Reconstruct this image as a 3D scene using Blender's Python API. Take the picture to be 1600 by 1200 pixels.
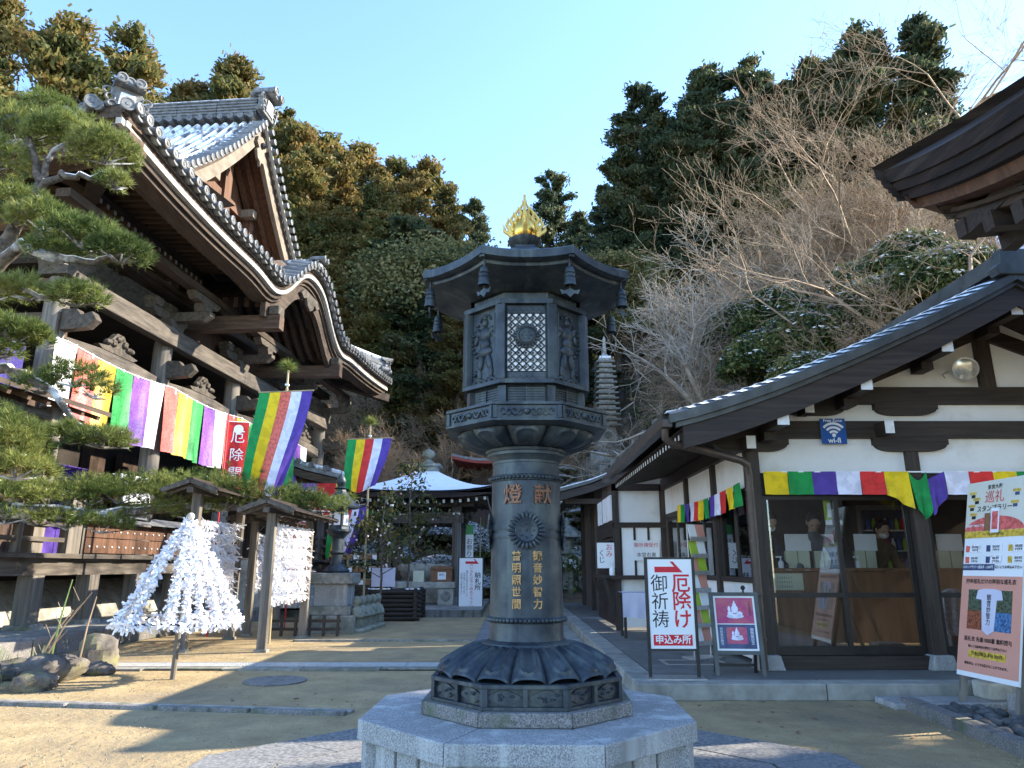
import bpy, bmesh, math, random
import numpy as np
from mathutils import Vector, Matrix, Euler
R = math.radians
for o in list(bpy.data.objects): bpy.data.objects.remove(o, do_unlink=True)
SC = bpy.context.scene
COL = SC.collection
# ---------------------------------------------------------------- camera, sky, sun, exposure
PITCH = R(14.4); FPX = 1110.0; EYE = 1.2
cam_d = bpy.data.cameras.new('camera'); cam = bpy.data.objects.new('camera', cam_d); COL.objects.link(cam)
cam_d.sensor_width = 36.0; cam_d.lens = 36.0*FPX/1600.0; cam_d.clip_start = 0.05; cam_d.clip_end = 2000
cam.location = (0, 0, EYE); cam.rotation_euler = (math.pi/2+PITCH, 0, 0)
SC.camera = cam
SUN_EL, SUN_AZ = 29.0, 14.0          # elevation; degrees ahead of +X (towards +Y)
W = bpy.data.worlds.new('World'); SC.world = W; W.use_nodes = True
wn = W.node_tree; bg = wn.nodes['Background']
sky = wn.nodes.new('ShaderNodeTexSky'); sky.sky_type = 'NISHITA'; sky.sun_disc = False
sky.sun_elevation = R(SUN_EL); sky.sun_rotation = R(90-SUN_AZ)
sky.air_density = 1.0; sky.dust_density = 0.15; sky.ozone_density = 4.0; sky.altitude = 100
wn.links.new(sky.outputs[0], bg.inputs[0]); bg.inputs[1].default_value = 0.15
sd = bpy.data.lights.new('sun', 'SUN'); sun = bpy.data.objects.new('sun', sd); COL.objects.link(sun)
sd.energy = 3.5; sd.angle = R(0.5); sd.color = (1.0, 0.89, 0.71)
sv = Vector((math.cos(R(SUN_EL))*math.cos(R(SUN_AZ)), math.cos(R(SUN_EL))*math.sin(R(SUN_AZ)), math.sin(R(SUN_EL))))
sun.rotation_euler = sv.to_track_quat('Z', 'Y').to_euler(); sun.location = sv*60
SC.view_settings.view_transform = 'Standard'; SC.view_settings.look = 'None'
SC.view_settings.exposure = 2.15; SC.view_settings.gamma = 1.0; SC.view_settings.use_curve_mapping = False
try:
    SC.cycles.max_bounces = 6; SC.cycles.diffuse_bounces = 3; SC.cycles.glossy_bounces = 3; SC.cycles.transmission_bounces = 4; SC.cycles.transparent_max_bounces = 8
except Exception: pass

def at(px, py, Y):
    u = (px-800)/FPX; v = (600-py)/FPX
    y = math.cos(PITCH)-v*math.sin(PITCH); z = math.sin(PITCH)+v*math.cos(PITCH)
    return Vector((u/y*Y, Y, EYE+z/y*Y))
# ---------------------------------------------------------------- materials
MATS = {}
def M(name, c1, c2=None, rough=.7, metal=0., scale=6., detail=5., bump=0., bscale=40., stretch=None, rnd=0., spec=.4, lo=.35, hi=.65, obj=False, c3=None, s3=1.2, sat=None, streak=None):
    m = bpy.data.materials.new(name); m.use_nodes = True; nt = m.node_tree; N = nt.nodes; L = nt.links
    b = N['Principled BSDF']; b.inputs['Roughness'].default_value = rough; b.inputs['Metallic'].default_value = metal
    b.inputs['Specular IOR Level'].default_value = spec
    if obj: src = N.new('ShaderNodeTexCoord').outputs['Object']
    else: src = N.new('ShaderNodeNewGeometry').outputs['Position']
    if stretch:
        mp = N.new('ShaderNodeMapping'); mp.inputs['Scale'].default_value = stretch; L.new(src, mp.inputs['Vector']); src = mp.outputs[0]
    def noise(sc, det=detail):
        n = N.new('ShaderNodeTexNoise'); n.inputs['Scale'].default_value = sc; n.inputs['Detail'].default_value = det; n.inputs['Roughness'].default_value = .62
        L.new(src, n.inputs['Vector']); return n.outputs['Fac']
    out = None
    if c2 is None: c2 = tuple(x*.8 for x in c1)
    r = N.new('ShaderNodeValToRGB'); r.color_ramp.elements[0].position = lo; r.color_ramp.elements[1].position = hi
    r.color_ramp.elements[0].color = (*c1, 1); r.color_ramp.elements[1].color = (*c2, 1)
    L.new(noise(scale), r.inputs[0]); out = r.outputs[0]
    if c3:
        r3 = N.new('ShaderNodeValToRGB'); r3.color_ramp.elements[0].position = .5; r3.color_ramp.elements[1].position = .68
        r3.color_ramp.elements[0].color = (0, 0, 0, 1); r3.color_ramp.elements[1].color = (1, 1, 1, 1); L.new(noise(s3, 6), r3.inputs[0])
        mx = N.new('ShaderNodeMix'); mx.data_type = 'RGBA'; L.new(r3.outputs[0], mx.inputs[0]); L.new(out, mx.inputs[6]); mx.inputs[7].default_value = (*c3, 1); out = mx.outputs[2]
    if streak:
        sc_, ss_ = streak; mp2 = N.new('ShaderNodeMapping'); mp2.inputs['Scale'].default_value = (1, 1, .07); L.new(src, mp2.inputs['Vector']); n2 = N.new('ShaderNodeTexNoise'); n2.inputs['Scale'].default_value = ss_; n2.inputs['Detail'].default_value = 5; L.new(mp2.outputs[0], n2.inputs['Vector'])
        r4 = N.new('ShaderNodeValToRGB'); r4.color_ramp.elements[0].position = .54; r4.color_ramp.elements[1].position = .72; r4.color_ramp.elements[0].color = (0, 0, 0, 1); r4.color_ramp.elements[1].color = (.85, .85, .85, 1); L.new(n2.outputs['Fac'], r4.inputs[0])
        mx2 = N.new('ShaderNodeMix'); mx2.data_type = 'RGBA'; L.new(r4.outputs[0], mx2.inputs[0]); L.new(out, mx2.inputs[6]); mx2.inputs[7].default_value = (*sc_, 1); out = mx2.outputs[2]
    if rnd:
        oi = N.new('ShaderNodeObjectInfo'); mr = N.new('ShaderNodeMapRange'); mr.inputs[3].default_value = 1-rnd; mr.inputs[4].default_value = 1+rnd
        L.new(oi.outputs['Random'], mr.inputs[0]); h = N.new('ShaderNodeHueSaturation'); L.new(mr.outputs[0], h.inputs['Value']); L.new(out, h.inputs['Color']); out = h.outputs[0]
    L.new(out, b.inputs['Base Color'])
    if bump:
        bp = N.new('ShaderNodeBump'); bp.inputs['Strength'].default_value = bump; bp.inputs['Distance'].default_value = .01
        L.new(noise(bscale, 4), bp.inputs['Height']); L.new(bp.outputs[0], b.inputs['Normal'])
    MATS[name] = m; return m
def leafmat(name, cols, rough=.55, trans=.25, nscale=.5, rnd=.15, tip=None):
    m = bpy.data.materials.new(name); m.use_nodes = True; nt = m.node_tree; N = nt.nodes; L = nt.links
    b = N['Principled BSDF']; b.inputs['Roughness'].default_value = rough; b.inputs['Specular IOR Level'].default_value = .25
    g = N.new('ShaderNodeNewGeometry'); n = N.new('ShaderNodeTexNoise'); n.inputs['Scale'].default_value = nscale; n.inputs['Detail'].default_value = 3
    L.new(g.outputs['Position'], n.inputs['Vector'])
    ad = N.new('ShaderNodeMath'); ad.operation = 'MULTIPLY_ADD'; L.new(g.outputs['Random Per Island'], ad.inputs[0]); ad.inputs[1].default_value = .34; ad.inputs[2].default_value = -.17
    a2 = N.new('ShaderNodeMath'); a2.operation = 'ADD'; L.new(n.outputs['Fac'], a2.inputs[0]); L.new(ad.outputs[0], a2.inputs[1])
    r = N.new('ShaderNodeValToRGB'); e = r.color_ramp.elements
    k = len(cols)
    while len(e) < k: e.new(.5)
    for i, c in enumerate(cols): e[i].position = .3+.4*i/max(1, k-1); e[i].color = (*c, 1)
    L.new(a2.outputs[0], r.inputs[0]); oi = N.new('ShaderNodeObjectInfo'); mr = N.new('ShaderNodeMapRange'); mr.inputs[3].default_value = 1-rnd; mr.inputs[4].default_value = 1+rnd
    L.new(oi.outputs['Random'], mr.inputs[0]); h = N.new('ShaderNodeHueSaturation'); L.new(mr.outputs[0], h.inputs['Value']); L.new(r.outputs[0], h.inputs['Color'])
    L.new(h.outputs[0], b.inputs['Base Color'])
    if trans:
        t = N.new('ShaderNodeBsdfTranslucent'); L.new(h.outputs[0], t.inputs[0]); mx = N.new('ShaderNodeMixShader'); mx.inputs[0].default_value = trans
        L.new(b.outputs[0], mx.inputs[1]); L.new(t.outputs[0], mx.inputs[2]); L.new(mx.outputs[0], N['Material Output'].inputs[0])
    MATS[name] = m; return m
m_bronze = M('bronze', (.027, .035, .045), (.055, .068, .082), rough=.5, metal=.5, scale=9, bump=.18, bscale=60, c3=(.085, .10, .10), s3=3.5, streak=((.10, .12, .115), 16))
m_bronze_l = M('bronze_lettering', (.14, .065, .04), (.26, .13, .08), rough=.5, metal=.5, scale=40)
m_gilt_l = M('gilt_lettering', (.27, .155, .065), (.50, .32, .14), rough=.5, metal=.4, scale=30)
m_gold = M('gold', (.62, .36, .06), (.78, .50, .12), rough=.26, metal=.92, scale=12)
m_gold2 = M('gold_matt', (.66, .45, .10), (.80, .58, .18), rough=.5, metal=.5, scale=20)
m_granite = M('granite', (.17, .17, .17), (.46, .45, .44), rough=.8, scale=130, detail=2, bump=.25, bscale=120, c3=(.24, .24, .225), s3=3, rnd=.07, streak=((.56, .56, .54), 8))
m_granite_d = M('granite_dark', (.07, .068, .066), (.30, .28, .27), rough=.85, scale=120, detail=3, bump=.3, bscale=90, c3=(.09, .11, .065), s3=5, rnd=.06, streak=((.045, .045, .04), 9))
m_stone = M('old_stone', (.16, .155, .14), (.33, .32, .28), rough=.9, scale=9, bump=.5, bscale=40, c3=(.11, .12, .075), s3=2.5, rnd=.08)
m_stone_l = M('pale_stone', (.36, .34, .29), (.52, .50, .44), rough=.9, scale=8, bump=.3, bscale=50, c3=(.22, .21, .17), s3=3, rnd=.06)
m_rock = M('rock', (.055, .048, .045), (.17, .15, .135), rough=.92, scale=6, bump=.9, bscale=22, c3=(.19, .18, .085), s3=2.6)
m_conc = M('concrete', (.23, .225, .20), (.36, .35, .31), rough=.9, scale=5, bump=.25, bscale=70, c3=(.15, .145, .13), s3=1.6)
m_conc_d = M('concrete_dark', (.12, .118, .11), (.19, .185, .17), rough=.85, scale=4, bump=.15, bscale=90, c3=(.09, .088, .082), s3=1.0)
m_sand = M('sand', (.25, .182, .094), (.44, .335, .180), rough=.95, scale=2.6, detail=12, bump=1.0, bscale=13, c3=(.22, .175, .11), s3=.5, lo=.28, hi=.72)
m_photo_g = M('dark_green_print', (.015, .03, .015), (.12, .15, .10), rough=.4, scale=60, lo=.4, hi=.6)
m_photo_r = M('russet_print', (.10, .02, .012), (.42, .13, .06), rough=.4, scale=60, lo=.4, hi=.6)
m_photo_b = M('night_blue_print', (.02, .06, .16), (.10, .26, .50), rough=.4, scale=40, lo=.4, hi=.6)
for n_ in m_sand.node_tree.nodes:
    if n_.type == 'BUMP': n_.inputs['Distance'].default_value = .022
m_pave = M('paving', (.12, .122, .125), (.25, .25, .245), rough=.85, scale=38, detail=3, bump=.35, bscale=42, lo=.42, hi=.6, c3=(.20, .20, .20), s3=1.5, rnd=.06)
m_litter = M('dry_leaf', (.10, .05, .025), (.24, .14, .07), rough=.8, scale=30)
m_grit = M('grit', (.16, .13, .085), (.42, .36, .26), rough=.9, scale=40)
m_cobble = M('cobble', (.06, .06, .06), (.13, .13, .125), rough=.75, scale=14, bump=.3, bscale=40, rnd=.3)
m_wood_v = M('dark_wood_upright', (.026, .019, .015), (.058, .042, .033), rough=.6, scale=22, stretch=(1, 1, .06), bump=.2, bscale=60)
m_wood_x = M('dark_wood_level', (.020, .014, .011), (.048, .034, .026), rough=.6, scale=22, stretch=(.06, 1, 1), bump=.2, bscale=60)
m_wood_y = M('dark_wood_deep', (.022, .015, .012), (.050, .036, .028), rough=.6, scale=22, stretch=(1, .06, 1), bump=.2, bscale=60)
m_old_v = M('weathered_post', (.10, .086, .072), (.22, .195, .165), rough=.85, scale=16, stretch=(1, 1, .05), bump=.5, bscale=50, rnd=.08)
m_old_y = M('weathered_beam', (.060, .050, .042), (.14, .12, .10), rough=.85, scale=16, stretch=(1, .05, 1), bump=.5, bscale=50, rnd=.1)
m_hall_x = M('hall_rafter_wood', (.050, .032, .022), (.12, .078, .052), rough=.8, scale=16, stretch=(.08, 1, 1), bump=.4, bscale=50, rnd=.22)
m_hall_y = M('hall_beam_wood', (.032, .022, .016), (.082, .058, .042), rough=.8, scale=16, stretch=(1, .06, 1), bump=.4, bscale=50, rnd=.12)
m_hall_v = M('hall_board_wood', (.034, .020, .014), (.085, .050, .034), rough=.8, scale=14, stretch=(1, 1, .06), bump=.4, bscale=50, rnd=.18)
m_gable = M('gable_red_wood', (.075, .036, .021), (.15, .074, .042), rough=.75, scale=14, stretch=(1, 1, .07), bump=.4, bscale=50, rnd=.15)
m_barge = M('bargeboard_wood', (.14, .115, .09), (.24, .20, .155), rough=.8, scale=10, stretch=(1, .15, .3), bump=.3, bscale=50)
m_carve = M('carved_wood', (.05, .042, .033), (.12, .10, .08), rough=.85, scale=12, bump=.5, bscale=40, rnd=.1)
m_eavew = M('eave_white_edge', (.36, .345, .31), (.50, .48, .44), rough=.8, scale=9, rnd=.05)
m_white_end = M('white_painted_end', (.66, .66, .64), (.82, .82, .80), rough=.6, scale=15)
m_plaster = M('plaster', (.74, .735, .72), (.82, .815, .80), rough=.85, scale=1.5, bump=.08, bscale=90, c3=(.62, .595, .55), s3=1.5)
m_tile = M('roof_tile', (.085, .09, .095), (.20, .205, .21), rough=.5, scale=7, bump=.2, bscale=40, rnd=.2, spec=.5)
m_tile_s = M('snowy_roof_tile', (.12, .125, .13), (.80, .82, .85), rough=.65, scale=5.5, bump=.15, bscale=40, lo=.40, hi=.52, rnd=.05, stretch=(1, .35, .35))
m_snow = M('snow', (.84, .86, .90), (.90, .91, .93), rough=.7, scale=3, bump=.5, bscale=9)
m_snow_p = M('patchy_snow', (.84, .86, .90), (.88, .89, .92), rough=.7, scale=3, bump=.5, bscale=9, c3=(.32, .34, .34), s3=.9)
m_copper = M('roof_sheet', (.055, .058, .056), (.10, .105, .10), rough=.45, metal=.3, scale=4, rnd=.08)
m_bark = M('cypress_bark_roof', (.009, .006, .005), (.026, .014, .010), rough=.9, scale=14, stretch=(.15, .15, 1.5), bump=.7, bscale=40, c3=(.05, .035, .024), s3=5)
m_black = M('black_metal', (.012, .012, .014), (.022, .022, .024), rough=.4, scale=10)
m_alu = M('dark_window_frame', (.016, .014, .013), (.028, .024, .022), rough=.35, scale=10)
m_steel = M('steel', (.33, .34, .36), (.46, .47, .48), rough=.4, metal=.8, scale=20)
m_grate = M('grating', (.42, .43, .43), (.60, .60, .59), rough=.5, metal=.4, scale=20)
m_pipe = M('brown_pipe', (.060, .042, .032), (.085, .062, .048), rough=.4, scale=6)
m_paper = M('paper', (.86, .86, .87), (.92, .92, .92), rough=.75, scale=6)
m_omikuji = M('fortune_paper', (.84, .84, .90), (.93, .92, .95), rough=.8, scale=3)
m_signw = M('sign_white', (.80, .82, .84), (.84, .85, .87), rough=.35, scale=2)
m_red = M('sign_red', (.62, .012, .03), (.66, .015, .035), rough=.5, scale=4)
m_ink = M('ink', (.012, .012, .012), (.02, .02, .02), rough=.6, scale=4)
m_wifi = M('wifi_blue', (.015, .09, .33), (.02, .10, .37), rough=.35, scale=4)
m_counter = M('counter_wood', (.20, .092, .042), (.33, .16, .075), rough=.45, scale=9, stretch=(1, 1, .12), bump=.05)
m_cream = M('cream_card', (.62, .63, .45), (.68, .69, .52), rough=.7, scale=4)
m_lime = M('lime_card', (.38, .55, .04), (.44, .60, .06), rough=.6, scale=4)
m_pink = M('salmon_print', (.66, .30, .22), (.70, .33, .25), rough=.5, scale=2)
m_beige = M('beige_print', (.66, .63, .52), (.70, .67, .57), rough=.5, scale=2)
m_navy = M('navy_print', (.03, .045, .12), (.07, .10, .22), rough=.4, scale=8)
m_magenta = M('magenta_print', (.42, .03, .17), (.55, .13, .15), rough=.4, scale=9)
m_lav = M('lavender_cloth', (.56, .55, .68), (.64, .63, .75), rough=.7, scale=3)
m_bamboo = M('bamboo', (.30, .24, .13), (.42, .34, .20), rough=.55, scale=10, stretch=(1, 1, .2))
m_bark_t = M('tree_bark', (.075, .060, .048), (.16, .135, .11), rough=.9, scale=10, stretch=(1, 1, .2), bump=.8, bscale=30, rnd=.15)
m_bark_p = M('pine_bark', (.055, .042, .034), (.17, .145, .12), rough=.95, scale=16, bump=1., bscale=28, c3=(.70, .72, .75), s3=2.0)
m_twig = M('bare_twig', (.22, .155, .10), (.40, .29, .19), rough=.85, scale=2.0, rnd=.12)
m_twig_p = M('pale_bare_branch', (.26, .215, .165), (.44, .375, .30), rough=.8, scale=3.0, rnd=.1)
m_soil = M('leaf_litter', (.055, .042, .028), (.15, .11, .068), rough=.95, scale=2.5, detail=8, bump=.9, bscale=6, c3=(.055, .07, .03), s3=.35)
m_basket = M('offering_box_wood', (.19, .085, .04), (.27, .13, .065), rough=.6, scale=8)
m_skin = M('skin', (.52, .34, .25), (.56, .37, .28), rough=.6, scale=5)
m_hair = M('hair', (.012, .010, .009), (.022, .018, .016), rough=.5, scale=30)
m_coat1 = M('grey_jacket', (.10, .11, .13), (.15, .16, .19), rough=.85, scale=12)
m_coat2 = M('brown_jacket', (.10, .075, .04), (.15, .11, .065), rough=.85, scale=12)
m_coat3 = M('navy_jacket', (.03, .035, .05), (.05, .055, .075), rough=.85, scale=12)
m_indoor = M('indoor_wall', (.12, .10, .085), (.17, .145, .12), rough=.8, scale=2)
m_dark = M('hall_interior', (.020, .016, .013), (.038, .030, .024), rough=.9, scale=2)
m_vermil = M('vermilion', (.24, .030, .020), (.30, .045, .030), rough=.6, scale=4)
m_moss = M('mossy_stone', (.15, .155, .115), (.28, .275, .22), rough=.95, scale=6, bump=.5, bscale=40)
CLOTH = {}
for k, c in dict(green=(.008, .245, .055), yellow=(.72, .50, .010), red=(.60, .030, .028), white=(.66, .66, .78), purple=(.085, .045, .29), violet=(.20, .075, .36), orange=(.66, .10, .055), cream=(.76, .76, .80), gold=(.60, .40, .045), leaf=(.035, .30, .075), rose=(.62, .115, .10)).items():
    bro = k in ('violet', 'orange', 'cream', 'gold', 'leaf', 'rose')
    CLOTH[k] = M('cloth_'+k, tuple(x*.82 for x in c) if bro else c, tuple(min(1, x*1.25+.02*bro) for x in c), rough=.42 if bro else .6, scale=26 if bro else 7, bump=.5 if bro else .25, bscale=9, spec=.5 if bro else .3, lo=.44, hi=.54)
def glassmat():
    m = bpy.data.materials.new('window_glass'); m.use_nodes = True; N = m.node_tree.nodes; L = m.node_tree.links
    N.remove(N['Principled BSDF']); t = N.new('ShaderNodeBsdfTransparent'); t.inputs[0].default_value = (.93, .94, .94, 1)
    g = N.new('ShaderNodeBsdfGlossy'); g.inputs['Roughness'].default_value = .01; f = N.new('ShaderNodeFresnel'); f.inputs[0].default_value = 1.5
    ma = N.new('ShaderNodeMath'); ma.operation = 'MULTIPLY_ADD'; L.new(f.outputs[0], ma.inputs[0]); ma.inputs[1].default_value = 1.6; ma.inputs[2].default_value = .055
    x = N.new('ShaderNodeMixShader'); L.new(ma.outputs[0], x.inputs[0]); L.new(t.outputs[0], x.inputs[1]); L.new(g.outputs[0], x.inputs[2]); L.new(x.outputs[0], N['Material Output'].inputs[0])
    return m
m_glass = glassmat()
lf_cedar = leafmat('cedar_foliage', [(0.056, 0.075, 0.030), (0.125, 0.138, 0.045), (0.213, 0.181, 0.057), (0.275, 0.194, 0.069)], nscale=.42, trans=.5)
lf_cedar_o = leafmat('rusty_cedar_foliage', [(.065, .074, .028), (.145, .130, .042), (.21, .155, .050), (.26, .175, .062)], nscale=.42, trans=.5)
lf_dark = leafmat('dark_cypress_foliage', [(0.030, 0.049, 0.030), (0.057, 0.084, 0.043), (0.095, 0.119, 0.054), (0.149, 0.128, 0.061)], nscale=.4, trans=.45)
lf_broad = leafmat('broadleaf_foliage', [(0.063, 0.076, 0.030), (0.127, 0.132, 0.051), (0.207, 0.190, 0.071), (0.276, 0.236, 0.103)], nscale=.55, trans=.35)
lf_shrub = leafmat('shrub_leaves', [(.020, .036, .012), (.045, .075, .020), (.11, .13, .040), (.18, .17, .06)], nscale=1.2)
lf_pine = leafmat('pine_needles', [(.050, .085, .022), (.11, .15, .038), (.19, .23, .06), (.31, .32, .10)], nscale=1.3, trans=.3)
lf_plant = leafmat('sapling_leaves', [(.030, .050, .014), (.075, .085, .024), (.16, .13, .04)], nscale=4)
lf_grass = leafmat('grass_blades', [(.06, .09, .02), (.16, .19, .05)], nscale=4)
lf_snow = leafmat('snowy_leaves', [(.72, .75, .80), (.86, .88, .91)], trans=0, nscale=2, rnd=.03)
lf_dry = leafmat('dry_brush', [(.10, .075, .045), (.20, .15, .09), (.28, .22, .14)], nscale=.7)
# ---------------------------------------------------------------- object helpers
def setp(o, label=None, cat=None, group=None, kind=None):
    if label: o['label'] = label
    if cat: o['category'] = cat
    if group: o['group'] = group
    if kind: o['kind'] = kind
    return o
def thing(name, label, cat, loc=(0, 0, 0), rz=0., group=None):
    o = bpy.data.objects.new(name, None); COL.objects.link(o); o.location = loc; o.rotation_euler = (0, 0, rz); o.empty_display_size = .1
    return setp(o, label, cat, group)
def link(name, me, mat=None, par=None, loc=(0, 0, 0), rot=(0, 0, 0), sc=(1, 1, 1), mw=None):
    if mat is not None and not me.materials: me.materials.append(mat)
    o = bpy.data.objects.new(name, me); COL.objects.link(o)
    if par: o.parent = par
    if mw is not None: o.matrix_basis = mw
    else: o.location = loc; o.rotation_euler = rot; o.scale = sc
    return o
def dup(o, par=None, loc=None, rz=None, sc=None, label=None, group=None):
    c = o.copy(); COL.objects.link(c); c.parent = par
    if loc is not None: c.location = loc
    if rz is not None: c.rotation_euler = (0, 0, rz)
    if sc is not None: c.scale = sc if hasattr(sc, '__len__') else (sc,)*3
    if label: c['label'] = label
    if group: c['group'] = group
    for ch in list(o.children): dup(ch, c)
    return c
class MB:
    def __init__(s): s.v = []; s.f = []
    def add(s, vs, fs):
        n = len(s.v); s.v += [tuple(p) for p in vs]; s.f += [tuple(i+n for i in f) for f in fs]; return s
    def bx(s, x0, x1, y0, y1, z0, z1):
        return s.add([(x0, y0, z0), (x1, y0, z0), (x1, y1, z0), (x0, y1, z0), (x0, y0, z1), (x1, y0, z1), (x1, y1, z1), (x0, y1, z1)],
                     [(0, 3, 2, 1), (4, 5, 6, 7), (0, 1, 5, 4), (1, 2, 6, 5), (2, 3, 7, 6), (3, 0, 4, 7)])
    def box(s, c, d, mw=None):
        a = MB().bx(-d[0]/2, d[0]/2, -d[1]/2, d[1]/2, -d[2]/2, d[2]/2)
        vs = [(mw @ Vector(p) if mw else Vector(p))+Vector(c) for p in a.v]; return s.add(vs, a.f)
    def bar(s, p, q, w, h=None, up=(0, 0, 1), w2=None, h2=None):
        p = Vector(p); q = Vector(q); h = h or w; d = (q-p).normalized(); up = Vector(up)
        sd_ = d.cross(up)
        if sd_.length < 1e-4: sd_ = d.cross(Vector((1, 0, 0)))
        sd_.normalize(); u = sd_.cross(d).normalized(); vs = []
        for c, ww, hh in ((p, w, h), (q, w2 or w, h2 or h)):
            for a, b in ((-1, -1), (1, -1), (1, 1), (-1, 1)): vs.append(c+sd_*(a*ww/2)+u*(b*hh/2))
        return s.add(vs, [(0, 1, 2, 3), (7, 6, 5, 4), (0, 4, 5, 1), (1, 5, 6, 2), (2, 6, 7, 3), (3, 7, 4, 0)])
    def tube(s, pts, rs, n=6, cap=True):
        pts = [Vector(p) for p in pts]
        if not hasattr(rs, '__len__'): rs = [rs]*len(pts)
        vs = []; ref = None
        for i, p in enumerate(pts):
            d = (pts[min(i+1, len(pts)-1)]-pts[max(i-1, 0)]).normalized()
            if ref is None: ref = d.orthogonal().normalized()
            a = (ref-d*ref.dot(d))
            if a.length < 1e-5: a = d.orthogonal()
            a.normalize(); ref = a; b = d.cross(a)
            for k in range(n):
                t = 2*math.pi*k/n; vs.append(p+(a*math.cos(t)+b*math.sin(t))*rs[i])
        fs = [(i*n+k, i*n+(k+1) % n, (i+1)*n+(k+1) % n, (i+1)*n+k) for i in range(len(pts)-1) for k in range(n)]
        if cap: fs += [tuple(range(n-1, -1, -1)), tuple((len(pts)-1)*n+k for k in range(n))]
        return s.add(vs, fs)
    def lathe(s, prof, n=24, c=(0, 0, 0), ph=0., mw=None):
        vs = []; c = Vector(c)
        for r, z in prof:
            for k in range(n):
                t = ph+2*math.pi*k/n; p = Vector((r*math.cos(t), r*math.sin(t), z)); vs.append((mw @ p if mw else p)+c)
        fs = [(i*n+k, i*n+(k+1) % n, (i+1)*n+(k+1) % n, (i+1)*n+k) for i in range(len(prof)-1) for k in range(n)]
        if prof[0][0] > 1e-6: fs.append(tuple(range(n-1, -1, -1)))
        if prof[-1][0] > 1e-6: fs.append(tuple((len(prof)-1)*n+k for k in range(n)))
        return s.add(vs, fs)
    def prism(s, poly, O, A, B, D):
        O, A, B, D = map(Vector, (O, A, B, D)); n = len(poly)
        v1 = [O+A*a+B*b for a, b in poly]; v2 = [p+D for p in v1]
        return s.add(v1+v2, [tuple(range(n)), tuple(range(2*n-1, n-1, -1))]+[(i, i+n, (i+1) % n+n, (i+1) % n) for i in range(n)])
    def ball(s, c, r, n=10, m=6, mw=None):
        r = r if hasattr(r, '__len__') else (r,)*3
        prof = [(max(1e-7, math.sin(math.pi*i/m)), -math.cos(math.pi*i/m)) for i in range(m+1)]
        a = MB().lathe(prof, n)
        vs = []
        for p in a.v:
            q = Vector((p[0]*r[0], p[1]*r[1], p[2]*r[2])); vs.append((mw @ q if mw else q)+Vector(c))
        return s.add(vs, a.f)
    def grid(s, P):          # P[i][j] points -> quads
        n = len(P); m = len(P[0])
        return s.add([p for row in P for p in row], [(i*m+j, i*m+j+1, (i+1)*m+j+1, (i+1)*m+j) for i in range(n-1) for j in range(m-1)])
    def mesh(s, name, mat=None, smooth=None):
        me = bpy.data.meshes.new(name); me.from_pydata(s.v, [], s.f); me.validate()
        bm = bmesh.new(); bm.from_mesh(me); bmesh.ops.recalc_face_normals(bm, faces=bm.faces); bm.to_mesh(me); bm.free()
        if mat: me.materials.append(mat)
        if smooth:
            me.polygons.foreach_set('use_smooth', [True]*len(me.polygons))
            me.set_sharp_from_angle(angle=R(smooth if smooth is not True else 40))
        return me
    def build(s, name, mat, par=None, smooth=None, bevel=0, **k):
        o = link(name, s.mesh(name, mat, smooth), None, par, **k)
        if bevel:
            b = o.modifiers.new('bevel', 'BEVEL'); b.width = bevel; b.segments = 2; b.limit_method = 'ANGLE'; b.angle_limit = R(50)
        return o
def off(par):      # world offset of an unrotated parent chain
    v = Vector((0, 0, 0))
    while par: v += par.location; par = par.parent
    return v
class WB(MB):       # mesh built in world coordinates, stored relative to its parent
    def build(s, name, mat, par=None, smooth=None, bevel=0, **k):
        d = off(par); s.v = [(x-d.x, y-d.y, z-d.z) for x, y, z in s.v]
        return MB.build(s, name, mat, par, smooth, bevel, **k)
def quads(name, C, U, V, mat, par=None, extra=None, **k):
    C = np.asarray(C, float); n = len(C); P = np.empty((n, 4, 3)); P[:, 0] = C-U-V; P[:, 1] = C+U-V; P[:, 2] = C+U+V; P[:, 3] = C-U+V
    me = bpy.data.meshes.new(name); me.vertices.add(n*4); me.vertices.foreach_set('co', P.reshape(-1))
    me.loops.add(n*4); me.loops.foreach_set('vertex_index', np.arange(n*4, dtype=np.int32))
    me.polygons.add(n); me.polygons.foreach_set('loop_start', np.arange(n, dtype=np.int32)*4); me.polygons.foreach_set('loop_total', np.full(n, 4, np.int32))
    me.update(); me.materials.append(mat)
    return me
def tris(name, A, B, C, mat):
    n = len(A); P = np.stack([A, B, C], 1)
    me = bpy.data.meshes.new(name); me.vertices.add(n*3); me.vertices.foreach_set('co', P.reshape(-1))
    me.loops.add(n*3); me.loops.foreach_set('vertex_index', np.arange(n*3, dtype=np.int32))
    me.polygons.add(n); me.polygons.foreach_set('loop_start', np.arange(n, dtype=np.int32)*3); me.polygons.foreach_set('loop_total', np.full(n, 3, np.int32))
    me.update(); me.materials.append(mat); return me
def rdir(rng, n):
    v = rng.normal(size=(n, 3)); return v/np.linalg.norm(v, axis=1, keepdims=True)
def leafquads(rng, C, size, mat, name, asp=.5, updir=None, spread=1.):
    n = len(C); U = rdir(rng, n)
    if updir is not None:
        U = U*spread+updir; U /= np.linalg.norm(U, axis=1, keepdims=True)
    W_ = rdir(rng, n); V = np.cross(U, W_); V /= np.linalg.norm(V, axis=1, keepdims=True)+1e-9
    s = (size*(.6+.8*rng.random(n)))[:, None]
    return quads(name, C, U*s, V*s*asp, mat)
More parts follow.
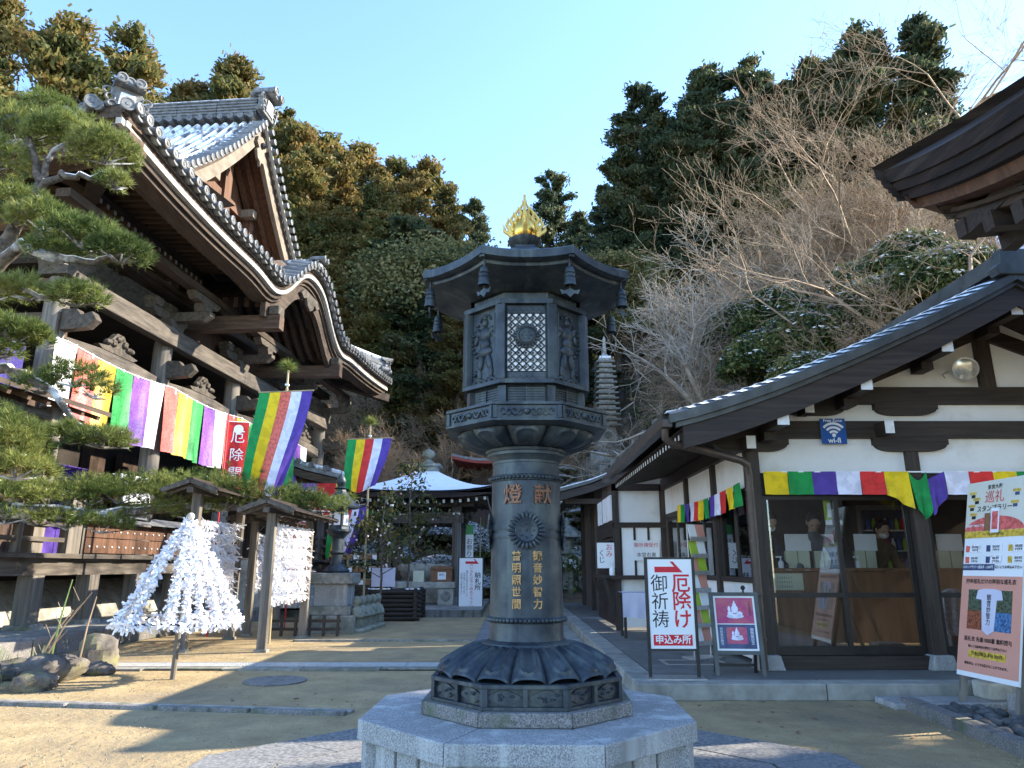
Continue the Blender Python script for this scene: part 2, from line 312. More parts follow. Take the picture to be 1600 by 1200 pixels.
# lettering: default font (its built-in fallback has the Japanese glyphs); each text becomes a flat mesh
TXT = {}
def glyph(s, size, mat, ext=0., bold=0.):
    key = (s, round(size, 4), mat.name, ext, bold)
    if key in TXT: return TXT[key]
    cu = bpy.data.curves.new('lettering', 'FONT'); cu.body = s; cu.size = size; cu.extrude = ext; cu.offset = bold; cu.align_x = 'CENTER'; cu.align_y = 'CENTER'; cu.resolution_u = 3; cu.space_line = .95
    ob = bpy.data.objects.new('lettering', cu); COL.objects.link(ob); dg = bpy.context.evaluated_depsgraph_get(); dg.update()
    me = bpy.data.meshes.new_from_object(ob.evaluated_get(dg)); me.name = 'lettering'
    bpy.data.objects.remove(ob); bpy.data.curves.remove(cu); me.materials.clear(); me.materials.append(mat)
    TXT[key] = me; return me
def text(s, size, mat, par, mw, ext=.0, vertical=False, bold=0., pitch=1.08, name='lettering', sx=1.):
    if vertical: s = '\n'.join(s)
    return link(name, glyph(s, size, mat, ext, bold), None, par, mw=mw @ Matrix.Diagonal((sx, 1, 1, 1)))
def face(loc, normal, up=(0, 0, 1)):       # matrix whose local XY lies on a board facing `normal`
    n = Vector(normal).normalized(); x = Vector(up).cross(n).normalized(); y = n.cross(x)
    m = Matrix((x, y, n)).transposed().to_4x4(); m.translation = Vector(loc); return m
FRONT = Matrix.Rotation(math.pi/2, 4, 'X')
def fr(x, y, z): return Matrix.Translation((x, y, z)) @ FRONT      # facing -Y
# ---------------------------------------------------------------- ground
def sst(a, b, x):
    t = min(1., max(0., (x-a)/(b-a))); return t*t*(3-2*t)
def hill_z(x, y):
    # hillside round the back of the precinct
    c = max(0, y-24.5); zc = .56*c
    d = (x-9)*.5+(y-16.5)*.86; zr = .86*max(0, d)
    w = sst(3, 10, x)
    z = (1-w)*zc+w*zr
    dl = max(0, (-x-15)*.55+(y-20)*.75); wl = sst(9, 20, -x)
    z = (1-wl)*z+wl*dl*.62
    z = 34*(1-math.exp(-z/34)) if z > 0 else 0
    return z+.35*min(1, z/2)*(math.sin(x*.9+y*.33)+math.sin(y*.71-x*.42))*.5
b = MB().bx(-400, 400, -60, 700, -.6, 0); o = b.build('ground', m_sand); setp(o, kind='structure')
P = []
for i in range(120):
    y = 15+i*.75; row = []
    for j in range(150):
        x = -62+j*.85; z = hill_z(x, y); row.append((x, y, z if z > .02 else -.35))
    P.append(row)
o = MB().grid(P).build('hillside', m_soil, smooth=180); setp(o, kind='structure')
# octagonal paving round the lantern, cut into slabs
LX, LY = .082, 4.2
pav = setp(link('paving', bpy.data.meshes.new('paving_bed')), kind='structure')
pav.data.from_pydata([(LX+2.06/math.cos(R(22.5))*math.cos(R(22.5+45*k)), LY+2.06/math.cos(R(22.5))*math.sin(R(22.5+45*k)), .003) for k in range(8)], [], [tuple(range(8))]); pav.data.materials.append(m_conc_d)
random.seed(4)
def octpt(k, r):      # r = apothem
    a = R(22.5+45*k); return Vector((LX+r/math.cos(R(22.5))*math.cos(a), LY+r/math.cos(R(22.5))*math.sin(a), 0))
for k in range(8):
    for (r0, r1, nn) in ((1.0, 1.52, 2), (1.53, 2.05, 3)):
        for q in range(nn):
            g = .006
            A = octpt(k, r0).lerp(octpt(k+1, r0), q/nn); B = octpt(k, r0).lerp(octpt(k+1, r0), (q+1)/nn)
            C = octpt(k, r1).lerp(octpt(k+1, r1), (q+1)/nn); D = octpt(k, r1).lerp(octpt(k+1, r1), q/nn)
            m = (A+B+C+D)/4; pts = [p+(m-p)*(g/.3) for p in (A, B, C, D)]
            mb = MB(); mb.prism([(0, 0), (1, 0), (2, 0), (3, 0)], (0, 0, 0), (0, 0, 0), (0, 0, 0), (0, 0, 0)); mb = MB()
            z1 = .018+random.random()*.004
            mb.add([(p.x, p.y, .001) for p in pts]+[(p.x, p.y, z1) for p in pts], [(4, 5, 6, 7), (0, 1, 5, 4), (1, 2, 6, 5), (2, 3, 7, 6), (3, 0, 4, 7)])
            mb.build('slab', m_pave, pav)
# stone path leading back from the lantern
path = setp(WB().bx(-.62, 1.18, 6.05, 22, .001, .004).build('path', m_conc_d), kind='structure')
y = 6.2
slabs = {}
while y < 21.5:
    L_ = .9
    for (x0, x1) in ((-.6, -.36), (-.35, .16), (.17, .66), (.67, .86)):
        key = round(x1-x0, 3)
        if key not in slabs: slabs[key] = MB().bx(-(x1-x0)/2+.006, (x1-x0)/2-.006, .006, L_-.006, 0, .016).mesh('slab', m_pave)
        link('slab', slabs[key], None, path, loc=((x0+x1)/2, y+random.uniform(-.02, .02)+(0 if x0 > -.3 else .3), .003+random.random()*.004))
    y += L_
setp(WB().bx(.92, 1.16, 6.9, 22, .001, .006).build('gutter', m_conc), kind='structure')
# concrete platform of the office with a kerb of long stones
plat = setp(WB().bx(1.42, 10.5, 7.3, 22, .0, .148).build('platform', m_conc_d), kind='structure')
for i in range(8):
    WB().bx(1.16+i*1.75+.004, 1.16+(i+1)*1.75-.004, 7.05, 7.3, 0, .15).build('kerb_stone', m_conc, plat, bevel=.012)
for i in range(9):
    WB().bx(1.16, 1.41, 7.305+i*1.6, 7.305+(i+1)*1.6-.008, 0, .15).build('kerb_stone', m_conc, plat, bevel=.012)
WB().bx(1.9, 3.0, 7.75, 8.1, .148, .152)
hatch = WB(); 
for (a, b_, c, d) in ((1.35, 2.05, 8.35, 8.39), (1.35, 2.05, 8.75, 8.79), (1.35, 1.39, 8.391, 8.749), (2.01, 2.05, 8.391, 8.749)): hatch.bx(a+.35, b_+.35, c, d, .148, .153)
hatch.build('hatch_frame', m_steel, plat)
# low stone edging, drain grating, manhole, terrace of the hall
edge = setp(WB().bar((-9, 7.60, .006), (-1.35, 6.50, .006), .12, .03).build('edging', m_stone), kind='structure')
for i in range(9):
    t0 = i/9; t1 = (i+1)/9-.004
    A = Vector((-9, 7.50, .012)); B = Vector((-1.35, 6.40, .012)); WB().bar(A.lerp(B, t0), A.lerp(B, t1), .07, .045).build('kerb_stone', m_granite_d, edge, bevel=.01)
drain = setp(WB().bx(-7.2, -.62, 9.02, 9.72, .0, .012).build('drain', m_conc_d), kind='structure')
gm = MB()
for i in range(30): gm.bx(i*.033, i*.033+.018, 0, .34, 0, .012)
for j in range(4): gm.bx(0, .99, j*.106, j*.106+.02, .004, .014)
gm = gm.mesh('grating', m_grate)
for i in range(6): link('grating', gm, None, drain, loc=(-6.3+i*1.0, 9.24, .011))
for i in range(7): WB().bx(-7.2+i*.94+.01, -7.2+(i+1)*.94-.01, 9.02-.03*((i*7) % 3), 9.2, .0, .024).build('kerb_stone', m_stone, drain)
e2 = setp(WB().bx(-3.6, -.62, 12.35, 12.47, 0, .03).build('edging', m_stone), kind='structure')
mh = MB().lathe([(.33, 0), (.33, .012), (.30, .014), (0.0001, .014)], 28)
mh.build('manhole_cover', m_granite_d, loc=(-2.55, 8.2, .003)); setp(bpy.data.objects['manhole_cover'], 'round grey manhole cover set in the sand before the drain grating', 'manhole cover')
HR = -math.atan(.09)     # the hall stands turned a little from the view
terr = thing('terrace', None, None, (-6.5, 10.5, 0), HR); setp(terr, kind='structure')
MB().bx(-16, -.15, -1.6, 20, 0, .24).build('terrace_floor', m_conc, terr)
for i in range(13): MB().bx(-.15, .12, -1.6+i*1.2+.01, -1.6+(i+1)*1.2-.01, 0, .25+.01*((i*5) % 3)).build('kerb_stone', m_granite_d, terr, bevel=.015)
for i in range(7): MB().bx(-.16-(i+1)*1.2+.01, -.16-i*1.2, -1.86, -1.6, 0, .25).build('kerb_stone', m_granite_d, terr, bevel=.015)
t2 = setp(WB().bx(-6.2, -.75, 18.4, 24.6, 0, .16).build('pavement', m_conc), kind='structure')
for i in range(6): WB().bx(-6.2+i*.908+.006, -6.2+(i+1)*.908, 18.14, 18.4, 0, .165).build('kerb_stone', m_granite_d, t2)
# loose grit on the sand
rg0 = np.random.default_rng(9); n0 = 14000; G = np.zeros((n0, 3)); G[:, 0] = rg0.uniform(-6, 3.3, n0); G[:, 1] = 4.3+7.5*rg0.random(n0)**1.6; G[:, 2] = .002
keep = (np.hypot(G[:, 0]-LX, G[:, 1]-LY) > 2.25) & ~((G[:, 0] > -.65) & (G[:, 1] > 6)) ; G = G[keep]; s0 = (.003+.006*rg0.random(len(G))**3)[:, None]
a0 = rg0.random(len(G))*6.28; e0 = np.stack([np.cos(a0), np.sin(a0), 0*a0], 1); e1 = np.stack([np.cos(a0+2.1), np.sin(a0+2.1), 0*a0], 1); e2_ = np.stack([np.cos(a0+4.2), np.sin(a0+4.2), 0*a0], 1); tp = G+np.array([0, 0, 1.])*s0*1.1
me = tris('gravel', np.concatenate([G+e0*s0, G+e1*s0, G+e2_*s0]), np.concatenate([G+e1*s0, G+e2_*s0, G+e0*s0]), np.concatenate([tp]*3), m_grit); setp(link('gravel', me), 'fine loose grit scattered over the sand court', None, None, 'stuff')
nl = 170; G = np.zeros((nl, 3)); G[:, 0] = rg0.uniform(-6, 4, nl); G[:, 1] = np.where(rg0.random(nl) < .5, rg0.uniform(6.7, 7.05, nl), rg0.uniform(4.6, 9, nl)); G[:, 2] = .008
U0 = rdir(rg0, nl); U0[:, 2] *= .15; V0 = np.cross(U0, rdir(rg0, nl)*(.3, .3, 1)); s0 = (.010+.014*rg0.random(nl))[:, None]
setp(link('leaf_litter', quads('leaf_litter', G, U0*s0, V0*s0*.7, m_litter)), 'scattered dry leaf scraps on the sand court', None, None, 'stuff')
# ---------------------------------------------------------------- the bronze lantern
lan = thing('bronze_lantern', 'tall dark bronze lantern with golden flame finial on an octagonal granite base in the middle', 'lantern', (LX, LY, 0))
def octo(mb, prof, rot=0.): return mb.lathe([(r, z) for r, z in prof], 8, ph=R(22.5)+rot)
BR = -.035
def wedge(r0, r1, z0, z1, gap, rot):
    out = []
    for k in range(8):
        a0 = R(22.5+45*k)+rot; a1 = a0+R(45); mid = (a0+a1)/2; n = Vector((math.cos(mid), math.sin(mid), 0)); tv = Vector((-n.y, n.x, 0))
        h0 = r0*math.sin(R(22.5))-gap; h1 = r1*math.sin(R(22.5))-gap; d0 = r0*math.cos(R(22.5)); d1 = r1*math.cos(R(22.5))
        out.append(MB().prism([(d0, -h0), (d1, -h1), (d1, h1), (d0, h0)], (0, 0, z0), n, tv, (0, 0, z1-z0)))
    return out
gb = octo(MB(), [(.80, 0), (.80, .355)], BR).build('base_core', m_granite_d, lan)
for k in range(8):
    a = R(45*k)+BR+R(22.5); n = Vector((math.cos(a), math.sin(a), 0))
    MB().box(n*.845+Vector((0, 0, .18)), (.07, .11, .36), Matrix.Rotation(a, 4, 'Z')).build('corner_post', m_granite, lan, bevel=.006)
    a = R(45*k)+BR; n = Vector((math.cos(a), math.sin(a), 0)); tv = Vector((-n.y, n.x, 0))
    for q in (-1, 0, 1): MB().box(n*.765+tv*q*.185+Vector((0, 0, .18)), (.05, .165, .36), Matrix.Rotation(a, 4, 'Z')).build('base_panel', m_granite, lan, bevel=.008)
for w in wedge(.45, .916, .362, .456, .0015, BR): w.build('slab_stone', m_granite, lan, bevel=.007)
for w in wedge(.30, .592, .458, .524, .0015, BR): w.build('tier_stone', m_granite_d, lan, bevel=.006)
# bronze octagonal pedestal with panels
octo(MB(), [(.515, .524), (.515, .62), (.50, .64), (.3, .645)], BR).build('pedestal', m_bronze, lan)
rel_pan = MB()
for k in range(8):
    a = R(45*k)+BR; n = Vector((math.cos(a), math.sin(a), 0)); tv = Vector((-n.y, n.x, 0)); d = .515*math.cos(R(22.5)); h = .54*math.sin(R(22.5))
    fm = MB(); O = n*d
    def rect(mb, u0, u1, z0, z1, th): mb.prism([(u0, z0), (u1, z0), (u1, z1), (u0, z1)], O-n*.004, tv, (0, 0, 1), n*(th+.004))
    rect(fm, -h, h, .525, .541, .026); rect(fm, -h, h, .622, .641, .026)
    for u in (-h+.012, 0, h-.012): rect(fm, u-.012, u+.012, .5411, .6219, .024)
    fm.build('panel_frame', m_bronze, lan, bevel=.002)
    for sg in (-1, 1):
        u = sg*h/2; pl = MB(); pts = []
        for i in range(20):
            t = 2*math.pi*i/20; r_ = 1+.10*math.cos(4*t); pts.append((u+.076*r_*math.cos(t), .5815+.031*r_*math.sin(t)))
        pl.prism(pts, O-n*.002, tv, (0, 0, 1), n*.012)
        for i in range(5): pl.ball(O+n*.012+tv*(u+random.uniform(-.05, .05))+Vector((0, 0, .5815+random.uniform(-.016, .016))), (.012, .012, .006), 6, 4)
        pl.build('panel_relief', m_bronze, lan, smooth=35)
# lotus foot: revolved surface with petals
def petal_surface(n_pet, nth, prof, bump, rim, phase=0., groove=0., flip=False):
    P = []; J = len(prof)
    for j, (r, z) in enumerate(prof):
        s = j/(J-1); row = []
        for i in range(nth):
            t = 2*math.pi*i/nth; ph = ((t-phase)*n_pet/(2*math.pi)) % 1.0; x = 2*ph-1
            env = math.sqrt(max(0, 1-abs(x)**2.6)); e2 = math.sin(math.pi*min(1, s*1.02))**.6
            g = 0
            dr = bump*(1-abs(x)**4)*e2-bump*.55*e2+g
            if groove:
                hy = max(0., s-.52)/.40; ql = math.hypot(x, hy)-.46; dr += abs(groove)*(math.exp(-(ql/.10)**2)-(.35 if ql < 0 else 0))*min(1, s/.12)
            dr += rim*(env-.5)*s**3
            rr = r+dr*.7; zz = z+(dr*.9 if not flip else -dr*.6)+(.0 if s < .85 else (s-.85)/.15*rim*.5*(env-.6))
            row.append((rr*math.cos(t), rr*math.sin(t), zz))
        row.append(row[0]); P.append(row)
    return P
prof = [(.235, .785), (.266, .781), (.302, .770), (.340, .753), (.376, .734), (.408, .714), (.437, .694), (.460, .674), (.476, .657), (.480, .643), (.466, .634)]
prof2 = []
for i in range(len(prof)-1):
    for q in range(4): prof2.append((prof[i][0]+(prof[i+1][0]-prof[i][0])*q/4, prof[i][1]+(prof[i+1][1]-prof[i][1])*q/4))
prof2.append(prof[-1])
MB().grid(petal_surface(16, 640, prof2, .022, .045, phase=R(90)-R(11.25), groove=.013)).build('lotus_foot', m_bronze, lan, smooth=60)
MB().lathe([(.2, .76), (.245, .765), (.252, .78), (.246, .795), (.228, .802), (.215, .81), (.2, .81)], 64).build('foot_ring', m_bronze, lan, smooth=35)
MB().lathe([(.212, .805), (.207, .83), (.207, .90), (.215, .905), (.215, .928), (.208, .932), (.204, 1.1), (.2015, 1.3), (.200, 1.45), (.199, 1.67), (.206, 1.676), (.206, 1.704), (.197, 1.709), (.194, 1.775)], 80).build('column', m_bronze, lan, smooth=30)
for z, rr, nn in ((.9165, .219, 58), (1.69, .209, 56)):
    bd = MB()
    for i in range(nn):
        t = 2*math.pi*i/nn; bd.ball((rr*math.cos(t), rr*math.sin(t), z), .0125, 8, 5)
    bd.build('bead_ring', m_bronze, lan, smooth=60)
for z0, z1 in ((1.352, 1.378), (1.398, 1.428)):
    MB().lathe([(.19, z0), (.2055, z0), (.2075, (z0+z1)/2), (.2055, z1), (.19, z1)], 64).build('belt', m_bronze, lan, smooth=30)
for k in range(4):
    a = R(-90+90*k); c = Vector((math.cos(a)*.204, math.sin(a)*.204, 1.392)); n = Vector((math.cos(a), math.sin(a), 0)); Q = face((0, 0, 0), n)
    md = MB().lathe([(.066, 0), (.066, .018), (.060, .023), (.056, .020), (0.0001, .022)], 32, c=c-n*.004, mw=Q)
    for i in range(24):
        t = 2*math.pi*i/24; pm = Q @ Matrix.Rotation(t, 4, 'Z') @ Matrix.Translation((.083, 0, .008)); md.ball(c+(pm @ Vector((0, 0, 0)))-Vector((0, 0, 0)), (.026, .0105, .009), 8, 5, (Q @ Matrix.Rotation(t, 4, 'Z')).to_3x3().to_4x4())
    for i in range(9):
        t = 2*math.pi*i/8; rr = .036 if i < 8 else 0; md.ball(c+(Q @ Vector((rr*math.cos(t), rr*math.sin(t), .020))), .0055, 6, 4)
    md.build('medallion', m_bronze, lan, smooth=40)
def colchar(ch, x, z, size, mat, r):
    a = math.asin(x/r); n = Vector((math.sin(a), -math.cos(a), 0)); text(ch, size, mat, lan, face(n*(r+.004)+Vector((0, 0, z)), n), ext=.005, bold=.0012)
colchar('燈', -.076, 1.585, .116, m_bronze_l, .2); colchar('献', .088, 1.585, .116, m_bronze_l, .2)
for i, (a_, b_) in enumerate(zip('普明照世間', '観音妙智力')):
    colchar(a_, -.056, 1.252-i*.063, .055, m_gilt_l, .203); colchar(b_, .056, 1.252-i*.063, .055, m_gilt_l, .203)
# neck and lotus bowl
MB().lathe([(.19, 1.77), (.197, 1.776), (.197, 1.79), (.206, 1.80), (.214, 1.815), (.226, 1.822), (.226, 1.838), (.236, 1.842), (.24, 1.855), (.232, 1.862), (.2, 1.863)], 72).build('neck', m_bronze, lan, smooth=35)
prof = [(.225, 1.862), (.262, 1.868), (.300, 1.880), (.334, 1.895), (.362, 1.913), (.382, 1.933), (.393, 1.953), (.380, 1.964), (.34, 1.968)]
prof2 = []
for i in range(len(prof)-1):
    for q in range(4): prof2.append((prof[i][0]+(prof[i+1][0]-prof[i][0])*q/4, prof[i][1]+(prof[i+1][1]-prof[i][1])*q/4))
MB().grid(petal_surface(10, 480, prof2, .05, .02, phase=R(-90)-R(18), groove=.009, flip=True)).build('lotus_bowl', m_bronze, lan, smooth=60)
# gallery platform
octo(MB(), [(.30, 1.945), (.44, 1.95), (.50, 1.962), (.50, 1.972), (.486, 1.976), (.486, 2.045), (.50, 2.05), (.50, 2.064), (.38, 2.075)]).build('gallery', m_bronze, lan)
for k in range(8):
    a = R(45*k); n = Vector((math.cos(a), math.sin(a), 0)); tv = Vector((-n.y, n.x, 0)); d = .486*math.cos(R(22.5)); h = .486*math.sin(R(22.5)); O = n*d
    fr_ = MB()
    for sg in (-1, 1): fr_.prism([(sg*h, 1.976), (sg*(h-.022), 1.976), (sg*(h-.022), 2.045), (sg*h, 2.045)], O-n*.002, tv, (0, 0, 1), n*.012)
    rl = MB()
    for sg in (-1, 1):
        pts = []
        for i in range(16):
            t = i/15; pts.append(O+n*.004+tv*(sg*(.02+.115*t))+Vector((0, 0, 2.01+.016*math.sin(t*11+.5))))
        rl.tube(pts, [.009*(1-.5*abs(2*i/15-1)) for i in range(16)], 5)
        for q in (.04, .07, .1, .13):
            pts = [O+n*.004+tv*(sg*(q+.014*math.cos(s_)))+Vector((0, 0, 2.01+.018*math.sin(s_)*(1 if int(q*100) % 2 else -1))) for s_ in (0, .8, 1.6, 2.4, 3.2)]; rl.tube(pts, [.006, .0055, .005, .004, .002], 5)
    rl.ball(O+tv*0+Vector((0, 0, 2.012)), (.02, .02, .02), 8, 5)
    fr_.build('relief_frame', m_bronze, lan); rl.build('cloud_relief', m_bronze, lan, smooth=60)
# fire box
octo(MB(), [(.345, 2.06), (.345, 2.18), (.36, 2.19), (.36, 2.2)]).build('louvre_band', m_bronze, lan)
octo(MB(), [(.375, 2.19), (.402, 2.192), (.402, 2.215), (.375, 2.217)]).build('lower_rail', m_bronze, lan)
octo(MB(), [(.36, 2.662), (.400, 2.664), (.400, 2.692), (.36, 2.694)]).build('upper_rail', m_bronze, lan)
octo(MB(), [(.33, 2.68), (.34, 2.80)]).build('frieze', m_bronze, lan)
core = octo(MB(), [(.20, 2.2), (.20, 2.67)]).build('lamp_chamber', m_paper, lan)
for k in range(8):
    a = R(45*k+22.5); n = Vector((math.cos(a), math.sin(a), 0))
    MB().box(n*.372+Vector((0, 0, 2.44)), (.045, .062, .452), Matrix.Rotation(a, 4, 'Z')).build('post', m_bronze, lan, bevel=.006)
    MB().box(n*.348+Vector((0, 0, 2.125)), (.035, .05, .12), Matrix.Rotation(a, 4, 'Z')).build('short_post', m_bronze, lan)
    a = R(45*k); n = Vector((math.cos(a), math.sin(a), 0)); tv = Vector((-n.y, n.x, 0)); up = Vector((0, 0, 1)); d = .38*math.cos(R(22.5)); O = n*(d-.008)
    lv = MB()
    for q in range(7): lv.box(n*(.345*math.cos(R(22.5)))+up*(2.085+q*.0145), (.012, .20, .008), Matrix.Rotation(a, 4, 'Z'))
    lv.box(n*(.345*math.cos(R(22.5))+.006)+up*2.13, (.012, .008, .1), Matrix.Rotation(a, 4, 'Z'))
    lv.build('louvre', m_bronze, lan)
    w = .107
    if k % 2 == 0:      # lattice window
        MB().prism([(-w, 2.27), (w, 2.27), (w, 2.61), (-w, 2.61)], O-n*.013, tv, up, n*.004).build('paper_pane', m_paper, lan)
        lt = MB(); s_ = .0415
        x0, x1, z0, z1 = -w, w, 2.27, 2.61
        for sg in (-1, 1):
            c = -30
            while c < 30:
                # line u = sg*(z-z0)+c*s_
                pts = []
                lo_z, hi_z = z0, z1
                for zz in np.linspace(z0, z1, 60):
                    u = sg*(zz-z0)+c*s_
                    if x0 <= u <= x1: pts.append((u, zz))
                if len(pts) > 2: lt.bar(O+tv*pts[0][0]+up*pts[0][1]-n*.004, O+tv*pts[-1][0]+up*pts[-1][1]-n*.004, .0075, .007, up=n)
                c += 1
        for u_ in np.arange(-w+s_/2, w, s_):
            for z_ in np.arange(z0+s_/2, z1, s_): lt.box(O+tv*u_+up*z_-n*.002, (.008, .011, .011), Matrix.Rotation(a, 4, 'Z'))
        lt.build('lattice', m_bronze, lan)
        Q = face((0, 0, 0), n); c = O+n*.002+up*2.475; md = MB().lathe([(.058, -.006), (.058, .008), (.045, .016), (.04, .011), (0.0001, .014)], 28, c=c, mw=Q)
        for i in range(20):
            t = 2*math.pi*i/20; md.ball(c+Q @ Vector((.064*math.cos(t), .064*math.sin(t), 0)), (.013, .010, .007), 6, 4, Q @ Matrix.Rotation(t, 4, 'Z'))
        for i in range(7):
            t = 2*math.pi*i/6; rr = .024 if i < 6 else 0; md.ball(c+Q @ Vector((rr*math.cos(t), rr*math.sin(t), .012)), .006, 6, 4)
        md.build('medallion', m_bronze, lan, smooth=40)
        for z_ in (2.24, 2.637):
            f2 = MB().prism([(-w-.012, z_-.023), (w+.012, z_-.023), (w+.012, z_+.023), (-w-.012, z_+.023)], O-n*.01, tv, up, n*.008)
            for i in range(6): f2.prism([(-w+.0357*i, z_), (-w+.0357*(i+.5), z_-.016), (-w+.0357*(i+1), z_), (-w+.0357*(i+.5), z_+.016)], O-n*.003, tv, up, n*.005)
            f2.build('diaper_panel', m_bronze, lan)
        f2 = MB()
        for sg in (-1, 1): f2.prism([(sg*w, 2.263), (sg*(w+.014), 2.263), (sg*(w+.014), 2.614), (sg*w, 2.614)], O-n*.012, tv, up, n*.016)
        f2.build('window_frame', m_bronze, lan)
    else:               # panel with a guardian figure in relief
        MB().prism([(-w-.012, 2.215), (w+.012, 2.215), (w+.012, 2.665), (-w-.012, 2.665)], O-n*.016, tv, up, n*.008).build('relief_ground', m_bronze, lan)
        fg = MB(); sgn = 1 if k in (5, 1) else -1
        def E(u, z, ru, rz, th=.02, rot=0.): fg.ball(O-n*.007+tv*(u*sgn)+up*z, (ru*1.12, rz*1.08, th*.7), 10, 6, face((0, 0, 0), n) @ Matrix.Rotation(rot*sgn, 4, 'Z'))
        E(0, 2.585, .021, .026, .026); E(0, 2.617, .016, .014, .022); E(0, 2.515, .046, .045, .03); E(0, 2.455, .040, .038, .03); E(0, 2.41, .055, .035, .028)
        E(-.052, 2.535, .018, .032, .022, .5); E(.052, 2.53, .018, .03, .022, -.6); E(-.070, 2.49, .014, .032, .022, -.3); E(.074, 2.50, .014, .034, .02, .8)
        E(-.035, 2.35, .022, .055, .026, -.15); E(.035, 2.345, .022, .055, .024, .25); E(-.045, 2.285, .016, .04, .02, .1); E(.052, 2.28, .016, .04, .02, -.05); E(-.055, 2.245, .026, .012, .02); E(.062, 2.24, .026, .012, .02)
        fg.tube([O+tv*(sgn*.088)+up*2.25, O+tv*(sgn*.082)+up*2.63], .0055, 6)
        for i in range(14):
            t = math.pi*(.1+.8*i/13); fg.ball(O-n*.006+tv*(.045*math.cos(t))+up*(2.59+.045*math.sin(t)), (.007, .012, .008), 6, 4)
        for i in range(12):
            t = i/11; fg.ball(O-n*.008+tv*((-.085+.03*math.sin(t*7))*sgn)+up*(2.28+.3*t), (.014, .02, .01), 6, 4)
        for i in range(9): fg.ball(O-n*.01+tv*(-.09+.0225*i)+up*(2.232+.008*(i % 2)), (.018, .014, .014), 6, 4)
        fg.build('figure_relief', m_bronze, lan, smooth=60)
# roof: eight curved panes, thick rim turned up at the corners
def octr(t): 
    q = ((t-R(22.5)) % R(45))-R(22.5); return math.cos(R(22.5))/math.cos(q), abs(q)/R(22.5)
def octgrid(prof, lift, nth=128):
    P = []
    for r, z, lf in prof:
        row = []
        for i in range(nth+1):
            t = 2*math.pi*i/nth; t = math.pi/8*0+t
            k_, c = octr(t); rr = r*(k_*1.0+.012*lf*c**3); row.append((rr*math.cos(t), rr*math.sin(t), z+lift*lf*c**2.5))
        P.append(row)
    return P
MB().grid(octgrid([(.30, 2.80, 0), (.46, 2.83, .25), (.56, 2.838, .6), (.62, 2.835, .85), (.640, 2.838, 1), (.655, 2.842, 1), (.657, 2.886, 1), (.645, 2.894, 1), (.54, 2.915, .6), (.40, 2.965, .3), (.25, 3.04, .1), (.15, 3.10, 0), (.13, 3.11, 0)], .022)).build('roof', m_bronze, lan, smooth=45)
MB().grid(octgrid([(.36, 2.75, 0), (.52, 2.80, .5), (.60, 2.812, .8), (.605, 2.825, .9), (.60, 2.838, .9), (.4, 2.83, .3)], .022)).build('inner_eave', m_bronze, lan, smooth=35)
MB().lathe([(.16, 3.06), (.155, 3.10), (.13, 3.135), (.085, 3.15), (.001, 3.155)], 48).build('dome', m_bronze, lan, smooth=40)
bx_ = MB().bx(-.058, .058, -.058, .058, 3.12, 3.175)
for a in range(4):
    m_ = Matrix.Rotation(R(90*a), 4, 'Z'); bx_.box(m_ @ Vector((0, -.060, 3.168)), (.125, .01, .012), m_); bx_.box(m_ @ Vector((-.05, -.060, 3.14)), (.012, .006, .045), m_); bx_.box(m_ @ Vector((.05, -.060, 3.14)), (.012, .006, .045), m_)
bx_.build('finial_box', m_bronze, lan)
P = []
for r, z in ((.062, 3.172), (.07, 3.178), (.086, 3.192), (.099, 3.210), (.105, 3.226), (.097, 3.228), (.05, 3.22)):
    P.append([((r+.007*abs(math.cos(t*7)))*math.cos(t), (r+.007*abs(math.cos(t*7)))*math.sin(t), z) for t in [2*math.pi*i/112 for i in range(113)]])
MB().grid(P).build('finial_lotus', m_bronze, lan, smooth=45)
MB().lathe([(.03, 3.222), (.056, 3.235), (.070, 3.26), (.076, 3.29), (.072, 3.32), (.055, 3.352), (.032, 3.38), (.012, 3.41), (.001, 3.45)], 40).build('jewel', m_gold, lan, smooth=60)
fl = MB()
for ang in (0, 90):
    m_ = Matrix.Rotation(R(ang), 4, 'Z')
    fl.prism([(-.010, 3.26), (.010, 3.26), (.013, 3.42), (.008, 3.5), (0, 3.56), (-.008, 3.5), (-.013, 3.42)], m_ @ Vector((0, -.008, 0)), m_ @ Vector((1, 0, 0)), (0, 0, 1), m_ @ Vector((0, .016, 0)))
    for sg in (-1, 1):
        for (u0, z0, um, zm, u1, z1, r_) in ((.02, 3.38, .035, 3.43, .012, 3.52, .011), (.05, 3.345, .068, 3.40, .040, 3.475, .012), (.07, 3.30, .098, 3.36, .072, 3.435, .012), (.074, 3.275, .125, 3.325, .108, 3.395, .012), (.06, 3.258, .135, 3.275, .142, 3.345, .012)):
            pts = []
            for i in range(11):
                t = i/10; u = (1-t)**2*u0+2*t*(1-t)*um+t*t*u1+.006*math.sin(t*13); z = (1-t)**2*z0+2*t*(1-t)*zm+t*t*z1; pts.append(m_ @ Vector((sg*u, 0, z)))
            fl.tube(pts, [r_*1.45*(1-.85*(i/10)**1.6) for i in range(11)], 6); fl.tube([p*.93+Vector((0, 0, 3.28*.07)) for p in pts[2:9]], [.009*(1-.8*i/6) for i in range(7)], 5)
fl.build('flame', m_gold2, lan, smooth=50)
bell_m = MB().lathe([(.004, 0), (.010, -.004), (.022, -.012), (.026, -.03), (.027, -.034), (.030, -.075), (.033, -.10), (.036, -.118), (.03, -.116), (.02, -.02)], 16)
for z in (-.045, -.07): bell_m.lathe([(.030, z-.004), (.0335, z), (.030, z+.004)], 16)
bell_m = bell_m.mesh('bell', m_bronze, 45)
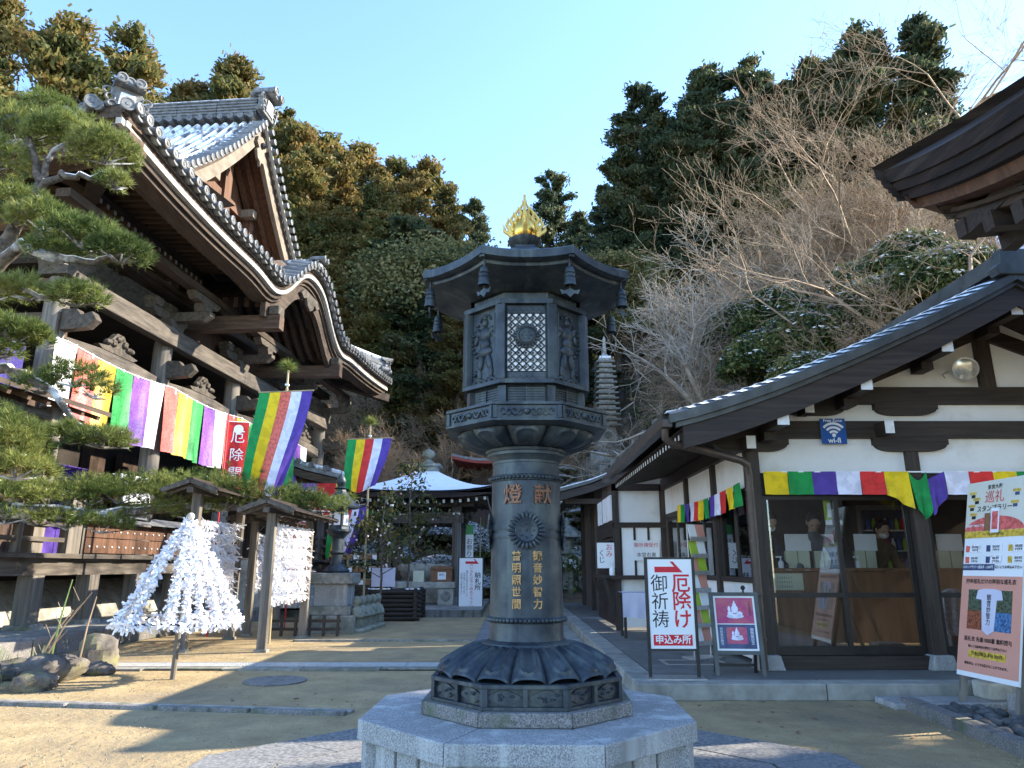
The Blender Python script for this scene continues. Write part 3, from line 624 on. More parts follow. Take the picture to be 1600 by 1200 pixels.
plate_m = MB().prism([(-.055, .012), (-.03, .004), (0, .018), (.03, .004), (.055, .012), (.045, -.016), (.022, -.012), (0, -.034), (-.022, -.012), (-.045, -.016)], (0, -.003, 0), (1, 0, 0), (0, 0, 1), (0, .006, 0)).tube([(0, 0, .01), (0, 0, .09)], .003, 5).mesh('wind_plate', m_bronze)
for k in range(8):
    a = R(45*k+22.5); n = Vector((math.cos(a), math.sin(a), 0)); p = n*.615
    MB().box(n*.60+Vector((0, 0, 2.862)), (.10, .034, .03), Matrix.Rotation(a, 4, 'Z')).build('rafter_nose', m_bronze, lan, bevel=.004)
    MB().tube([p+Vector((0, 0, 2.85)), p+Vector((0, 0, 2.80))], .007, 6).build('hook', m_bronze, lan)
    bl = link('bell', bell_m, None, lan, loc=p+Vector((0, 0, 2.805)), rot=(0, 0, .3*k)); link('wind_plate', plate_m, None, bl, loc=(0, 0, -.15), rot=(0, 0, a+1.2-.3*k))
# ---------------------------------------------------------------- temple office (right)
off_ = thing('temple_office', 'white plastered temple office with dark timber gable and sliding glass doors on the right', 'building', (5.5, 8, .15))
FX0, FXR = 2.7, 5.5
ROOFP = [(0, 4.34), (.35, 4.15), (1.0, 3.83), (1.8, 3.47), (2.6, 3.14), (3.2, 2.93), (3.6, 2.81), (3.86, 2.745)]      # distance from ridge, height of roof top
def rz_(d):
    d = abs(d)
    for (a, za), (b_, zb) in zip(ROOFP, ROOFP[1:]):
        if d <= b_: return za+(zb-za)*(d-a)/(b_-a)
    return ROOFP[-1][1]
Y0, Y1 = 7.2, 12.3
def prof_strip(mb, y0, y1, o0, o1, side, dmin=0., dmax=3.86, n=14):
    top = []; bot = []
    for i in range(n+1):
        d = dmin+(dmax-dmin)*i/n; z = rz_(d); top.append((side*d, z+o0)); bot.append((side*d, z+o1))
    mb.prism(top+bot[::-1], (FXR, y0, 0), (1, 0, 0), (0, 0, 1), (0, y1-y0, 0))
for sd_ in (-1, 1):
    m = WB(); prof_strip(m, Y0+.40, Y1, .065, -.055, sd_); m.build('roof', m_copper, off_, smooth=30)
    P = []
    for (yy, oo) in ((Y0+.0, -.018), (Y0+.12, .02), (Y0+.26, .05), (Y0+.41, .07)): P.append([(FXR+sd_*3.86*i/28, yy, rz_(3.86*i/28)+oo) for i in range(29)])
    WB().grid(P).build('verge_roll', m_copper, off_, smooth=60)
    m = WB(); prof_strip(m, Y0+.0, Y0+.06, -.02, -.11, sd_, 0, 3.87); m.build('verge_edge', m_copper, off_)
    m = WB(); prof_strip(m, Y0+.035, Y0+.12, -.112, -.165, sd_, 0, 3.80); m.build('verge_edge', m_copper, off_)
    m = WB(); prof_strip(m, Y0+.06, Y0+.13, -.166, -.40, sd_, 0, 3.72); m.build('bargeboard', m_wood_x, off_)
    m = WB(); prof_strip(m, Y0+.13, Y1-.05, -.17, -.20, sd_, 0, 3.72); m.build('soffit', m_wood_y, off_)
# snow lying in courses on the roof sheet
for sd_ in (-1, 1):
    for i in range(26):
        d0 = .2+i*.14; d1 = d0+.105
        m = WB(); top = []
        z0 = rz_(d0)+.068; z1 = rz_(d1)+.068
        m.prism([(sd_*d0, z0), (sd_*d1, z1), (sd_*d1, z1+.022), (sd_*d0, z0+.012)], (FXR, Y0+.40, 0), (1, 0, 0), (0, 0, 1), (0, Y1-Y0-.45, 0)); m.build('snow_course', m_snow_p, off_)
        if d1 < 3.8: WB().grid([[(FXR+sd_*(d0+.02), yy, rz_(d0+.02)+oo+.006), (FXR+sd_*(d1-.01), yy, rz_(d1-.01)+oo+.012)] for (yy, oo) in ((Y0+.03, -.007), (Y0+.12, .022), (Y0+.26, .052), (Y0+.41, .072))]).build('snow_course', m_snow_p, off_)
m = WB().bx(FXR-.16, FXR+.16, Y0+.1, Y1, 4.36, 4.54); m.build('ridge', m_copper, off_)
m = WB().prism([(-.2, 4.28), (.2, 4.28), (.24, 4.36), (.17, 4.42), (.15, 4.58), (-.15, 4.58), (-.17, 4.42), (-.24, 4.36)], (FXR, Y0-.02, 0), (1, 0, 0), (0, 0, 1), (0, .14, 0))
m.build('ridge_end', m_copper, off_, bevel=.01)
# posts and front wall
for i, x in enumerate((2.7, 4.5, 6.3, 8.1)):
    WB().bx(x-.072, x+.072, 7.93, 8.07, .30, 2.48).build('post', m_wood_v if i else m_wood_v, off_, bevel=.006)
    WB().prism([(-.14, .15), (.14, .15), (.10, .30), (-.10, .30)], (x, 7.86, 0), (1, 0, 0), (0, 0, 1), (0, .28, 0)).build('post_base', m_granite, off_, bevel=.01)
def bracket(x, z, hl, h, y0=7.915, y1=8.05):
    pts = [(-hl, z), (hl, z), (hl, z-h*.5)]
    for i in range(6):
        t = i/5*math.pi/2; pts.append((hl-.22+.20*math.cos(t), z-h*.5-h*.5*math.sin(t)))
    for i in range(6):
        t = math.pi/2-i/5*math.pi/2; pts.append((-hl+.22-.20*math.cos(t), z-h*.5-h*.5*math.sin(t)))
    pts.append((-hl, z-h*.5)); WB().prism(pts, (x, y0, 0), (1, 0, 0), (0, 0, 1), (0, y1-y0, 0)).build('bracket', m_wood_x, off_)
WB().bx(2.2, 8.8, 7.92, 8.08, 2.605, 2.80).build('beam', m_wood_x, off_)
WB().bx(3.45, 7.6, 7.93, 8.07, 3.0, 3.20).build('beam', m_wood_x, off_)
for x in (2.7, 4.5, 6.3, 8.1): bracket(x, 2.604, .42, .15)
for x in (3.45, 4.5, 6.3, 7.5): bracket(x, 3.0, .36, .13)
WB().bx(5.41, 5.59, 7.94, 8.06, 3.2, 4.0).build('king_post', m_wood_v, off_)
for sd_ in (-1, 1):
    WB().bar((FXR+sd_*.05, 8.0, 3.86), (FXR+sd_*1.75, 8.0, 3.16), .11, .16, up=(0, 0, 1)).build('strut', m_wood_x, off_)
    bracket(FXR+sd_*1.5, 3.40, .22, .12)
WB().bx(2.772, 4.428, 7.985, 8.03, 2.215, 2.604).build('wall', m_plaster, off_)
WB().bx(4.572, 6.228, 7.985, 8.03, 2.215, 2.604).build('wall', m_plaster, off_)
WB().bx(6.372, 8.028, 7.985, 8.03, 1.0, 2.604).build('wall', m_plaster, off_)
WB().bx(2.25, 8.75, 7.985, 8.03, 2.801, 2.999).build('wall', m_plaster, off_)
pts = [(-3.2, 3.0)]
for i in range(13):
    d = -3.2+i*6.4/12; pts.append((d, max(3.01, rz_(d)-.21)))
pts.append((3.2, 3.0)); WB().prism(pts, (FXR, 7.99, 0), (1, 0, 0), (0, 0, 1), (0, .04, 0)).build('gable_wall', m_plaster, off_)
# purlins with white painted ends, running back under the verge
for d in (2.66, 1.74, .82, 0, -.82, -1.74, -2.66):
    z = rz_(d)-.41 if d else 3.93; s_ = .062
    p = WB().bx(FXR-d-s_, FXR-d+s_, 7.30, 7.93, z-.075, z+.075).build('purlin', m_wood_y, off_)
    WB().bx(FXR-d-s_, FXR-d+s_, 7.294, 7.2995, z-.075, z+.075).build('white_end', m_white_end, p)
    WB().bx(FXR-d-s_*1.1, FXR-d+s_*1.1, 7.70, 7.93, z-.16, z-.076).build('purlin_block', m_wood_y, off_)
for (x, z) in ((2.62, 2.53), (3.30, 2.93), (4.16, 2.70)):
    p = WB().bx(x-.05, x+.05, 7.70, 7.93, z-.08, z+.06).build('beam_nose', m_wood_y, off_); WB().bx(x-.05, x+.05, 7.694, 7.6995, z-.08, z+.06).build('white_end', m_white_end, p)
# sliding glass doors, two to a bay
def door(x0, x1, y, z0=.29, z1=1.97):
    d = WB().bx(x0, x0+.05, y, y+.032, z0, z1).build('sliding_door', m_alu, off_)
    for nm, a in (('stile', (x1-.05, x1, y, y+.032, z0, z1)), ('top_rail', (x0+.05, x1-.05, y, y+.032, z1-.05, z1)), ('mid_rail', (x0+.05, x1-.05, y, y+.032, .875, .925)), ('bottom_rail', (x0+.05, x1-.05, y, y+.032, z0, z0+.09))):
        WB().bx(*a).build(nm, m_alu, d)
    WB().bx(x0+.05, x1-.05, y+.012, y+.018, .925, z1-.05).build('glass_pane', m_glass, d)
    WB().bx(x0+.05, x1-.05, y+.012, y+.018, z0+.09, .875).build('glass_pane', m_glass, d)
    WB().bx(x0+.012, x0+.032, y-.008, y-.0005, 1.0, 1.16).build('handle', m_black, d)
for (a, b_) in ((2.772, 4.428), (4.572, 6.228)):
    mid = (a+b_)/2; door(a+.01, mid+.025, 7.985); door(mid-.025, b_-.01, 8.03)
    WB().bx(a, b_, 7.95, 8.08, .152, .285).build('door_sill', m_wood_x, off_); WB().bx(a, b_, 7.95, 8.08, 1.975, 2.10).build('lintel', m_wood_x, off_)
WB().bx(2.772, 6.228, 7.97, 8.06, 2.105, 2.214).build('head_rail', m_wood_x, off_)
# inside: counter, back wall, floor
WB().bx(2.8, 8.3, 8.12, 12.2, .152, .20).build('indoor_floor', m_conc_d, off_)
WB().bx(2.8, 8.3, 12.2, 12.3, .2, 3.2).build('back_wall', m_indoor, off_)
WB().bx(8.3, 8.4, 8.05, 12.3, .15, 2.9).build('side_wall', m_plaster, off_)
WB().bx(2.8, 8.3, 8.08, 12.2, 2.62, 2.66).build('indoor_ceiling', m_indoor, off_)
cnt = thing('counter', 'long brown wooden counter behind the sliding glass doors of the office', 'counter', (4.6, 8.75, .2))
x = 2.95
while x < 7.6: WB().bx(x+.003, min(x+.92, 7.6), 8.66, 8.70, .2, 1.14).build('front_panel', m_counter, cnt); x += .923
WB().bx(2.9, 7.65, 8.62, 9.12, 1.145, 1.18).build('counter_top', m_counter, cnt)
# left side of the office: posts, plaster and inset windows
for y in (9.45, 10.95): WB().bx(2.64, 2.76, y-.065, y+.065, .2, 2.6).build('side_post', m_wood_v, off_)
WB().bx(2.62, 2.78, 8.08, 12.6, 2.50, 2.68).build('side_beam', m_wood_y, off_)
for (a, b_) in ((8.08, 9.38), (9.52, 10.88), (11.02, 12.6)):
    WB().bx(2.69, 2.72, a, b_, 2.08, 2.499).build('side_wall', m_plaster, off_)
    WB().bx(2.68, 2.74, a, b_, 2.0, 2.078).build('side_rail', m_wood_y, off_)
    WB().bx(2.66, 2.76, a, b_, 1.02, 1.08).build('side_sill', m_wood_y, off_)
    WB().bx(2.69, 2.72, a, b_, .2, 1.018).build('side_dado', m_plaster, off_)
    w = WB(); n = 2
    for k in range(n):
        y0 = a+(b_-a)*k/n+.006; y1 = a+(b_-a)*(k+1)/n-.006
        f = WB().bx(2.70, 2.73, y0, y0+.04, 1.082, 1.998).build('window', m_wood_v, off_)
        WB().bx(2.70, 2.73, y1-.04, y1, 1.082, 1.998).build('window_stile', m_wood_v, f); WB().bx(2.70, 2.73, y0+.04, y1-.04, 1.95, 1.998).build('window_rail', m_wood_y, f)
        WB().bx(2.712, 2.718, y0+.04, y1-.04, 1.082, 1.95).build('glass_pane', m_glass, f)
# rafters under the left eave, white ends, gutter and downpipe
rf = WB().bar((1.74, 0, 2.56), (2.75, 0, 2.78), .05, .07)
rfm = MB().bar((0, 0, 0), (1.0, 0, .22), .05, .075).mesh('rafter', m_wood_x); rfe = MB().bx(-.004, -.0005, -.024, .024, -.038, .034).mesh('white_end', m_white_end)
y = Y0+.2
while y < Y1-.1:
    r_ = link('rafter', rfm, None, off_, loc=Vector((1.76, y, 2.52))-off(off_)); link('white_end', rfe, None, r_, loc=(0, 0, 0)); y += .16
WB().bx(1.56, 1.66, Y0+.03, Y1, 2.60, 2.68).build('gutter', m_pipe, off_)
WB().tube([(1.61, 7.35, 2.6), (1.61, 7.36, 2.50), (1.70, 7.40, 2.44), (1.95, 7.5, 2.42), (2.5, 7.72, 2.32), (2.58, 7.78, 2.28), (2.6, 7.8, 2.15), (2.6, 7.82, .17)], .042, 12).build('downpipe', m_pipe, off_, smooth=50)
for z in (2.0, 1.45, .9, .45): WB().lathe([(.042, z), (.05, z+.005), (.05, z+.03), (.042, z+.035)], 14, c=(2.6, 7.813, 0)).build('pipe_collar', m_pipe, off_, smooth=40)
# wing behind, its front facing the court
wing = thing('office_wing', 'lower office wing with white plaster over three frosted windows and a ledge', 'building', (2.6, 13.5, .15))
WB().bx(1.86, 2.64, 12.72, 12.76, 1.95, 2.5).build('wall', m_plaster, wing)
WB().bx(1.86, 2.64, 12.72, 12.76, .2, .98).build('wall', m_plaster, wing)
for x in (1.83, 2.66): WB().bx(x-.05, x+.05, 12.68, 12.8, .15, 2.62).build('post', m_wood_v, wing)
WB().bx(1.78, 2.7, 12.66, 12.82, 1.86, 1.948).build('beam', m_wood_x, wing); WB().bx(1.7, 2.75, 12.55, 12.82, .985, 1.05).build('ledge', m_wood_x, wing)
WB().bx(1.78, 2.7, 12.68, 12.82, 2.502, 2.62).build('beam', m_wood_x, wing)
for k in range(3):
    x0 = 1.885+k*.245; f = WB().bx(x0, x0+.035, 12.71, 12.74, 1.052, 1.858).build('window', m_wood_v, wing); WB().bx(x0+.035, x0+.243, 12.725, 12.735, 1.052, 1.858).build('pane', m_paper, f)
WB().bx(1.80, 1.84, 12.8, 15.4, .2, 2.5).build('side_wall', m_wood_y, wing)
for y in (12.95, 13.6, 14.4): WB().bx(1.77, 1.799, y, y+.5, 2.0, 2.45).build('side_plaster', m_plaster, wing)
for i in range(9): WB().bx(1.74, 1.795, 12.9, 14.2, 1.15+i*.07, 1.19+i*.07).build('slat', m_wood_y, wing)
WB().bx(1.55, 1.80, 12.75, 14.3, 1.0, 1.05).build('side_ledge', m_wood_y, wing)
for y in (12.8, 14.2): WB().bar((1.6, y, 1.0), (1.8, y, .3), .06).build('ledge_brace', m_wood_y, wing)
# building further back whose snowy roof reaches to the left
back = thing('rear_hall', 'long low timber building with a snow dusted roof behind the office wing', 'building', (4, 17.5, .15))
RP = [(1.0, 2.83), (1.7, 3.02), (2.5, 3.33), (3.4, 3.75), (4.5, 4.35)]
top = RP; bot = [(x, z-.07) for x, z in RP][::-1]
WB().prism(top+bot, (0, 15.5, 0), (1, 0, 0), (0, 0, 1), (0, 6, 0)).build('roof', m_copper, back)
WB().prism([(x, z+.004) for x, z in RP]+[(x, z+.05) for x, z in RP][::-1], (.06, 15.6, 0), (1, 0, 0), (0, 0, 1), (0, 5.6, 0)).build('snow', m_snow_p, back, smooth=30)
WB().prism([(x+.05, z-.075) for x, z in RP]+[(x+.05, z-.24) for x, z in RP][::-1], (0, 15.55, 0), (1, 0, 0), (0, 0, 1), (0, .08, 0)).build('bargeboard', m_wood_x, back)
WB().prism([(x+.05, z-.075) for x, z in RP]+[(x+.05, z-.10) for x, z in RP][::-1], (0, 15.65, 0), (1, 0, 0), (0, 0, 1), (0, 5.8, 0)).build('soffit', m_wood_y, back)
for y in (16, 18.5, 21): WB().bx(2.0, 2.13, y-.06, y+.06, .15, 3.1).build('post', m_wood_v, back)
WB().bx(2.1, 4.5, 16, 21, .15, 3.1).build('wall', m_indoor, back)
WB().bx(1.2, 2.1, 15.95, 16.07, 2.55, 2.66).build('tie_beam', m_wood_x, back)
WB().tube([(1.12, 16.2, 2.62), (1.12, 17.6, 2.62)], .018, 8).build('lamp_tube', m_white_end, back)
# ---- things on and in the office
m_lens = M('lamp_lens', (.42, .41, .37), (.68, .66, .60), rough=.18, metal=.5, scale=18)
fl_ = thing('floodlight', 'round silver floodlight fixed to the white gable of the office', 'floodlight', (5.17, 7.96, 3.37))
FQ = face((0, 0, 0), (-.42, -1, -.30)); WB().lathe([(.0001, -.11), (.05, -.11), (.095, -.075), (.122, -.02), (.130, 0), (.134, .006), (.122, .008)], 28, c=(5.17, 7.80, 3.38), mw=FQ).build('reflector', m_steel, fl_, smooth=50)
WB().lathe([(.119, -.004), (.117, .010), (.08, .020), (.04, .024), (.0001, .025)], 28, c=(5.17, 7.80, 3.38), mw=FQ).build('lens', m_lens, fl_, smooth=50)
WB().tube([(5.17, 7.99, 3.37), (5.17, 7.86, 3.37)], .02, 8).build('bracket', m_steel, fl_)
WB().tube([(5.03, 7.97, 3.32), (5.0, 7.97, 3.36), (5.05, 7.92, 3.39)], .006, 6).build('clip', m_steel, fl_)
wf = thing('wifi_sign', 'blue square wifi sign with white arcs on the dark office beam', 'sign', (3.63, 7.9, 2.54))
WB().bx(3.487, 3.773, 7.902, 7.914, 2.535, 2.825).build('board', m_wifi, wf, bevel=.004)
def arcs(cx, cy, cz, r, th, par, mat, a0=42, a1=138):
    pts = [(r*math.cos(R(a)), r*math.sin(R(a))) for a in np.linspace(a0, a1, 18)]+[((r-th)*math.cos(R(a)), (r-th)*math.sin(R(a))) for a in np.linspace(a1, a0, 18)]
    WB().prism(pts, (cx, cy, cz), (1, 0, 0), (0, 0, 1), (0, .002, 0)).build('arc', mat, par)
for r_ in (.16, .115, .07): arcs(3.63, 7.8985, 2.62, r_, .026, wf, m_signw)
WB().lathe([(.0001, 0), (.022, 0), (.022, .002), (.0001, .002)], 20, c=(3.63, 7.90, 2.632), mw=Matrix.Rotation(R(90), 4, 'X')).build('dot', m_signw, wf)
O_ = off(wf)
text('Free Zone', .05, m_signw, wf, Matrix.Translation(Vector((3.63, 7.8985, 2.800))-O_) @ FRONT, ext=.001, bold=.0008)
text('wi-fi', .085, m_signw, wf, Matrix.Translation(Vector((3.63, 7.8985, 2.572))-O_) @ FRONT, ext=.001, bold=.0015)
# cloth buntings
def cloth_strip(mb, p0, p1, drop, nx=8, nz=7, wav=.012, seed=0, sag=.0, fold=None, nrm=None):
    p0 = Vector(p0); p1 = Vector(p1); d = p1-p0; n = nrm or Vector((d.y, -d.x, 0)).normalized(); P = []
    for j in range(nz+1):
        t = j/nz; row = []
        for i in range(nx+1):
            s = i/nx; w = wav*(.3+t)*math.sin(s*5.2+seed*1.7+t*1.4)+wav*.6*t*math.sin(s*11+seed*.9)
            z = -drop*t-sag*t*math.sin(math.pi*s)*.3
            p = p0+d*s+n*w+Vector((0, 0, z))
            row.append(p)
        P.append(row)
    mb.grid(P)
bt = thing('bunting', 'five colour cloth bunting hung across the office front above the glass doors', 'bunting', (4.5, 7.88, 2.2))
seq = ['yellow', 'green', 'purple', 'white', 'red', 'yellow', 'green', 'purple', 'white', 'red', 'yellow', 'green', 'purple']
x = 2.79
for i, c in enumerate(seq):
    w = .268
    if i == 6: w = .20
    if i == 7: w = .20
    dr = .255+.0*i; m = WB()
    if i in (5, 6, 7):
        P = []
        for j in range(9):
            t = j/8; row = []
            for k in range(10):
                s = k/9; X = x+w*s; sag = {5: s*.16, 6: .16+.05*math.sin(s*3.1), 7: .18*(1-s)}[i]
                topz = 2.222-(.0 if i == 5 else (.10*math.sin(math.pi*min(1, max(0, (s if i == 6 else 1-s)))) if i == 6 else .09*(1-s)))
                row.append((X+(.05*t*(1-s) if i == 6 else 0), 7.885-.03*math.sin(s*9+i)*t-.02*t, topz-(dr+sag-(2.222-topz)*.4)*t))
            P.append(row)
        m.grid(P)
    else: cloth_strip(m, (x, 7.885, 2.222), (x+w, 7.885, 2.222), dr, seed=i, nrm=Vector((0, -1, 0)))
    m.build('cloth_panel', CLOTH[c], bt, smooth=60); x += w
WB().bx(2.78, 6.2, 7.888, 7.896, 2.212, 2.226).build('cord', m_paper, bt)
bt2 = thing('bunting', 'short five colour bunting strung along the shaded side wall left of the downpipe', 'bunting', (2.6, 9.5, 2.1))
seq = ['yellow', 'green', 'purple', 'white', 'red', 'yellow', 'green', 'purple', 'white', 'red', 'yellow', 'green']
for i, c in enumerate(seq):
    y0 = 11.2-i*.262; p0 = (2.57, y0, 2.12-.05*math.sin(math.pi*i/12)); p1 = (2.57, y0-.262, 2.12-.05*math.sin(math.pi*(i+1)/12)); m = WB(); cloth_strip(m, p0, p1, .26, seed=i+3, wav=.014, nrm=Vector((-1, 0, 0))); m.build('cloth_panel', CLOTH[c], bt2, smooth=60)
# people behind the counter
def person(label, loc, coat, lean, turn, mask, hair=True, dress='coat', face_dir=None):
    t = thing('person', label, 'person', loc, turn, 'people behind the office counter')
    L_ = lean
    V = [(0, 0, .92), (0, -.03-L_*.10, 1.08), (0, -.05-L_*.30, 1.26), (0, -.05-L_*.46, 1.40), (0, -.05-L_*.56, 1.47), (0, -.07-L_*.64, 1.53),
         (-.17, -.05-L_*.40, 1.37), (-.25, -.10-L_*.40, 1.14), (-.17, -.32-L_*.35, 1.05), (.17, -.05-L_*.40, 1.37), (.25, -.10-L_*.40, 1.14), (.17, -.32-L_*.35, 1.05),
         (-.09, .02, .86), (-.10, 0, .47), (-.10, .04, .06), (.09, .02, .86), (.10, 0, .47), (.10, .04, .06)]
    E = [(0, 1), (1, 2), (2, 3), (3, 4), (4, 5), (3, 6), (6, 7), (7, 8), (3, 9), (9, 10), (10, 11), (0, 12), (12, 13), (13, 14), (0, 15), (15, 16), (16, 17)]
    rad = [.145, .14, .155, .12, .055, .05, .075, .058, .045, .075, .058, .045, .09, .07, .055, .09, .07, .055]
    me = bpy.data.meshes.new('body'); me.from_pydata(V, E, []); me.materials.append(coat); b_ = link('body', me, None, t)
    s = b_.modifiers.new('skin', 'SKIN'); sv_ = me.skin_vertices[0].data
    for i, r_ in enumerate(rad): sv_[i].radius = (r_, r_*(.72 if i < 4 else 1))
    sv_[0].use_root = True; ss = b_.modifiers.new('sub', 'SUBSURF'); ss.levels = 1; ss.render_levels = 2
    H = Vector((0, -.09-L_*.70, 1.60)); tilt = Matrix.Rotation(R(-18-40*L_), 4, 'X') if False else Matrix.Rotation(R(18+34*L_), 4, 'X')
    hd = MB(); hd.ball(H, (.075, .092, .112), 16, 12, tilt)
    hd.ball(H+tilt @ Vector((0, -.092, -.012)), (.014, .02, .024), 8, 6, tilt)
    for sg in (-1, 1): hd.ball(H+tilt @ Vector((sg*.076, .005, -.01)), (.012, .022, .032), 8, 6, tilt)
    hd.tube([H+tilt @ Vector((0, .02, -.07)), Vector(V[4])], [.048, .055], 10)
    h_ = hd.build('head', m_skin, t, smooth=60)
    ey = MB()
    for sg in (-1, 1): ey.ball(H+tilt @ Vector((sg*.030, -.083, .016)), (.013, .008, .006), 8, 5, tilt)
    ey.build('eyes', m_hair, h_)
    hr = MB(); hr.ball(H+tilt @ Vector((0, .018, .030)), (.084, .090, .100), 16, 10, tilt)
    hr.ball(H+tilt @ Vector((0, .05, -.02)), (.080, .06, .09), 14, 8, tilt)
    hr.build('hair', m_hair, h_, smooth=60)
    if mask: MB().ball(H+tilt @ Vector((0, -.050, -.048)), (.062, .056, .048), 14, 8, tilt).build('face_mask', m_signw, h_, smooth=60)
    for sg in (-1, 1):      # hands resting on the counter top
        hm = MB(); w0 = Vector((sg*.17, -.33-L_*.35, 1.045)); d = Vector((-sg*.25, -.95, -.06)).normalized(); sd2 = Vector((d.y, -d.x, 0))
        hm.bar(w0, w0+d*.085, .07, .028, w2=.08, h2=.024)
        for q, ln in ((-1.5, .062), (-.5, .075), (.5, .07), (1.5, .055)):
            b0 = w0+d*.085+sd2*(q*.019); hm.tube([b0, b0+d*ln*.55+Vector((0, 0, .006)), b0+d*ln+Vector((0, 0, -.006))], [.0085, .008, .006], 6)
        b0 = w0+d*.03+sd2*(-sg*.035); hm.tube([b0, b0+d*.03+sd2*(-sg*.02), b0+d*.06+sd2*(-sg*.022)], [.011, .009, .007], 6)
        hm.build('hand', m_skin, t, smooth=60)
    return t
person('dark haired person in white mask bending low by the left door edge', (3.00, 9.28, .12), m_coat3, .75, .15, True)
p2_ = person('person in grey jacket stooping behind the meeting of two glass doors', (3.78, 9.30, .12), m_coat1, .80, -.25, False)
p3_ = person('person in brown jacket and white mask standing behind the right glass door', (4.62, 9.45, .05), m_coat2, .35, .12, True)
# small things standing on the counter
def pump(x, y, label):
    t = thing('pump_bottle', label, 'pump bottle', (x, y, 1.181))
    MB().lathe([(.028, 0), (.032, .01), (.032, .06), (.022, .08), (.012, .085)], 14).build('bottle', m_signw, t, smooth=50); MB().tube([(0, 0, .085), (0, 0, .125)], .007, 8).bx(-.055, .012, -.01, .01, .12, .137).build('pump', m_signw, t)
    return t
pump(3.20, 8.72, 'white pump bottle on the counter between two people behind the left glass door'); pump(4.12, 8.72, 'white pump bottle on the counter in front of the person in brown'); pump(5.02, 8.72, 'white pump bottle on the counter behind the door right of the wide post')
def stand(x, w, lab, y=8.80):
    t = thing('card_stand', lab, 'card stand', (x, y, 1.181))
    for k in range(2): MB().bx(-w/2+k*w/2+.006, k*w/2-.006, 0, .05, 0, .20).build('cream_box', m_cream, t)
    MB().bx(-w/2+.02, w/2+.03, .02, .03, .202, .40).build('white_sheet', m_paper, t)
stand(3.44, .30, 'cream card stand with a white sheet on the counter behind the left glass door'); stand(4.26, .26, 'cream card stand with white sheet on counter beside the right edge of the second door')
stand(3.98-.2, .24, 'cream card stand with a white sheet between the two stooping people', 8.86); stand(5.28, .3, 'cream card stand with white sheet on the counter beyond the wide post')
def pinned(name, x0, x1, z0, z1, mat, lab, lines=0, y=8.02):
    t = thing(name, lab, 'notice', (x0, y, z0)); O_ = off(t); WB().bx(x0, x1, y, y+.004, z0, z1).build('sheet', mat, t); return t
n1 = pinned('notice', 3.50, 3.66, 1.70, 1.92, m_lime, 'lime green notice with white corner hanging behind the meeting of the first two doors', y=8.075)
WB().bx(3.535, 3.60, 8.068, 8.072, 1.73, 1.89).build('white_slip', m_paper, n1); WB().bx(3.50, 3.69, 8.066, 8.074, 1.65, 1.70).build('white_strip', m_paper, n1)
vm = thing('drinks_cabinet', 'glowing drinks cabinet with shelves of bottles inside behind the right doors', 'drinks cabinet', (5.05, 10.6, .2))
WB().bx(4.92, 5.62, 10.3, 10.9, .2, 2.05).build('case', m_steel, vm); WB().bx(4.98, 5.56, 10.27, 10.299, 1.05, 1.98).build('window', m_navy, vm)
for k in range(3):
    z = 1.12+k*.28; WB().bx(4.98, 5.56, 10.16, 10.268, z, z+.018).build('shelf', m_signw, vm)
    for i in range(7): WB().lathe([(.03, z+.02), (.032, z+.12), (.014, z+.16), (.014, z+.18)], 8, c=(5.03+i*.08, 10.21, 0)).build('bottle', (m_red, m_signw, m_wifi, m_lime)[(i+k) % 4], vm, smooth=50)
cal = thing('calendar_sheet', 'printed calendar sheet taped to the counter front behind the left door', 'calendar', (3.2, 8.655, .95))
WB().bx(2.98, 3.42, 8.654, 8.659, .93, 1.12).build('sheet', m_cream, cal); O_ = off(cal)
for r_ in range(3): text('1 2 3 4 5 6 7', .035, m_ink, cal, Matrix.Translation(Vector((3.2, 8.653, 1.07-r_*.05))-O_) @ FRONT)
# ---- sign boards outside
def stand_sign(name, label, cat, loc, rz, w, z0, z1, foot=.56):
    t = thing(name, label, cat, loc, rz)
    for sg in (-1, 1): MB().bx(sg*w/2-.015, sg*w/2+.015, -.015, .015, .012, z1+.02).build('upright', m_black, t)
    MB().bx(-w/2+.015, w/2-.015, -.012, .012, z1, z1+.02).build('top_bar', m_black, t); MB().bx(-w/2+.015, w/2-.015, -.012, .012, z0-.02, z0).build('bottom_bar', m_black, t)
    MB().bx(-w/2+.015, w/2-.015, -.01, .01, z0, z1).build('panel', m_signw, t)
    MB().bx(-foot/2, foot/2, -.14, .14, .0, .012).build('foot_plate', m_steel, t); return t
def arrow(t, x0, x1, z, s, y):
    MB().prism([(x0, z-.022*s), (x1, z-.022*s), (x1-.075*s, z+.062*s), (x1-.10*s, z+.062*s), (x1-.065*s, z+.022*s), (x0, z+.022*s)], (0, y, 0), (1, 0, 0), (0, 0, 1), (0, -.002, 0)).build('arrow', m_red, t)
s1 = stand_sign('notice_board', 'tall white sign with red arrow and black and red brush lettering on the office kerb', 'sign', (1.58, 7.38, .15), -.02, .47, .27, 1.12)
arrow(s1, -.15, .13, 1.02, 1.25, -.011)
for i, ch in enumerate('厄除け'): text(ch, .19, m_red, s1, fr(.105, -.0115, .875-i*.17), bold=.003)
for i, ch in enumerate('御祈祷'): text(ch, .175, m_ink, s1, fr(-.11, -.0115, .875-i*.17), bold=.0)
MB().bx(-.19, .19, -.0125, -.0105, .30, .40).build('red_band', m_red, s1); text('申込み所', .088, m_signw, s1, fr(0, -.0135, .35), bold=.002)
s2 = stand_sign('notice_board', 'white sign with red arrow and small brush text standing beside the lantern column', 'sign', (-1.12, 20.0, 0), .0, .66, .14, 1.42, .75)
arrow(s2, -.15, .22, 1.30, 1.5, -.011)
text('納札所', .17, m_ink, s2, fr(.19, -.0115, .80), vertical=True, bold=.002, name='lettering')
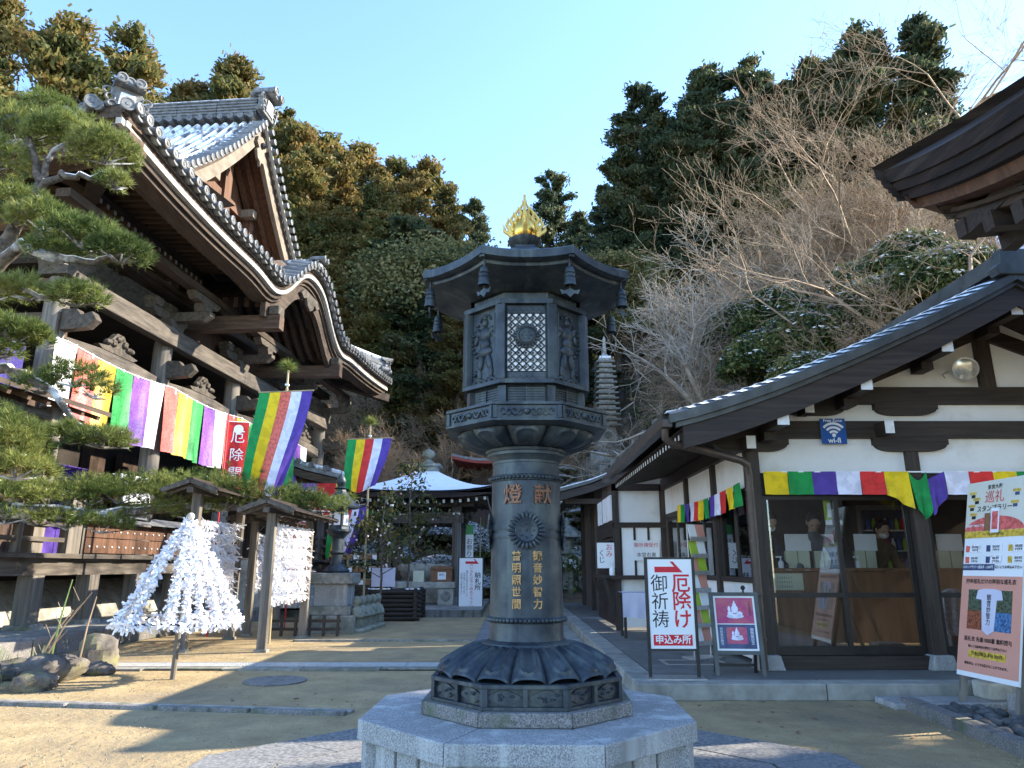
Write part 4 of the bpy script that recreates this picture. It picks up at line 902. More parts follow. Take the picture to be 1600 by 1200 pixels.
text('古いお札お守り納めて下さい', .095, m_red, s2, fr(.02, -.0115, .70), vertical=True)
for k, st in enumerate(('御守札を納める方はここに', '年中受付しております', 'お気軽にお尋ね下さい')): text(st, .06, m_ink, s2, fr(-.10-.075*k, -.0115, .75), vertical=True)
pg = thing('green_post_sign', 'narrow white and green upright signboard on a post behind the pavilion column', 'sign', (-1.32, 22.6, .16)); MB().bx(-.12, .12, -.02, .02, .75, 2.3).build('board', m_signw, pg); MB().bx(-.12, .12, -.022, -.0205, 2.0, 2.3).build('green_head', CLOTH['leaf'], pg); MB().bx(-.03, .03, .021, .08, 0, 2.2).build('post', m_wood_v, pg); text('お参りの道', .2, m_ink, pg, fr(0, -.023, 1.4), vertical=True)
# A-frame with two pictures
af = thing('a_frame_sign', 'dark grey A-frame board with two red picture posters by the downpipe', 'sign', (2.26, 7.5, .15), -.10)
tl = Matrix.Rotation(R(-9), 4, 'X')
def afb(mb, x0, x1, y0, y1, z0, z1): 
    a = MB().bx(x0, x1, y0, y1, z0, z1); mb.add([tl @ Vector(p) for p in a.v], a.f); return mb
for sg in (-1, 1): afb(MB(), sg*.225-.02, sg*.225+.02, -.015, .015, 0, .80).build('frame_rail', m_navy if False else m_copper, af); MB().bar((sg*.2, .26, 0), (sg*.2, .13, .76), .03).build('rear_leg', m_black, af)
afb(MB(), -.205, .205, -.015, .015, .765, .80).build('top_rail', m_copper, af); afb(MB(), -.205, .205, -.015, .015, .20, .235).build('bottom_rail', m_copper, af); MB().bx(-.2, .2, .235, .265, .06, .09).build('cross_bar', m_black, af)
afb(MB(), -.204, .204, -.004, .012, .236, .764).build('backing', m_signw, af)
afb(MB(), -.185, .185, -.0065, -.0045, .495, .745).build('poster', m_magenta, af); afb(MB(), -.185, .185, -.0065, -.0045, .255, .485).build('poster', m_navy, af); afb(MB(), -.10, .10, -.0085, -.0067, .30, .46).build('inset_picture', m_magenta, af)
for (z, s) in ((.60, 1.), (.375, .72)):
    f = MB()
    for (u, w, ru, rw) in ((0, .075, .018, .024), (0, .035, .034, .04), (0, -.035, .085, .022), (-.045, -.01, .03, .022), (.045, -.01, .03, .022), (0, .104, .008, .012), (-.055, .035, .014, .03)):
        pts = [(u*s+ru*s*math.cos(2*math.pi*i/14), z+w*s+rw*s*math.sin(2*math.pi*i/14)) for i in range(14)]; a = MB().prism(pts, (0, -.0086-.0004*abs(hash((u, w)) % 5), 0), (1, 0, 0), (0, 0, 1), (0, -.001, 0)); f.add([tl @ Vector(p) for p in a.v], a.f)
    f.build('seated_figure_print', CLOTH['white'], af)
text('御本尊 特別公開', .026, m_signw, af, tl @ fr(0, -.0068, .755)); text('御開帳記念', .034, m_signw, af, tl @ fr(.15, -.007, .37), vertical=True); text('特別朱印授与', .03, m_signw, af, tl @ fr(-.15, -.007, .37), vertical=True); text('如意輪観音', .03, m_ink, af, tl @ fr(.15, -.007, .64), vertical=True)
MB().ball((.08, .0, .84), .024, 10, 6).tube([(.08, 0, .79), (.08, 0, .83)], .01, 6).build('knob', m_black, af)
# brochure rack
br = thing('brochure_rack', 'tall wire rack of leaflets standing behind the A-frame board', 'rack', (2.25, 8.9, .15), .5)
for sg in (-1, 1): MB().tube([(sg*.13, 0, 0), (sg*.13, 0, 1.55)], .009, 6).build('upright', m_steel, br)
MB().bx(-.2, .2, -.15, .15, 0, .02).build('foot_plate', m_steel, br)
lfm = [MB().bar((0, 0, 0), (0, .05, .19), .115, .012, up=(0, -1, 0)).mesh('leaflet', m_) for m_ in (m_signw, m_pink, m_beige, m_lime, CLOTH['rose'], m_paper)]
tray = MB().bx(-.14, .14, -.06, .0, 0, .006).bx(-.14, .14, -.062, -.058, .006, .05).mesh('tray', m_steel)
for k in range(7):
    link('tray', tray, None, br, loc=(0, 0, .15+k*.2))
    for q in (-1, 1): link('leaflet', lfm[(k*2+q) % 6], None, br, loc=(q*.065, -.045, .157+k*.2))
# notice papers on the wing
nb = thing('reception_notice', 'white reception notice in red and black letters on the frosted wing windows', 'notice', (2.33, 12.66, 1.42)); O_ = off(nb)
WB().bx(2.10, 2.56, 12.655, 12.662, 1.30, 1.64).build('sheet', m_signw, nb); text('御祈祷受付', .085, m_red, nb, Matrix.Translation(Vector((2.33, 12.653, 1.555))-O_) @ FRONT); text('本堂右奥', .085, m_ink, nb, Matrix.Translation(Vector((2.33, 12.653, 1.39))-O_) @ FRONT)
om = thing('omikuji_notice', 'white paper with red and black fortune lettering on the wing corner', 'notice', (1.62, 12.7, 1.2)); O_ = off(om)
WB().bx(1.48, 1.78, 12.70, 12.706, 1.17, 1.60).build('sheet', m_signw, om); text('おみ', .12, m_red, om, Matrix.Translation(Vector((1.69, 12.698, 1.46))-O_) @ FRONT, vertical=True); text('くじ', .12, m_ink, om, Matrix.Translation(Vector((1.56, 12.698, 1.36))-O_) @ FRONT, vertical=True)
sz = pump(1.72, 12.62, 'white sanitiser pump bottle on the wooden ledge of the wing'); sz.location.z = 1.051; sz.scale = (1.5, 1.5, 1.7)
tb = thing('display_table', 'small table under a lavender white cloth and clear sheet before the wing', 'table', (1.95, 11.5, .15))
MB().bx(-.26, .26, -.2, .25, .62, .65).build('table_top', m_wood_x, tb)
for sx_ in (-1, 1):
    for sy_ in (-1, 1): MB().bx(sx_*.23-.02, sx_*.23+.02, sy_*.19-.02+.02, sy_*.19+.02+.02, 0, .619).build('leg', m_wood_v, tb)
cl = WB(); P = []
for j in range(6):
    P.append([(1.95-.27+.54*i/12, 11.28-.012*math.sin(i*1.3+j*.4)*j/5-.004*j, .81-.36*j/5+.012*math.sin(i*.8)*j/5) for i in range(13)])
cl.grid(P); P = [[(1.95-.27+.54*i/12, 11.28+.5*j, .812) for i in range(13)] for j in range(2)]; cl.grid(P)
cl.build('cloth', m_lav, None, smooth=60); setp(bpy.data.objects['cloth'], 'lavender white cloth draped over the small table before the wing', 'cloth')
# leaning poster at far right
ps = thing('poster_board', 'large leaning poster board with beige and salmon print on wooden legs at far right', 'poster', (3.92, 6.35, 0))
A = Vector((3.93, 6.72, .28)); Bv = Vector((3.98, 6.02, .28)); ux = (Bv-A).normalized(); lean = Vector((.235, .02, 1)).normalized(); nn = ux.cross(lean).normalized()
if nn.x > 0: nn = -nn
PH, PW = 1.72, .72
def P_(u, w, d=0): return A+ux*u+lean*w+nn*d
def pl(u0, u1, w0, w1, mat, d, nm, th=.0015):
    WB().add([P_(u0, w0, d), P_(u1, w0, d), P_(u1, w1, d), P_(u0, w1, d), P_(u0, w0, d+th), P_(u1, w0, d+th), P_(u1, w1, d+th), P_(u0, w1, d+th)], [(0, 1, 2, 3), (4, 5, 6, 7), (0, 1, 5, 4), (1, 2, 6, 5), (2, 3, 7, 6), (3, 0, 4, 7)]).build(nm, mat, ps)
pl(0, PW, 0, PH, m_signw, -.02, 'board', .02)
pl(.0, PW, .0+.04, .86, m_pink, .001, 'lower_print'); pl(.0, PW, 1.20, PH, m_beige, .001, 'upper_print'); pl(.0, PW*.55, .91, .965, m_navy, .001, 'navy_band')
pl(.0, PW, 1.20, 1.26, CLOTH['gold'], .003, 'gold_band')
WB().prism([(.36+.36*math.cos(t), 1.262+.13*math.sin(t)) for t in np.linspace(0, math.pi, 20)], P_(0, 0, .003), ux, lean, nn*.0015).build('red_hill_print', CLOTH['rose'], ps)
Ops = off(ps)
def ptext(s, u, w, size, mat, vertical=False, sx=1., d=.006): 
    m_ = Matrix((ux, lean, nn)).transposed().to_4x4(); m_.translation = P_(u, w, d)-Ops; text(s, size, mat, ps, m_, vertical=vertical, sx=sx, bold=.0008)
pl(.10, .62, .40, .74, m_photo_g, .003, 'picture'); pl(.10, .345, .40, .56, m_photo_r, .0045, 'picture'); pl(.37, .62, .57, .74, m_photo_g, .0045, 'picture'); pl(.37, .62, .40, .555, m_photo_b, .0045, 'picture')
WB().prism([(.22, .735), (.29, .75), (.43, .75), (.50, .735), (.52, .66), (.45, .655), (.43, .40), (.36, .36), (.29, .40), (.27, .655), (.20, .66)], P_(0, 0, .0062), ux, lean, nn*.0015).build('robe_print', m_lav, ps)
ptext('巡礼', .36, 1.56, .12, CLOTH['rose']); ptext('奈良大和', .36, 1.655, .045, m_ink); ptext('スタンプラリー', .36, 1.46, .062, m_ink)
ptext('四寺巡礼だけの特別な巡礼衣', .36, .81, .046, m_ink); ptext('スタンプラリー巡礼札 1,500円', .195, .937, .028, m_signw); ptext('受付にてお申込み下さい', .56, .937, .028, m_ink); ptext('巡礼衣 先着1000着 無料授与', .36, .315, .045, m_ink); ptext('詳しくは各寺院の受付にてお尋ね下さい', .36, .255, .025, m_ink)
pl(.14, .58, .165, .225, CLOTH['gold'], .003, 'gold_label'); ptext('御朱印料:各寺院 300円', .36, .195, .036, m_ink); ptext('御朱印は、いつでも受けることができます。', .36, .11, .026, m_ink)
ptext('観音妙智力', .36, .57, .055, m_ink, vertical=True, d=.009)
for k in range(6):
    u = .10+.26*(k % 3); w = 1.10-.10*(k//3); pl(u-.07, u+.12, w-.03, w+.04, m_signw if k % 2 else CLOTH['cream'], .003, 'step_print'); pl(u-.068, u-.02, w-.026, w+.03, (CLOTH['orange'], m_navy, CLOTH['gold'])[k % 3], .0048, 'step_picture')
    ptext('巡礼手順', u+.05, w+.015, .022, m_ink); ptext('押印する', u+.05, w-.012, .02, m_ink)
ptext('三寺巡拝 御朱印と特製札をお授け', .18, 1.31, .022, m_signw); pl(.33, .43, 1.24, 1.46, m_signw, .0065, 'phone_print'); pl(.345, .415, 1.27, 1.43, CLOTH['rose'], .0085, 'phone_screen_print'); pl(.25, .32, 1.26, 1.42, m_basket, .0065, 'tablet_print')
for (u, w) in ((.08, 1.62), (.13, 1.56), (.07, 1.50), (.62, 1.60), (.60, 1.50), (.10, 1.42)): pl(u-.045, u+.045, w-.012, w+.012, CLOTH['gold'], .003, 'cloud_print'); pl(u-.02, u+.03, w-.045, w-.016, m_navy if u > .3 else m_ink, .003, 'temple_print')
ptext('一、九〇〇円(税込)', .36, 1.23, .03, m_ink)
for u in (.03, PW-.03): WB().bar(P_(u, -.30, -.045), P_(u, 1.5, -.045), .045, .045, up=nn).build('leg', m_old_v, ps)
for u in (.03, PW-.03): WB().bar(P_(u, 1.2, -.06), Vector((P_(u, 0, 0).x+.75, P_(u, 0, 0).y, .02)), .035).build('rear_leg', m_old_v, ps)
bag = MB(); P = []
for j in range(9):
    z = j/8; P.append([(( .11+.03*math.sin(z*3)+.018*math.sin(t*7+z*2))*math.cos(t), (.10+.03*math.sin(z*3)+.018*math.sin(t*7+z*2))*math.sin(t), .46*z-.0) for t in [2*math.pi*i/42 for i in range(43)]])
bag.grid(P); bag.ball((0, 0, .44), (.10, .09, .06), 12, 6); bag.build('cloth_bundle', CLOTH['cream'], None, smooth=50, loc=(5.02, 7.55, .46)); setp(bpy.data.objects['cloth_bundle'], 'white pleated cloth bundle on a stone pedestal behind the poster board', 'bundle')
pd = MB().bx(-.16, .16, -.14, .14, 0, .31); pd.build('stone_pedestal', m_granite, None, loc=(5.02, 7.55, .149), bevel=.01); setp(bpy.data.objects['stone_pedestal'], 'low granite pedestal under the white cloth bundle behind the poster', 'pedestal')
# stone channel with cobbles at lower right
ch = setp(WB().bar((3.46, 6.72, .045), (3.30, 4.2, .045), .12, .09).build('channel_kerb', m_granite_d), kind='structure')
WB().bx(3.3, 6.8, 6.62, 6.98, 0, .055).build('channel_slab', m_granite, ch, bevel=.01)
WB().bar((4.28, 6.3, .10), (4.15, 4.2, .10), .42, .18).build('channel_slab', m_granite, ch, bevel=.015)
bedm = WB().bx(3.45, 4.0, 4.2, 6.6, .0, .006).build('channel_bed', m_soil, ch)
rng = random.Random(5); cbm = []
for k in range(5):
    a = MB().ball((0, 0, 0), (1, .8, .6), 9, 6); a.v = [tuple(c*(1+.12*math.sin(7*p[0]+k)+.10*math.cos(5*p[1]+2*k)) for c in p) for p in a.v]; cbm.append(a.mesh('cobble', m_cobble, 60))
for i in range(150):
    x = rng.uniform(3.52, 3.98); y = rng.uniform(4.7, 6.55); s = rng.uniform(.035, .07); link('cobble', cbm[i % 5], None, ch, loc=Vector((x, y, .02+s*.3))-ch.location, rot=(rng.uniform(-.3, .3), rng.uniform(-.3, .3), rng.uniform(0, 6)), sc=(s, s, s))
blk = thing('stone_block', 'pair of pale weathered stone blocks beside the poster leg', 'stone', (4.5, 6.9, .06)); WB().bx(4.42, 4.75, 6.75, 7.0, .056, .30).build('upper_block', m_pale if False else m_stone_l, blk, bevel=.02); WB().bx(4.2, 4.41, 6.72, 6.98, .056, .20).build('lower_block', m_stone_l, blk, bevel=.02)
# fallen leaves on the sand
lfmesh = MB().add([(-.03, 0, .004), (0, -.016, .012), (.03, 0, .006), (0, .016, .010)], [(0, 1, 2, 3)]).mesh('fallen_leaf', m_basket)
for i, (x, y) in enumerate(((1.95, 6.1), (2.12, 5.75), (2.45, 6.25), (2.9, 5.6), (2.2, 6.5), (-1.9, 7.4), (-3.3, 7.2), (-2.6, 7.1))):
    o = link('fallen_leaf', lfmesh, None, None, loc=(x, y, .004), rot=(0, 0, i*1.3)); setp(o, 'small brown fallen leaf on the sand, '+('before the office kerb', 'nearest the lantern base on the right', 'in the middle before the office', 'nearest the stone channel', 'closest to the kerb joint', 'nearest the lantern on the left', 'farthest left of all', 'between the edging and the manhole')[i], 'leaf', 'fallen leaves on the sand')
# ---------------------------------------------------------------- main hall (left); local frame: +y along the front, +x out to the court
hall = thing('main_hall', 'large old timber temple hall with sweeping tiled roof and raised veranda on the left', 'temple hall', (-6.5, 10.5, 0), HR)
HL, KC, KW = 17.4, 9.1, 2.75
def bump(a):
    t = (a-KC)/KW; return 1.32*(.5+.5*math.cos(math.pi*t))-.10*math.exp(-((abs(t)-1)/.22)**2) if abs(t) < 1.5 else 0
def bump0(a):
    t = (a-KC)/KW
    if abs(t) > 1: return -.10*math.exp(-((abs(t)-1)/.22)**2)
    q = .5+.5*math.cos(math.pi*t); q = .5*q+.5*q*q*(3-2*q); return 1.30*q-.10*math.exp(-((abs(t)-1)/.22)**2)
def ze(a):
    u = max(0, 1-a/5.0); w = max(0, 1-(HL-a)/5.0)
    return 8.17-.022*max(0, a-5)+.36*u**2.2+.25*w**2.2+bump0(a)
def fz(d): return 8.25+.18*d+.060*d*d
AS = [HL*i/140 for i in range(141)]
# roof surfaces
GX = -2.3; RC = 8.9
P = []
for j in range(9):
    t = j/8; row = []
    for a in AS:
        a2 = RC+(a-RC)*(1-t*.30); x = .04-t*2.9; b_ = bump0(a)*(1-t)**.8 if abs(a-KC) < KW*1.5 else 0
        row.append((x, a2, (ze(a)-bump0(a))*(1-t)+fz(2.9)*t+.22*(1-t)+b_))
    P.append(row)
MB().grid(P).build('front_roof', m_tile, hall, smooth=60)
for sg in (-1, 1):
    P = []
    for j in range(25):
        d = RC*j/24; a = RC-sg*(RC-d); row = []
        x0 = .02-d if d < 2.2 else GX+.25
        for i in range(16):
            x = x0+(-14-x0)*i/15; up = .5*max(0, 1-d/3)*max(0, 1+(x)/6)**2
            row.append((x, a, fz(d)+up+.1))
        P.append(row)
    MB().grid(P).build('side_roof', m_tile, hall, smooth=60)
# tile rows running down the slope that faces the court's near end
rows = 0
for k in range(24):
    x = GX-.05-k*.30; pts = [(x, d, fz(d)+.15) for d in np.linspace(3.2, RC-.15, 14)]
    MB().tube(pts, .085, 8).build('tile_row', m_tile_s, hall, smooth=60)
for k in range(24):
    x = GX-.2-k*.30; P = [[(x-.065, d, fz(d)+.125), (x+.065, d, fz(d)+.125)] for d in np.linspace(3.2, RC-.15, 10)]; MB().grid(P).build('snow_course', m_snow_p, hall)
# verge of the front gable: short tiles with round ends
vt = MB().tube([(-.42, 0, 0), (.10, 0, 0)], .088, 12).lathe([(.0001, 0), (.096, 0), (.096, .03), (.07, .034), (.066, .024), (.0001, .026)], 14, c=(.09, 0, 0), mw=Matrix.Rotation(R(90), 4, 'Y')).mesh('verge_tile', m_tile, 45)
for sg in (-1, 1):
    d = 2.6
    while d < RC-.1:
        s_ = math.hypot(1, .36+.082*d); link('verge_tile', vt, None, hall, loc=(GX+.32, RC-sg*(RC-d), fz(d)+.18)); d += .27/s_
    for (o0, o1, x0, x1, mt, nm) in ((.08, .02, GX+.30, GX+.05, m_eavew, 'verge_board'), (.02, -.13, GX+.2, GX-.3, m_hall_y, 'verge_board'), (-.13, -.62, GX+.12, GX-.02, m_barge, 'bargeboard')):
        pa = []; pb = []
        for d in np.linspace(3.0, RC, 22):
            a = RC-sg*(RC-d); pa.append((a, fz(d)+o0)); pb.append((a, fz(d)+o1))
        MB().prism(pa+pb[::-1], (x0, 0, 0), (0, 1, 0), (0, 0, 1), (x1-x0, 0, 0)).build(nm, mt, hall)
# inner gable: soffit, red brown boards, struts and pendant
k = 0; a = RC-5.6
while a < RC+5.6:
    d0 = RC-abs(a+.14-RC); z1 = fz(d0)-.05
    if z1 > 10.35: MB().bx(GX-1.05, GX-1.0+.015*(k % 2), a+.004, a+.276, 10.2, z1).build('gable_board', m_gable, hall)
    a += .28; k += 1
MB().bx(GX-1.0, GX-.75, RC-2.9, RC+2.9, 10.55, 10.95).build('gable_beam', m_gable, hall); MB().bx(GX-1.0, GX-.8, RC-1.6, RC+1.6, 12.0, 12.3).build('gable_beam', m_gable, hall)
MB().bx(GX-1.0, GX-.72, RC-.2, RC+.2, 10.95, 14.2).build('gable_strut', m_gable, hall)
for sg in (-1, 1):
    pa = [(RC-sg*(RC-d), fz(d)-.14) for d in np.linspace(3.0, RC, 18)]; pb = [(RC-sg*(RC-d), fz(d)-.2) for d in np.linspace(3.0, RC, 18)]
    MB().prism(pa+pb[::-1], (GX-.03, 0, 0), (0, 1, 0), (0, 0, 1), (-1.2, 0, 0)).build('gable_soffit', m_gable, hall)
    for q in (.4, .75): pa = [(RC-sg*(RC-d), fz(d)-.2) for d in np.linspace(3.0, RC, 18)]; pb = [(y, z-.2) for y, z in pa]; MB().prism(pa+pb[::-1], (GX-q, 0, 0), (0, 1, 0), (0, 0, 1), (-.16, 0, 0)).build('gable_rafter', m_gable, hall)
    MB().bar((GX-.75, RC-sg*1.5, 11.0), (GX-.75, RC-sg*1.5, 12.0), .26).build('gable_block', m_gable, hall); MB().bx(GX-.9, GX-.4, RC-sg*1.2-.12, RC-sg*1.2+.12, 12.05, 12.3).build('gable_arm', m_barge, hall)
pen = MB(); pts = [(0, 0), (.26, -.10), (.32, -.32), (.16, -.44), (.30, -.58), (.20, -.82), (.05, -.86), (0, -1.02)]; pts = pts+[(-x, z) for x, z in pts[::-1][1:-1]]
pen.prism(pts, (GX+.13, RC, 14.15), (0, 1, 0), (0, 0, 1), (.10, 0, 0)).build('pendant', m_barge, hall, bevel=.015); MB().lathe([(.001, .02), (.10, .02), (.10, .08), (.04, .14), (.001, .2)], 12, c=(GX+.22, RC, 13.85), mw=Matrix.Rotation(R(90), 4, 'Y')).build('pendant_boss', m_black, hall, smooth=40)
# main ridge
for i in range(9):
    MB().bx(GX+.05-(i+1)*1.3+.012, GX+.05-i*1.3-.012, RC-.24, RC+.24, 14.82, 15.42).build('ridge_course', m_tile, hall)
    for q in range(5): MB().bx(GX+.05-(i+1)*1.3+.012, GX+.05-i*1.3-.012, RC-.275, RC+.275, 14.92+q*.105, 14.96+q*.105).build('ridge_tile', m_tile, hall)
MB().tube([(GX+.15, RC, 15.47), (-14, RC, 15.47)], .12, 10).build('ridge_cap', m_tile_s, hall)
disc = MB().tube([(0, .3, 0), (0, -.02, 0)], .088, 12).lathe([(.0001, 0), (.10, 0), (.10, .03), (.075, .034), (.07, .022), (.03, .022), (.025, .034), (.0001, .034)], 16, c=(0, -.02, 0), mw=Matrix.Rotation(R(90), 4, 'X')).mesh('round_tile', m_tile, 45)
for i in range(26): link('round_tile', disc, None, hall, loc=(GX-.1-i*.33, RC-.27, 14.80))
def oni(par, loc, rot, s=1.):
    """ridge end tile: stepped plaque with shoulder curls and three projecting round tiles"""
    o = bpy.data.objects.new('ridge_end', None); COL.objects.link(o); o.parent = par; o.location = loc; o.rotation_euler = rot; o.scale = (s, s, s)
    pts = [(-.42, 0), (.42, 0), (.46, .12), (.34, .22), (.30, .42), (.36, .52), (.28, .62), (-.28, .62), (-.36, .52), (-.30, .42), (-.34, .22), (-.46, .12)]
    MB().prism(pts, (-.08, 0, 0), (0, 1, 0), (0, 0, 1), (.18, 0, 0)).build('plaque', m_tile, o, bevel=.02)
    MB().prism([(-.2, .1), (.2, .1), (.16, .48), (-.16, .48)], (.09, 0, 0), (0, 1, 0), (0, 0, 1), (.06, 0, 0)).build('plaque_face', m_tile_s, o, bevel=.02)
    c = MB()
    for sg in (-1, 1):
        for q in range(3):
            pts = [(.12, sg*(.30+.10*math.cos(t)+.06*q), .10+.16*q+.09*math.sin(t)) for t in np.linspace(-1.2, 3.6, 10)]; c.tube(pts, [.035*(1-.6*i/9) for i in range(10)], 6)
    c.build('curl', m_tile, o, smooth=60)
    for (y, z) in ((-.2, .72), (.2, .72), (0, .78)): link('round_tile', disc, None, o, loc=(.30 if z < .75 else .12, y, z), rot=(0, 0, R(90)), sc=(1.25, 1.9, 1.25))
    MB().bx(-.2, .32, -.34, .34, .615, .66).build('plaque_cap', m_tile, o)
    return o
oni(hall, (GX+.22, RC, 14.85), (0, 0, 0), 1.1)
# hip ridges from the corners, with their own ridge ends
for sg, a0 in ((1, 0), (-1, HL)):
    for q in range(4): MB().bar((-.25, a0+sg*.25, ze(0)+.32+.09*q), (-2.6, a0+sg*2.6, fz(2.6)+.34+.09*q), .36-.03*(q % 2), .085).build('hip_course', m_tile, hall)
    MB().tube([(-.2, a0+sg*.2, ze(0)+.74), (-2.6, a0+sg*2.6, fz(2.6)+.74)], .10, 8).build('hip_cap', m_tile_s, hall)
    oni(hall, (-.22, a0+sg*.22, ze(0)+.24), (0, 0, R(-45*sg)), .72)
    for (dx, dy) in ((.12, .55), (.06, .12), (-.5, .0)): link('round_tile', disc, None, hall, loc=(dx-.1, a0+sg*dy-sg*.1, ze(0)+.28), rot=(0, 0, R(45) if sg > 0 else R(135)), sc=(1.25, 1, 1.25))
# little ridge of the curved gable, running back from its crest
for q in range(4): MB().bx(-2.9, -.15, KC-.17+.012*(q % 2), KC+.17-.012*(q % 2), ze(KC)+.24+.08*q, ze(KC)+.31+.08*q).build('crest_course', m_tile, hall)
MB().tube([(-2.9, KC, ze(KC)+.60), (-.1, KC, ze(KC)+.60)], .09, 8).build('crest_cap', m_tile_s, hall); oni(hall, (-.05, KC, ze(KC)+.2), (0, 0, 0), .62)
for a in (KC-KW*.98, KC+KW*.98): oni(hall, (-.1, a, ze(a)+.22), (0, 0, 0), .42)
# eave: round tile ends, hanging pan tiles, layered boards with the white edge
et = MB().tube([(-.55, 0, .10), (.03, 0, 0)], .085, 12).lathe([(.0001, 0), (.098, 0), (.098, .03), (.074, .036), (.07, .024), (.034, .024), (.03, .036), (.0001, .036)], 16, c=(.03, 0, 0), mw=Matrix.Rotation(R(90), 4, 'Y')).mesh('eave_tile', m_tile, 45)
pt = []
for t in np.linspace(-.145, .145, 9): pt.append((t, -.075+.075*(t/.145)**2))
pant = MB().prism(pt+[(t, z-.045) for t, z in pt[::-1]], (-.4, 0, 0), (0, 1, 0), (0, 0, 1), (.40, 0, 0)).mesh('pan_tile', m_tile)
a = .15; n = 0
while a < HL-.1:
    sl = (ze(a+.01)-ze(a-.01))/.02; st = .29/math.hypot(1, sl)
    link('eave_tile', et, None, hall, loc=(.06, a, ze(a)+.31), rot=(math.atan(sl), 0, 0)); link('pan_tile', pant, None, hall, loc=(.05, a+st/2, ze(a+st/2)+.30), rot=(math.atan(sl), 0, 0)); a += st; n += 1
def along(name, mat, x0, x1, o0, o1, seg, gap=.0, a0=.0, a1=HL):
    a = a0
    while a < a1-.02:
        b_ = min(a1, a+seg); m = 5; pa = [(a+(b_-a-gap)*i/m, ze(a+(b_-a-gap)*i/m)+o0) for i in range(m+1)]; pb = [(y, z+(o1-o0)) for y, z in pa]
        MB().prism(pa+pb[::-1], (x0, 0, 0), (0, 1, 0), (0, 0, 1), (x1-x0, 0, 0)).build(name, mat, hall); a = b_
along('eave_board', m_hall_y, -.06, -.5, .26, .13, 1.45, .006); along('eave_board', m_hall_y, -.11, -.5, .128, .03, 1.45, .006)
along('white_eave_edge', m_eavew, -.085, -.2, .028, -.085, .58, .006)
along('eave_board', m_hall_y, -.19, -.6, -.087, -.21, 1.45, .005); along('eave_board', m_hall_y, -.27, -.7, -.212, -.30, 1.45, .005)
# underside
P = []
for x, o in ((-.3, -.30), (-.55, -.10), (-1.0, .50), (-1.3, .52), (-2.9, .60), (-4.4, .8)):
    P.append([(x, a, ze(a)+o) for a in AS])
MB().grid(P).build('soffit', m_hall_x, hall)
P = []
for d, o in ((.3, -.30), (.55, -.10), (1.0, .50), (1.3, .52), (2.9, .60), (4.4, .8)): P.append([(x, d, 8.17+.36*max(0, 1+x/5)**2.2+o) for x in np.linspace(-.3, -12, 30)])
MB().grid(P).build('side_soffit', m_hall_y, hall)
m_rend = M('pale_rafter_end', (.34, .325, .295), (.50, .48, .45), rough=.8, scale=30, rnd=.15)
raf1 = MB().bar((-1.0, 0, 0), (-2.3, 0, .06), .10, .12).mesh('rafter', m_hall_x); raf2 = MB().bar((-2.08, 0, 0), (-4.3, 0, .34), .11, .13).mesh('rafter', m_hall_x)
rend = MB().bx(-.003, .006, -.038, .038, -.045, .045).mesh('rafter_end', m_rend)
MB().bx(-2.35, -2.1, .8, KC-KW*.98, 8.42, 8.60).build('eave_purlin', m_hall_y, hall); MB().bx(-2.35, -2.1, KC+KW*.98, HL-.8, 8.32, 8.50).build('eave_purlin', m_hall_y, hall)
a = .5
while a < HL-.4:
    if abs(a-KC) > KW*.98:
        z = ze(a)-bump0(a); r1 = link('rafter', raf1, None, hall, loc=(0, a, z+.44)); link('rafter_end', rend, None, r1, loc=(-.996, 0, 0))
        if a > 2.0: r2 = link('rafter', raf2, None, hall, loc=(0, a, z+.14)); link('rafter_end', rend, None, r2, loc=(-2.074, 0, 0))
    a += .235
x = -1.4; rs1 = MB().bar((0, 1.0, 0), (0, 2.3, .06), .10, .12).mesh('side_rafter', m_hall_y); rs2 = MB().bar((0, 2.08, 0), (0, 4.3, .34), .11, .13).mesh('side_rafter', m_hall_y); rse = MB().bx(-.038, .038, -.006, .003, -.045, .045).mesh('rafter_end', m_rend)
while x > -10:
    z = 8.17+.36*max(0, 1+x/5)**2.2; q = link('side_rafter', rs1, None, hall, loc=(x, 0, z+.44)); link('rafter_end', rse, None, q, loc=(0, .996, 0))
    if x < -2: q = link('side_rafter', rs2, None, hall, loc=(x, 0, z+.14)); link('rafter_end', rse, None, q, loc=(0, 2.074, 0))
    x -= .26
# side eave at the corner: boards, tiles
for (y0, y1, o0, o1, mt, nm) in ((.06, .4, .26, .13, m_hall_x, 'eave_board'), (.11, .5, .128, .03, m_hall_x, 'eave_board'), (.085, .2, .028, -.085, m_eavew, 'white_eave_edge'), (.19, .6, -.087, -.21, m_hall_x, 'eave_board'), (.27, .7, -.212, -.33, m_hall_x, 'eave_board')):
    pa = [(x, 8.17+.36*max(0, 1+x/5)**2.2+o0) for x in np.linspace(-.05, -12, 30)]; pb = [(x, z+o1-o0) for x, z in pa]; MB().prism(pa+pb[::-1], (0, y0, 0), (1, 0, 0), (0, 0, 1), (0, y1-y0, 0)).build(nm, mt, hall)
for i in range(36):
    x = -.5-i*.29; link('eave_tile', et, None, hall, loc=(x, -.02, 8.17+.36*max(0, 1+x/5)**2.2+.31), rot=(0, 0, R(-90)))
MB().bx(-12, -.75, -.22, -.04, 8.40, 8.58).build('side_gutter', m_copper, hall)
MB().bar((-.05, .05, ze(0)-.42), (-3.0, 3.0, 8.5), .26, .30).build('hip_rafter', m_hall_y, hall); MB().bar((-.05, HL-.05, ze(HL)-.42), (-3.0, HL-3, 8.3), .26, .30).build('hip_rafter', m_hall_y, hall)
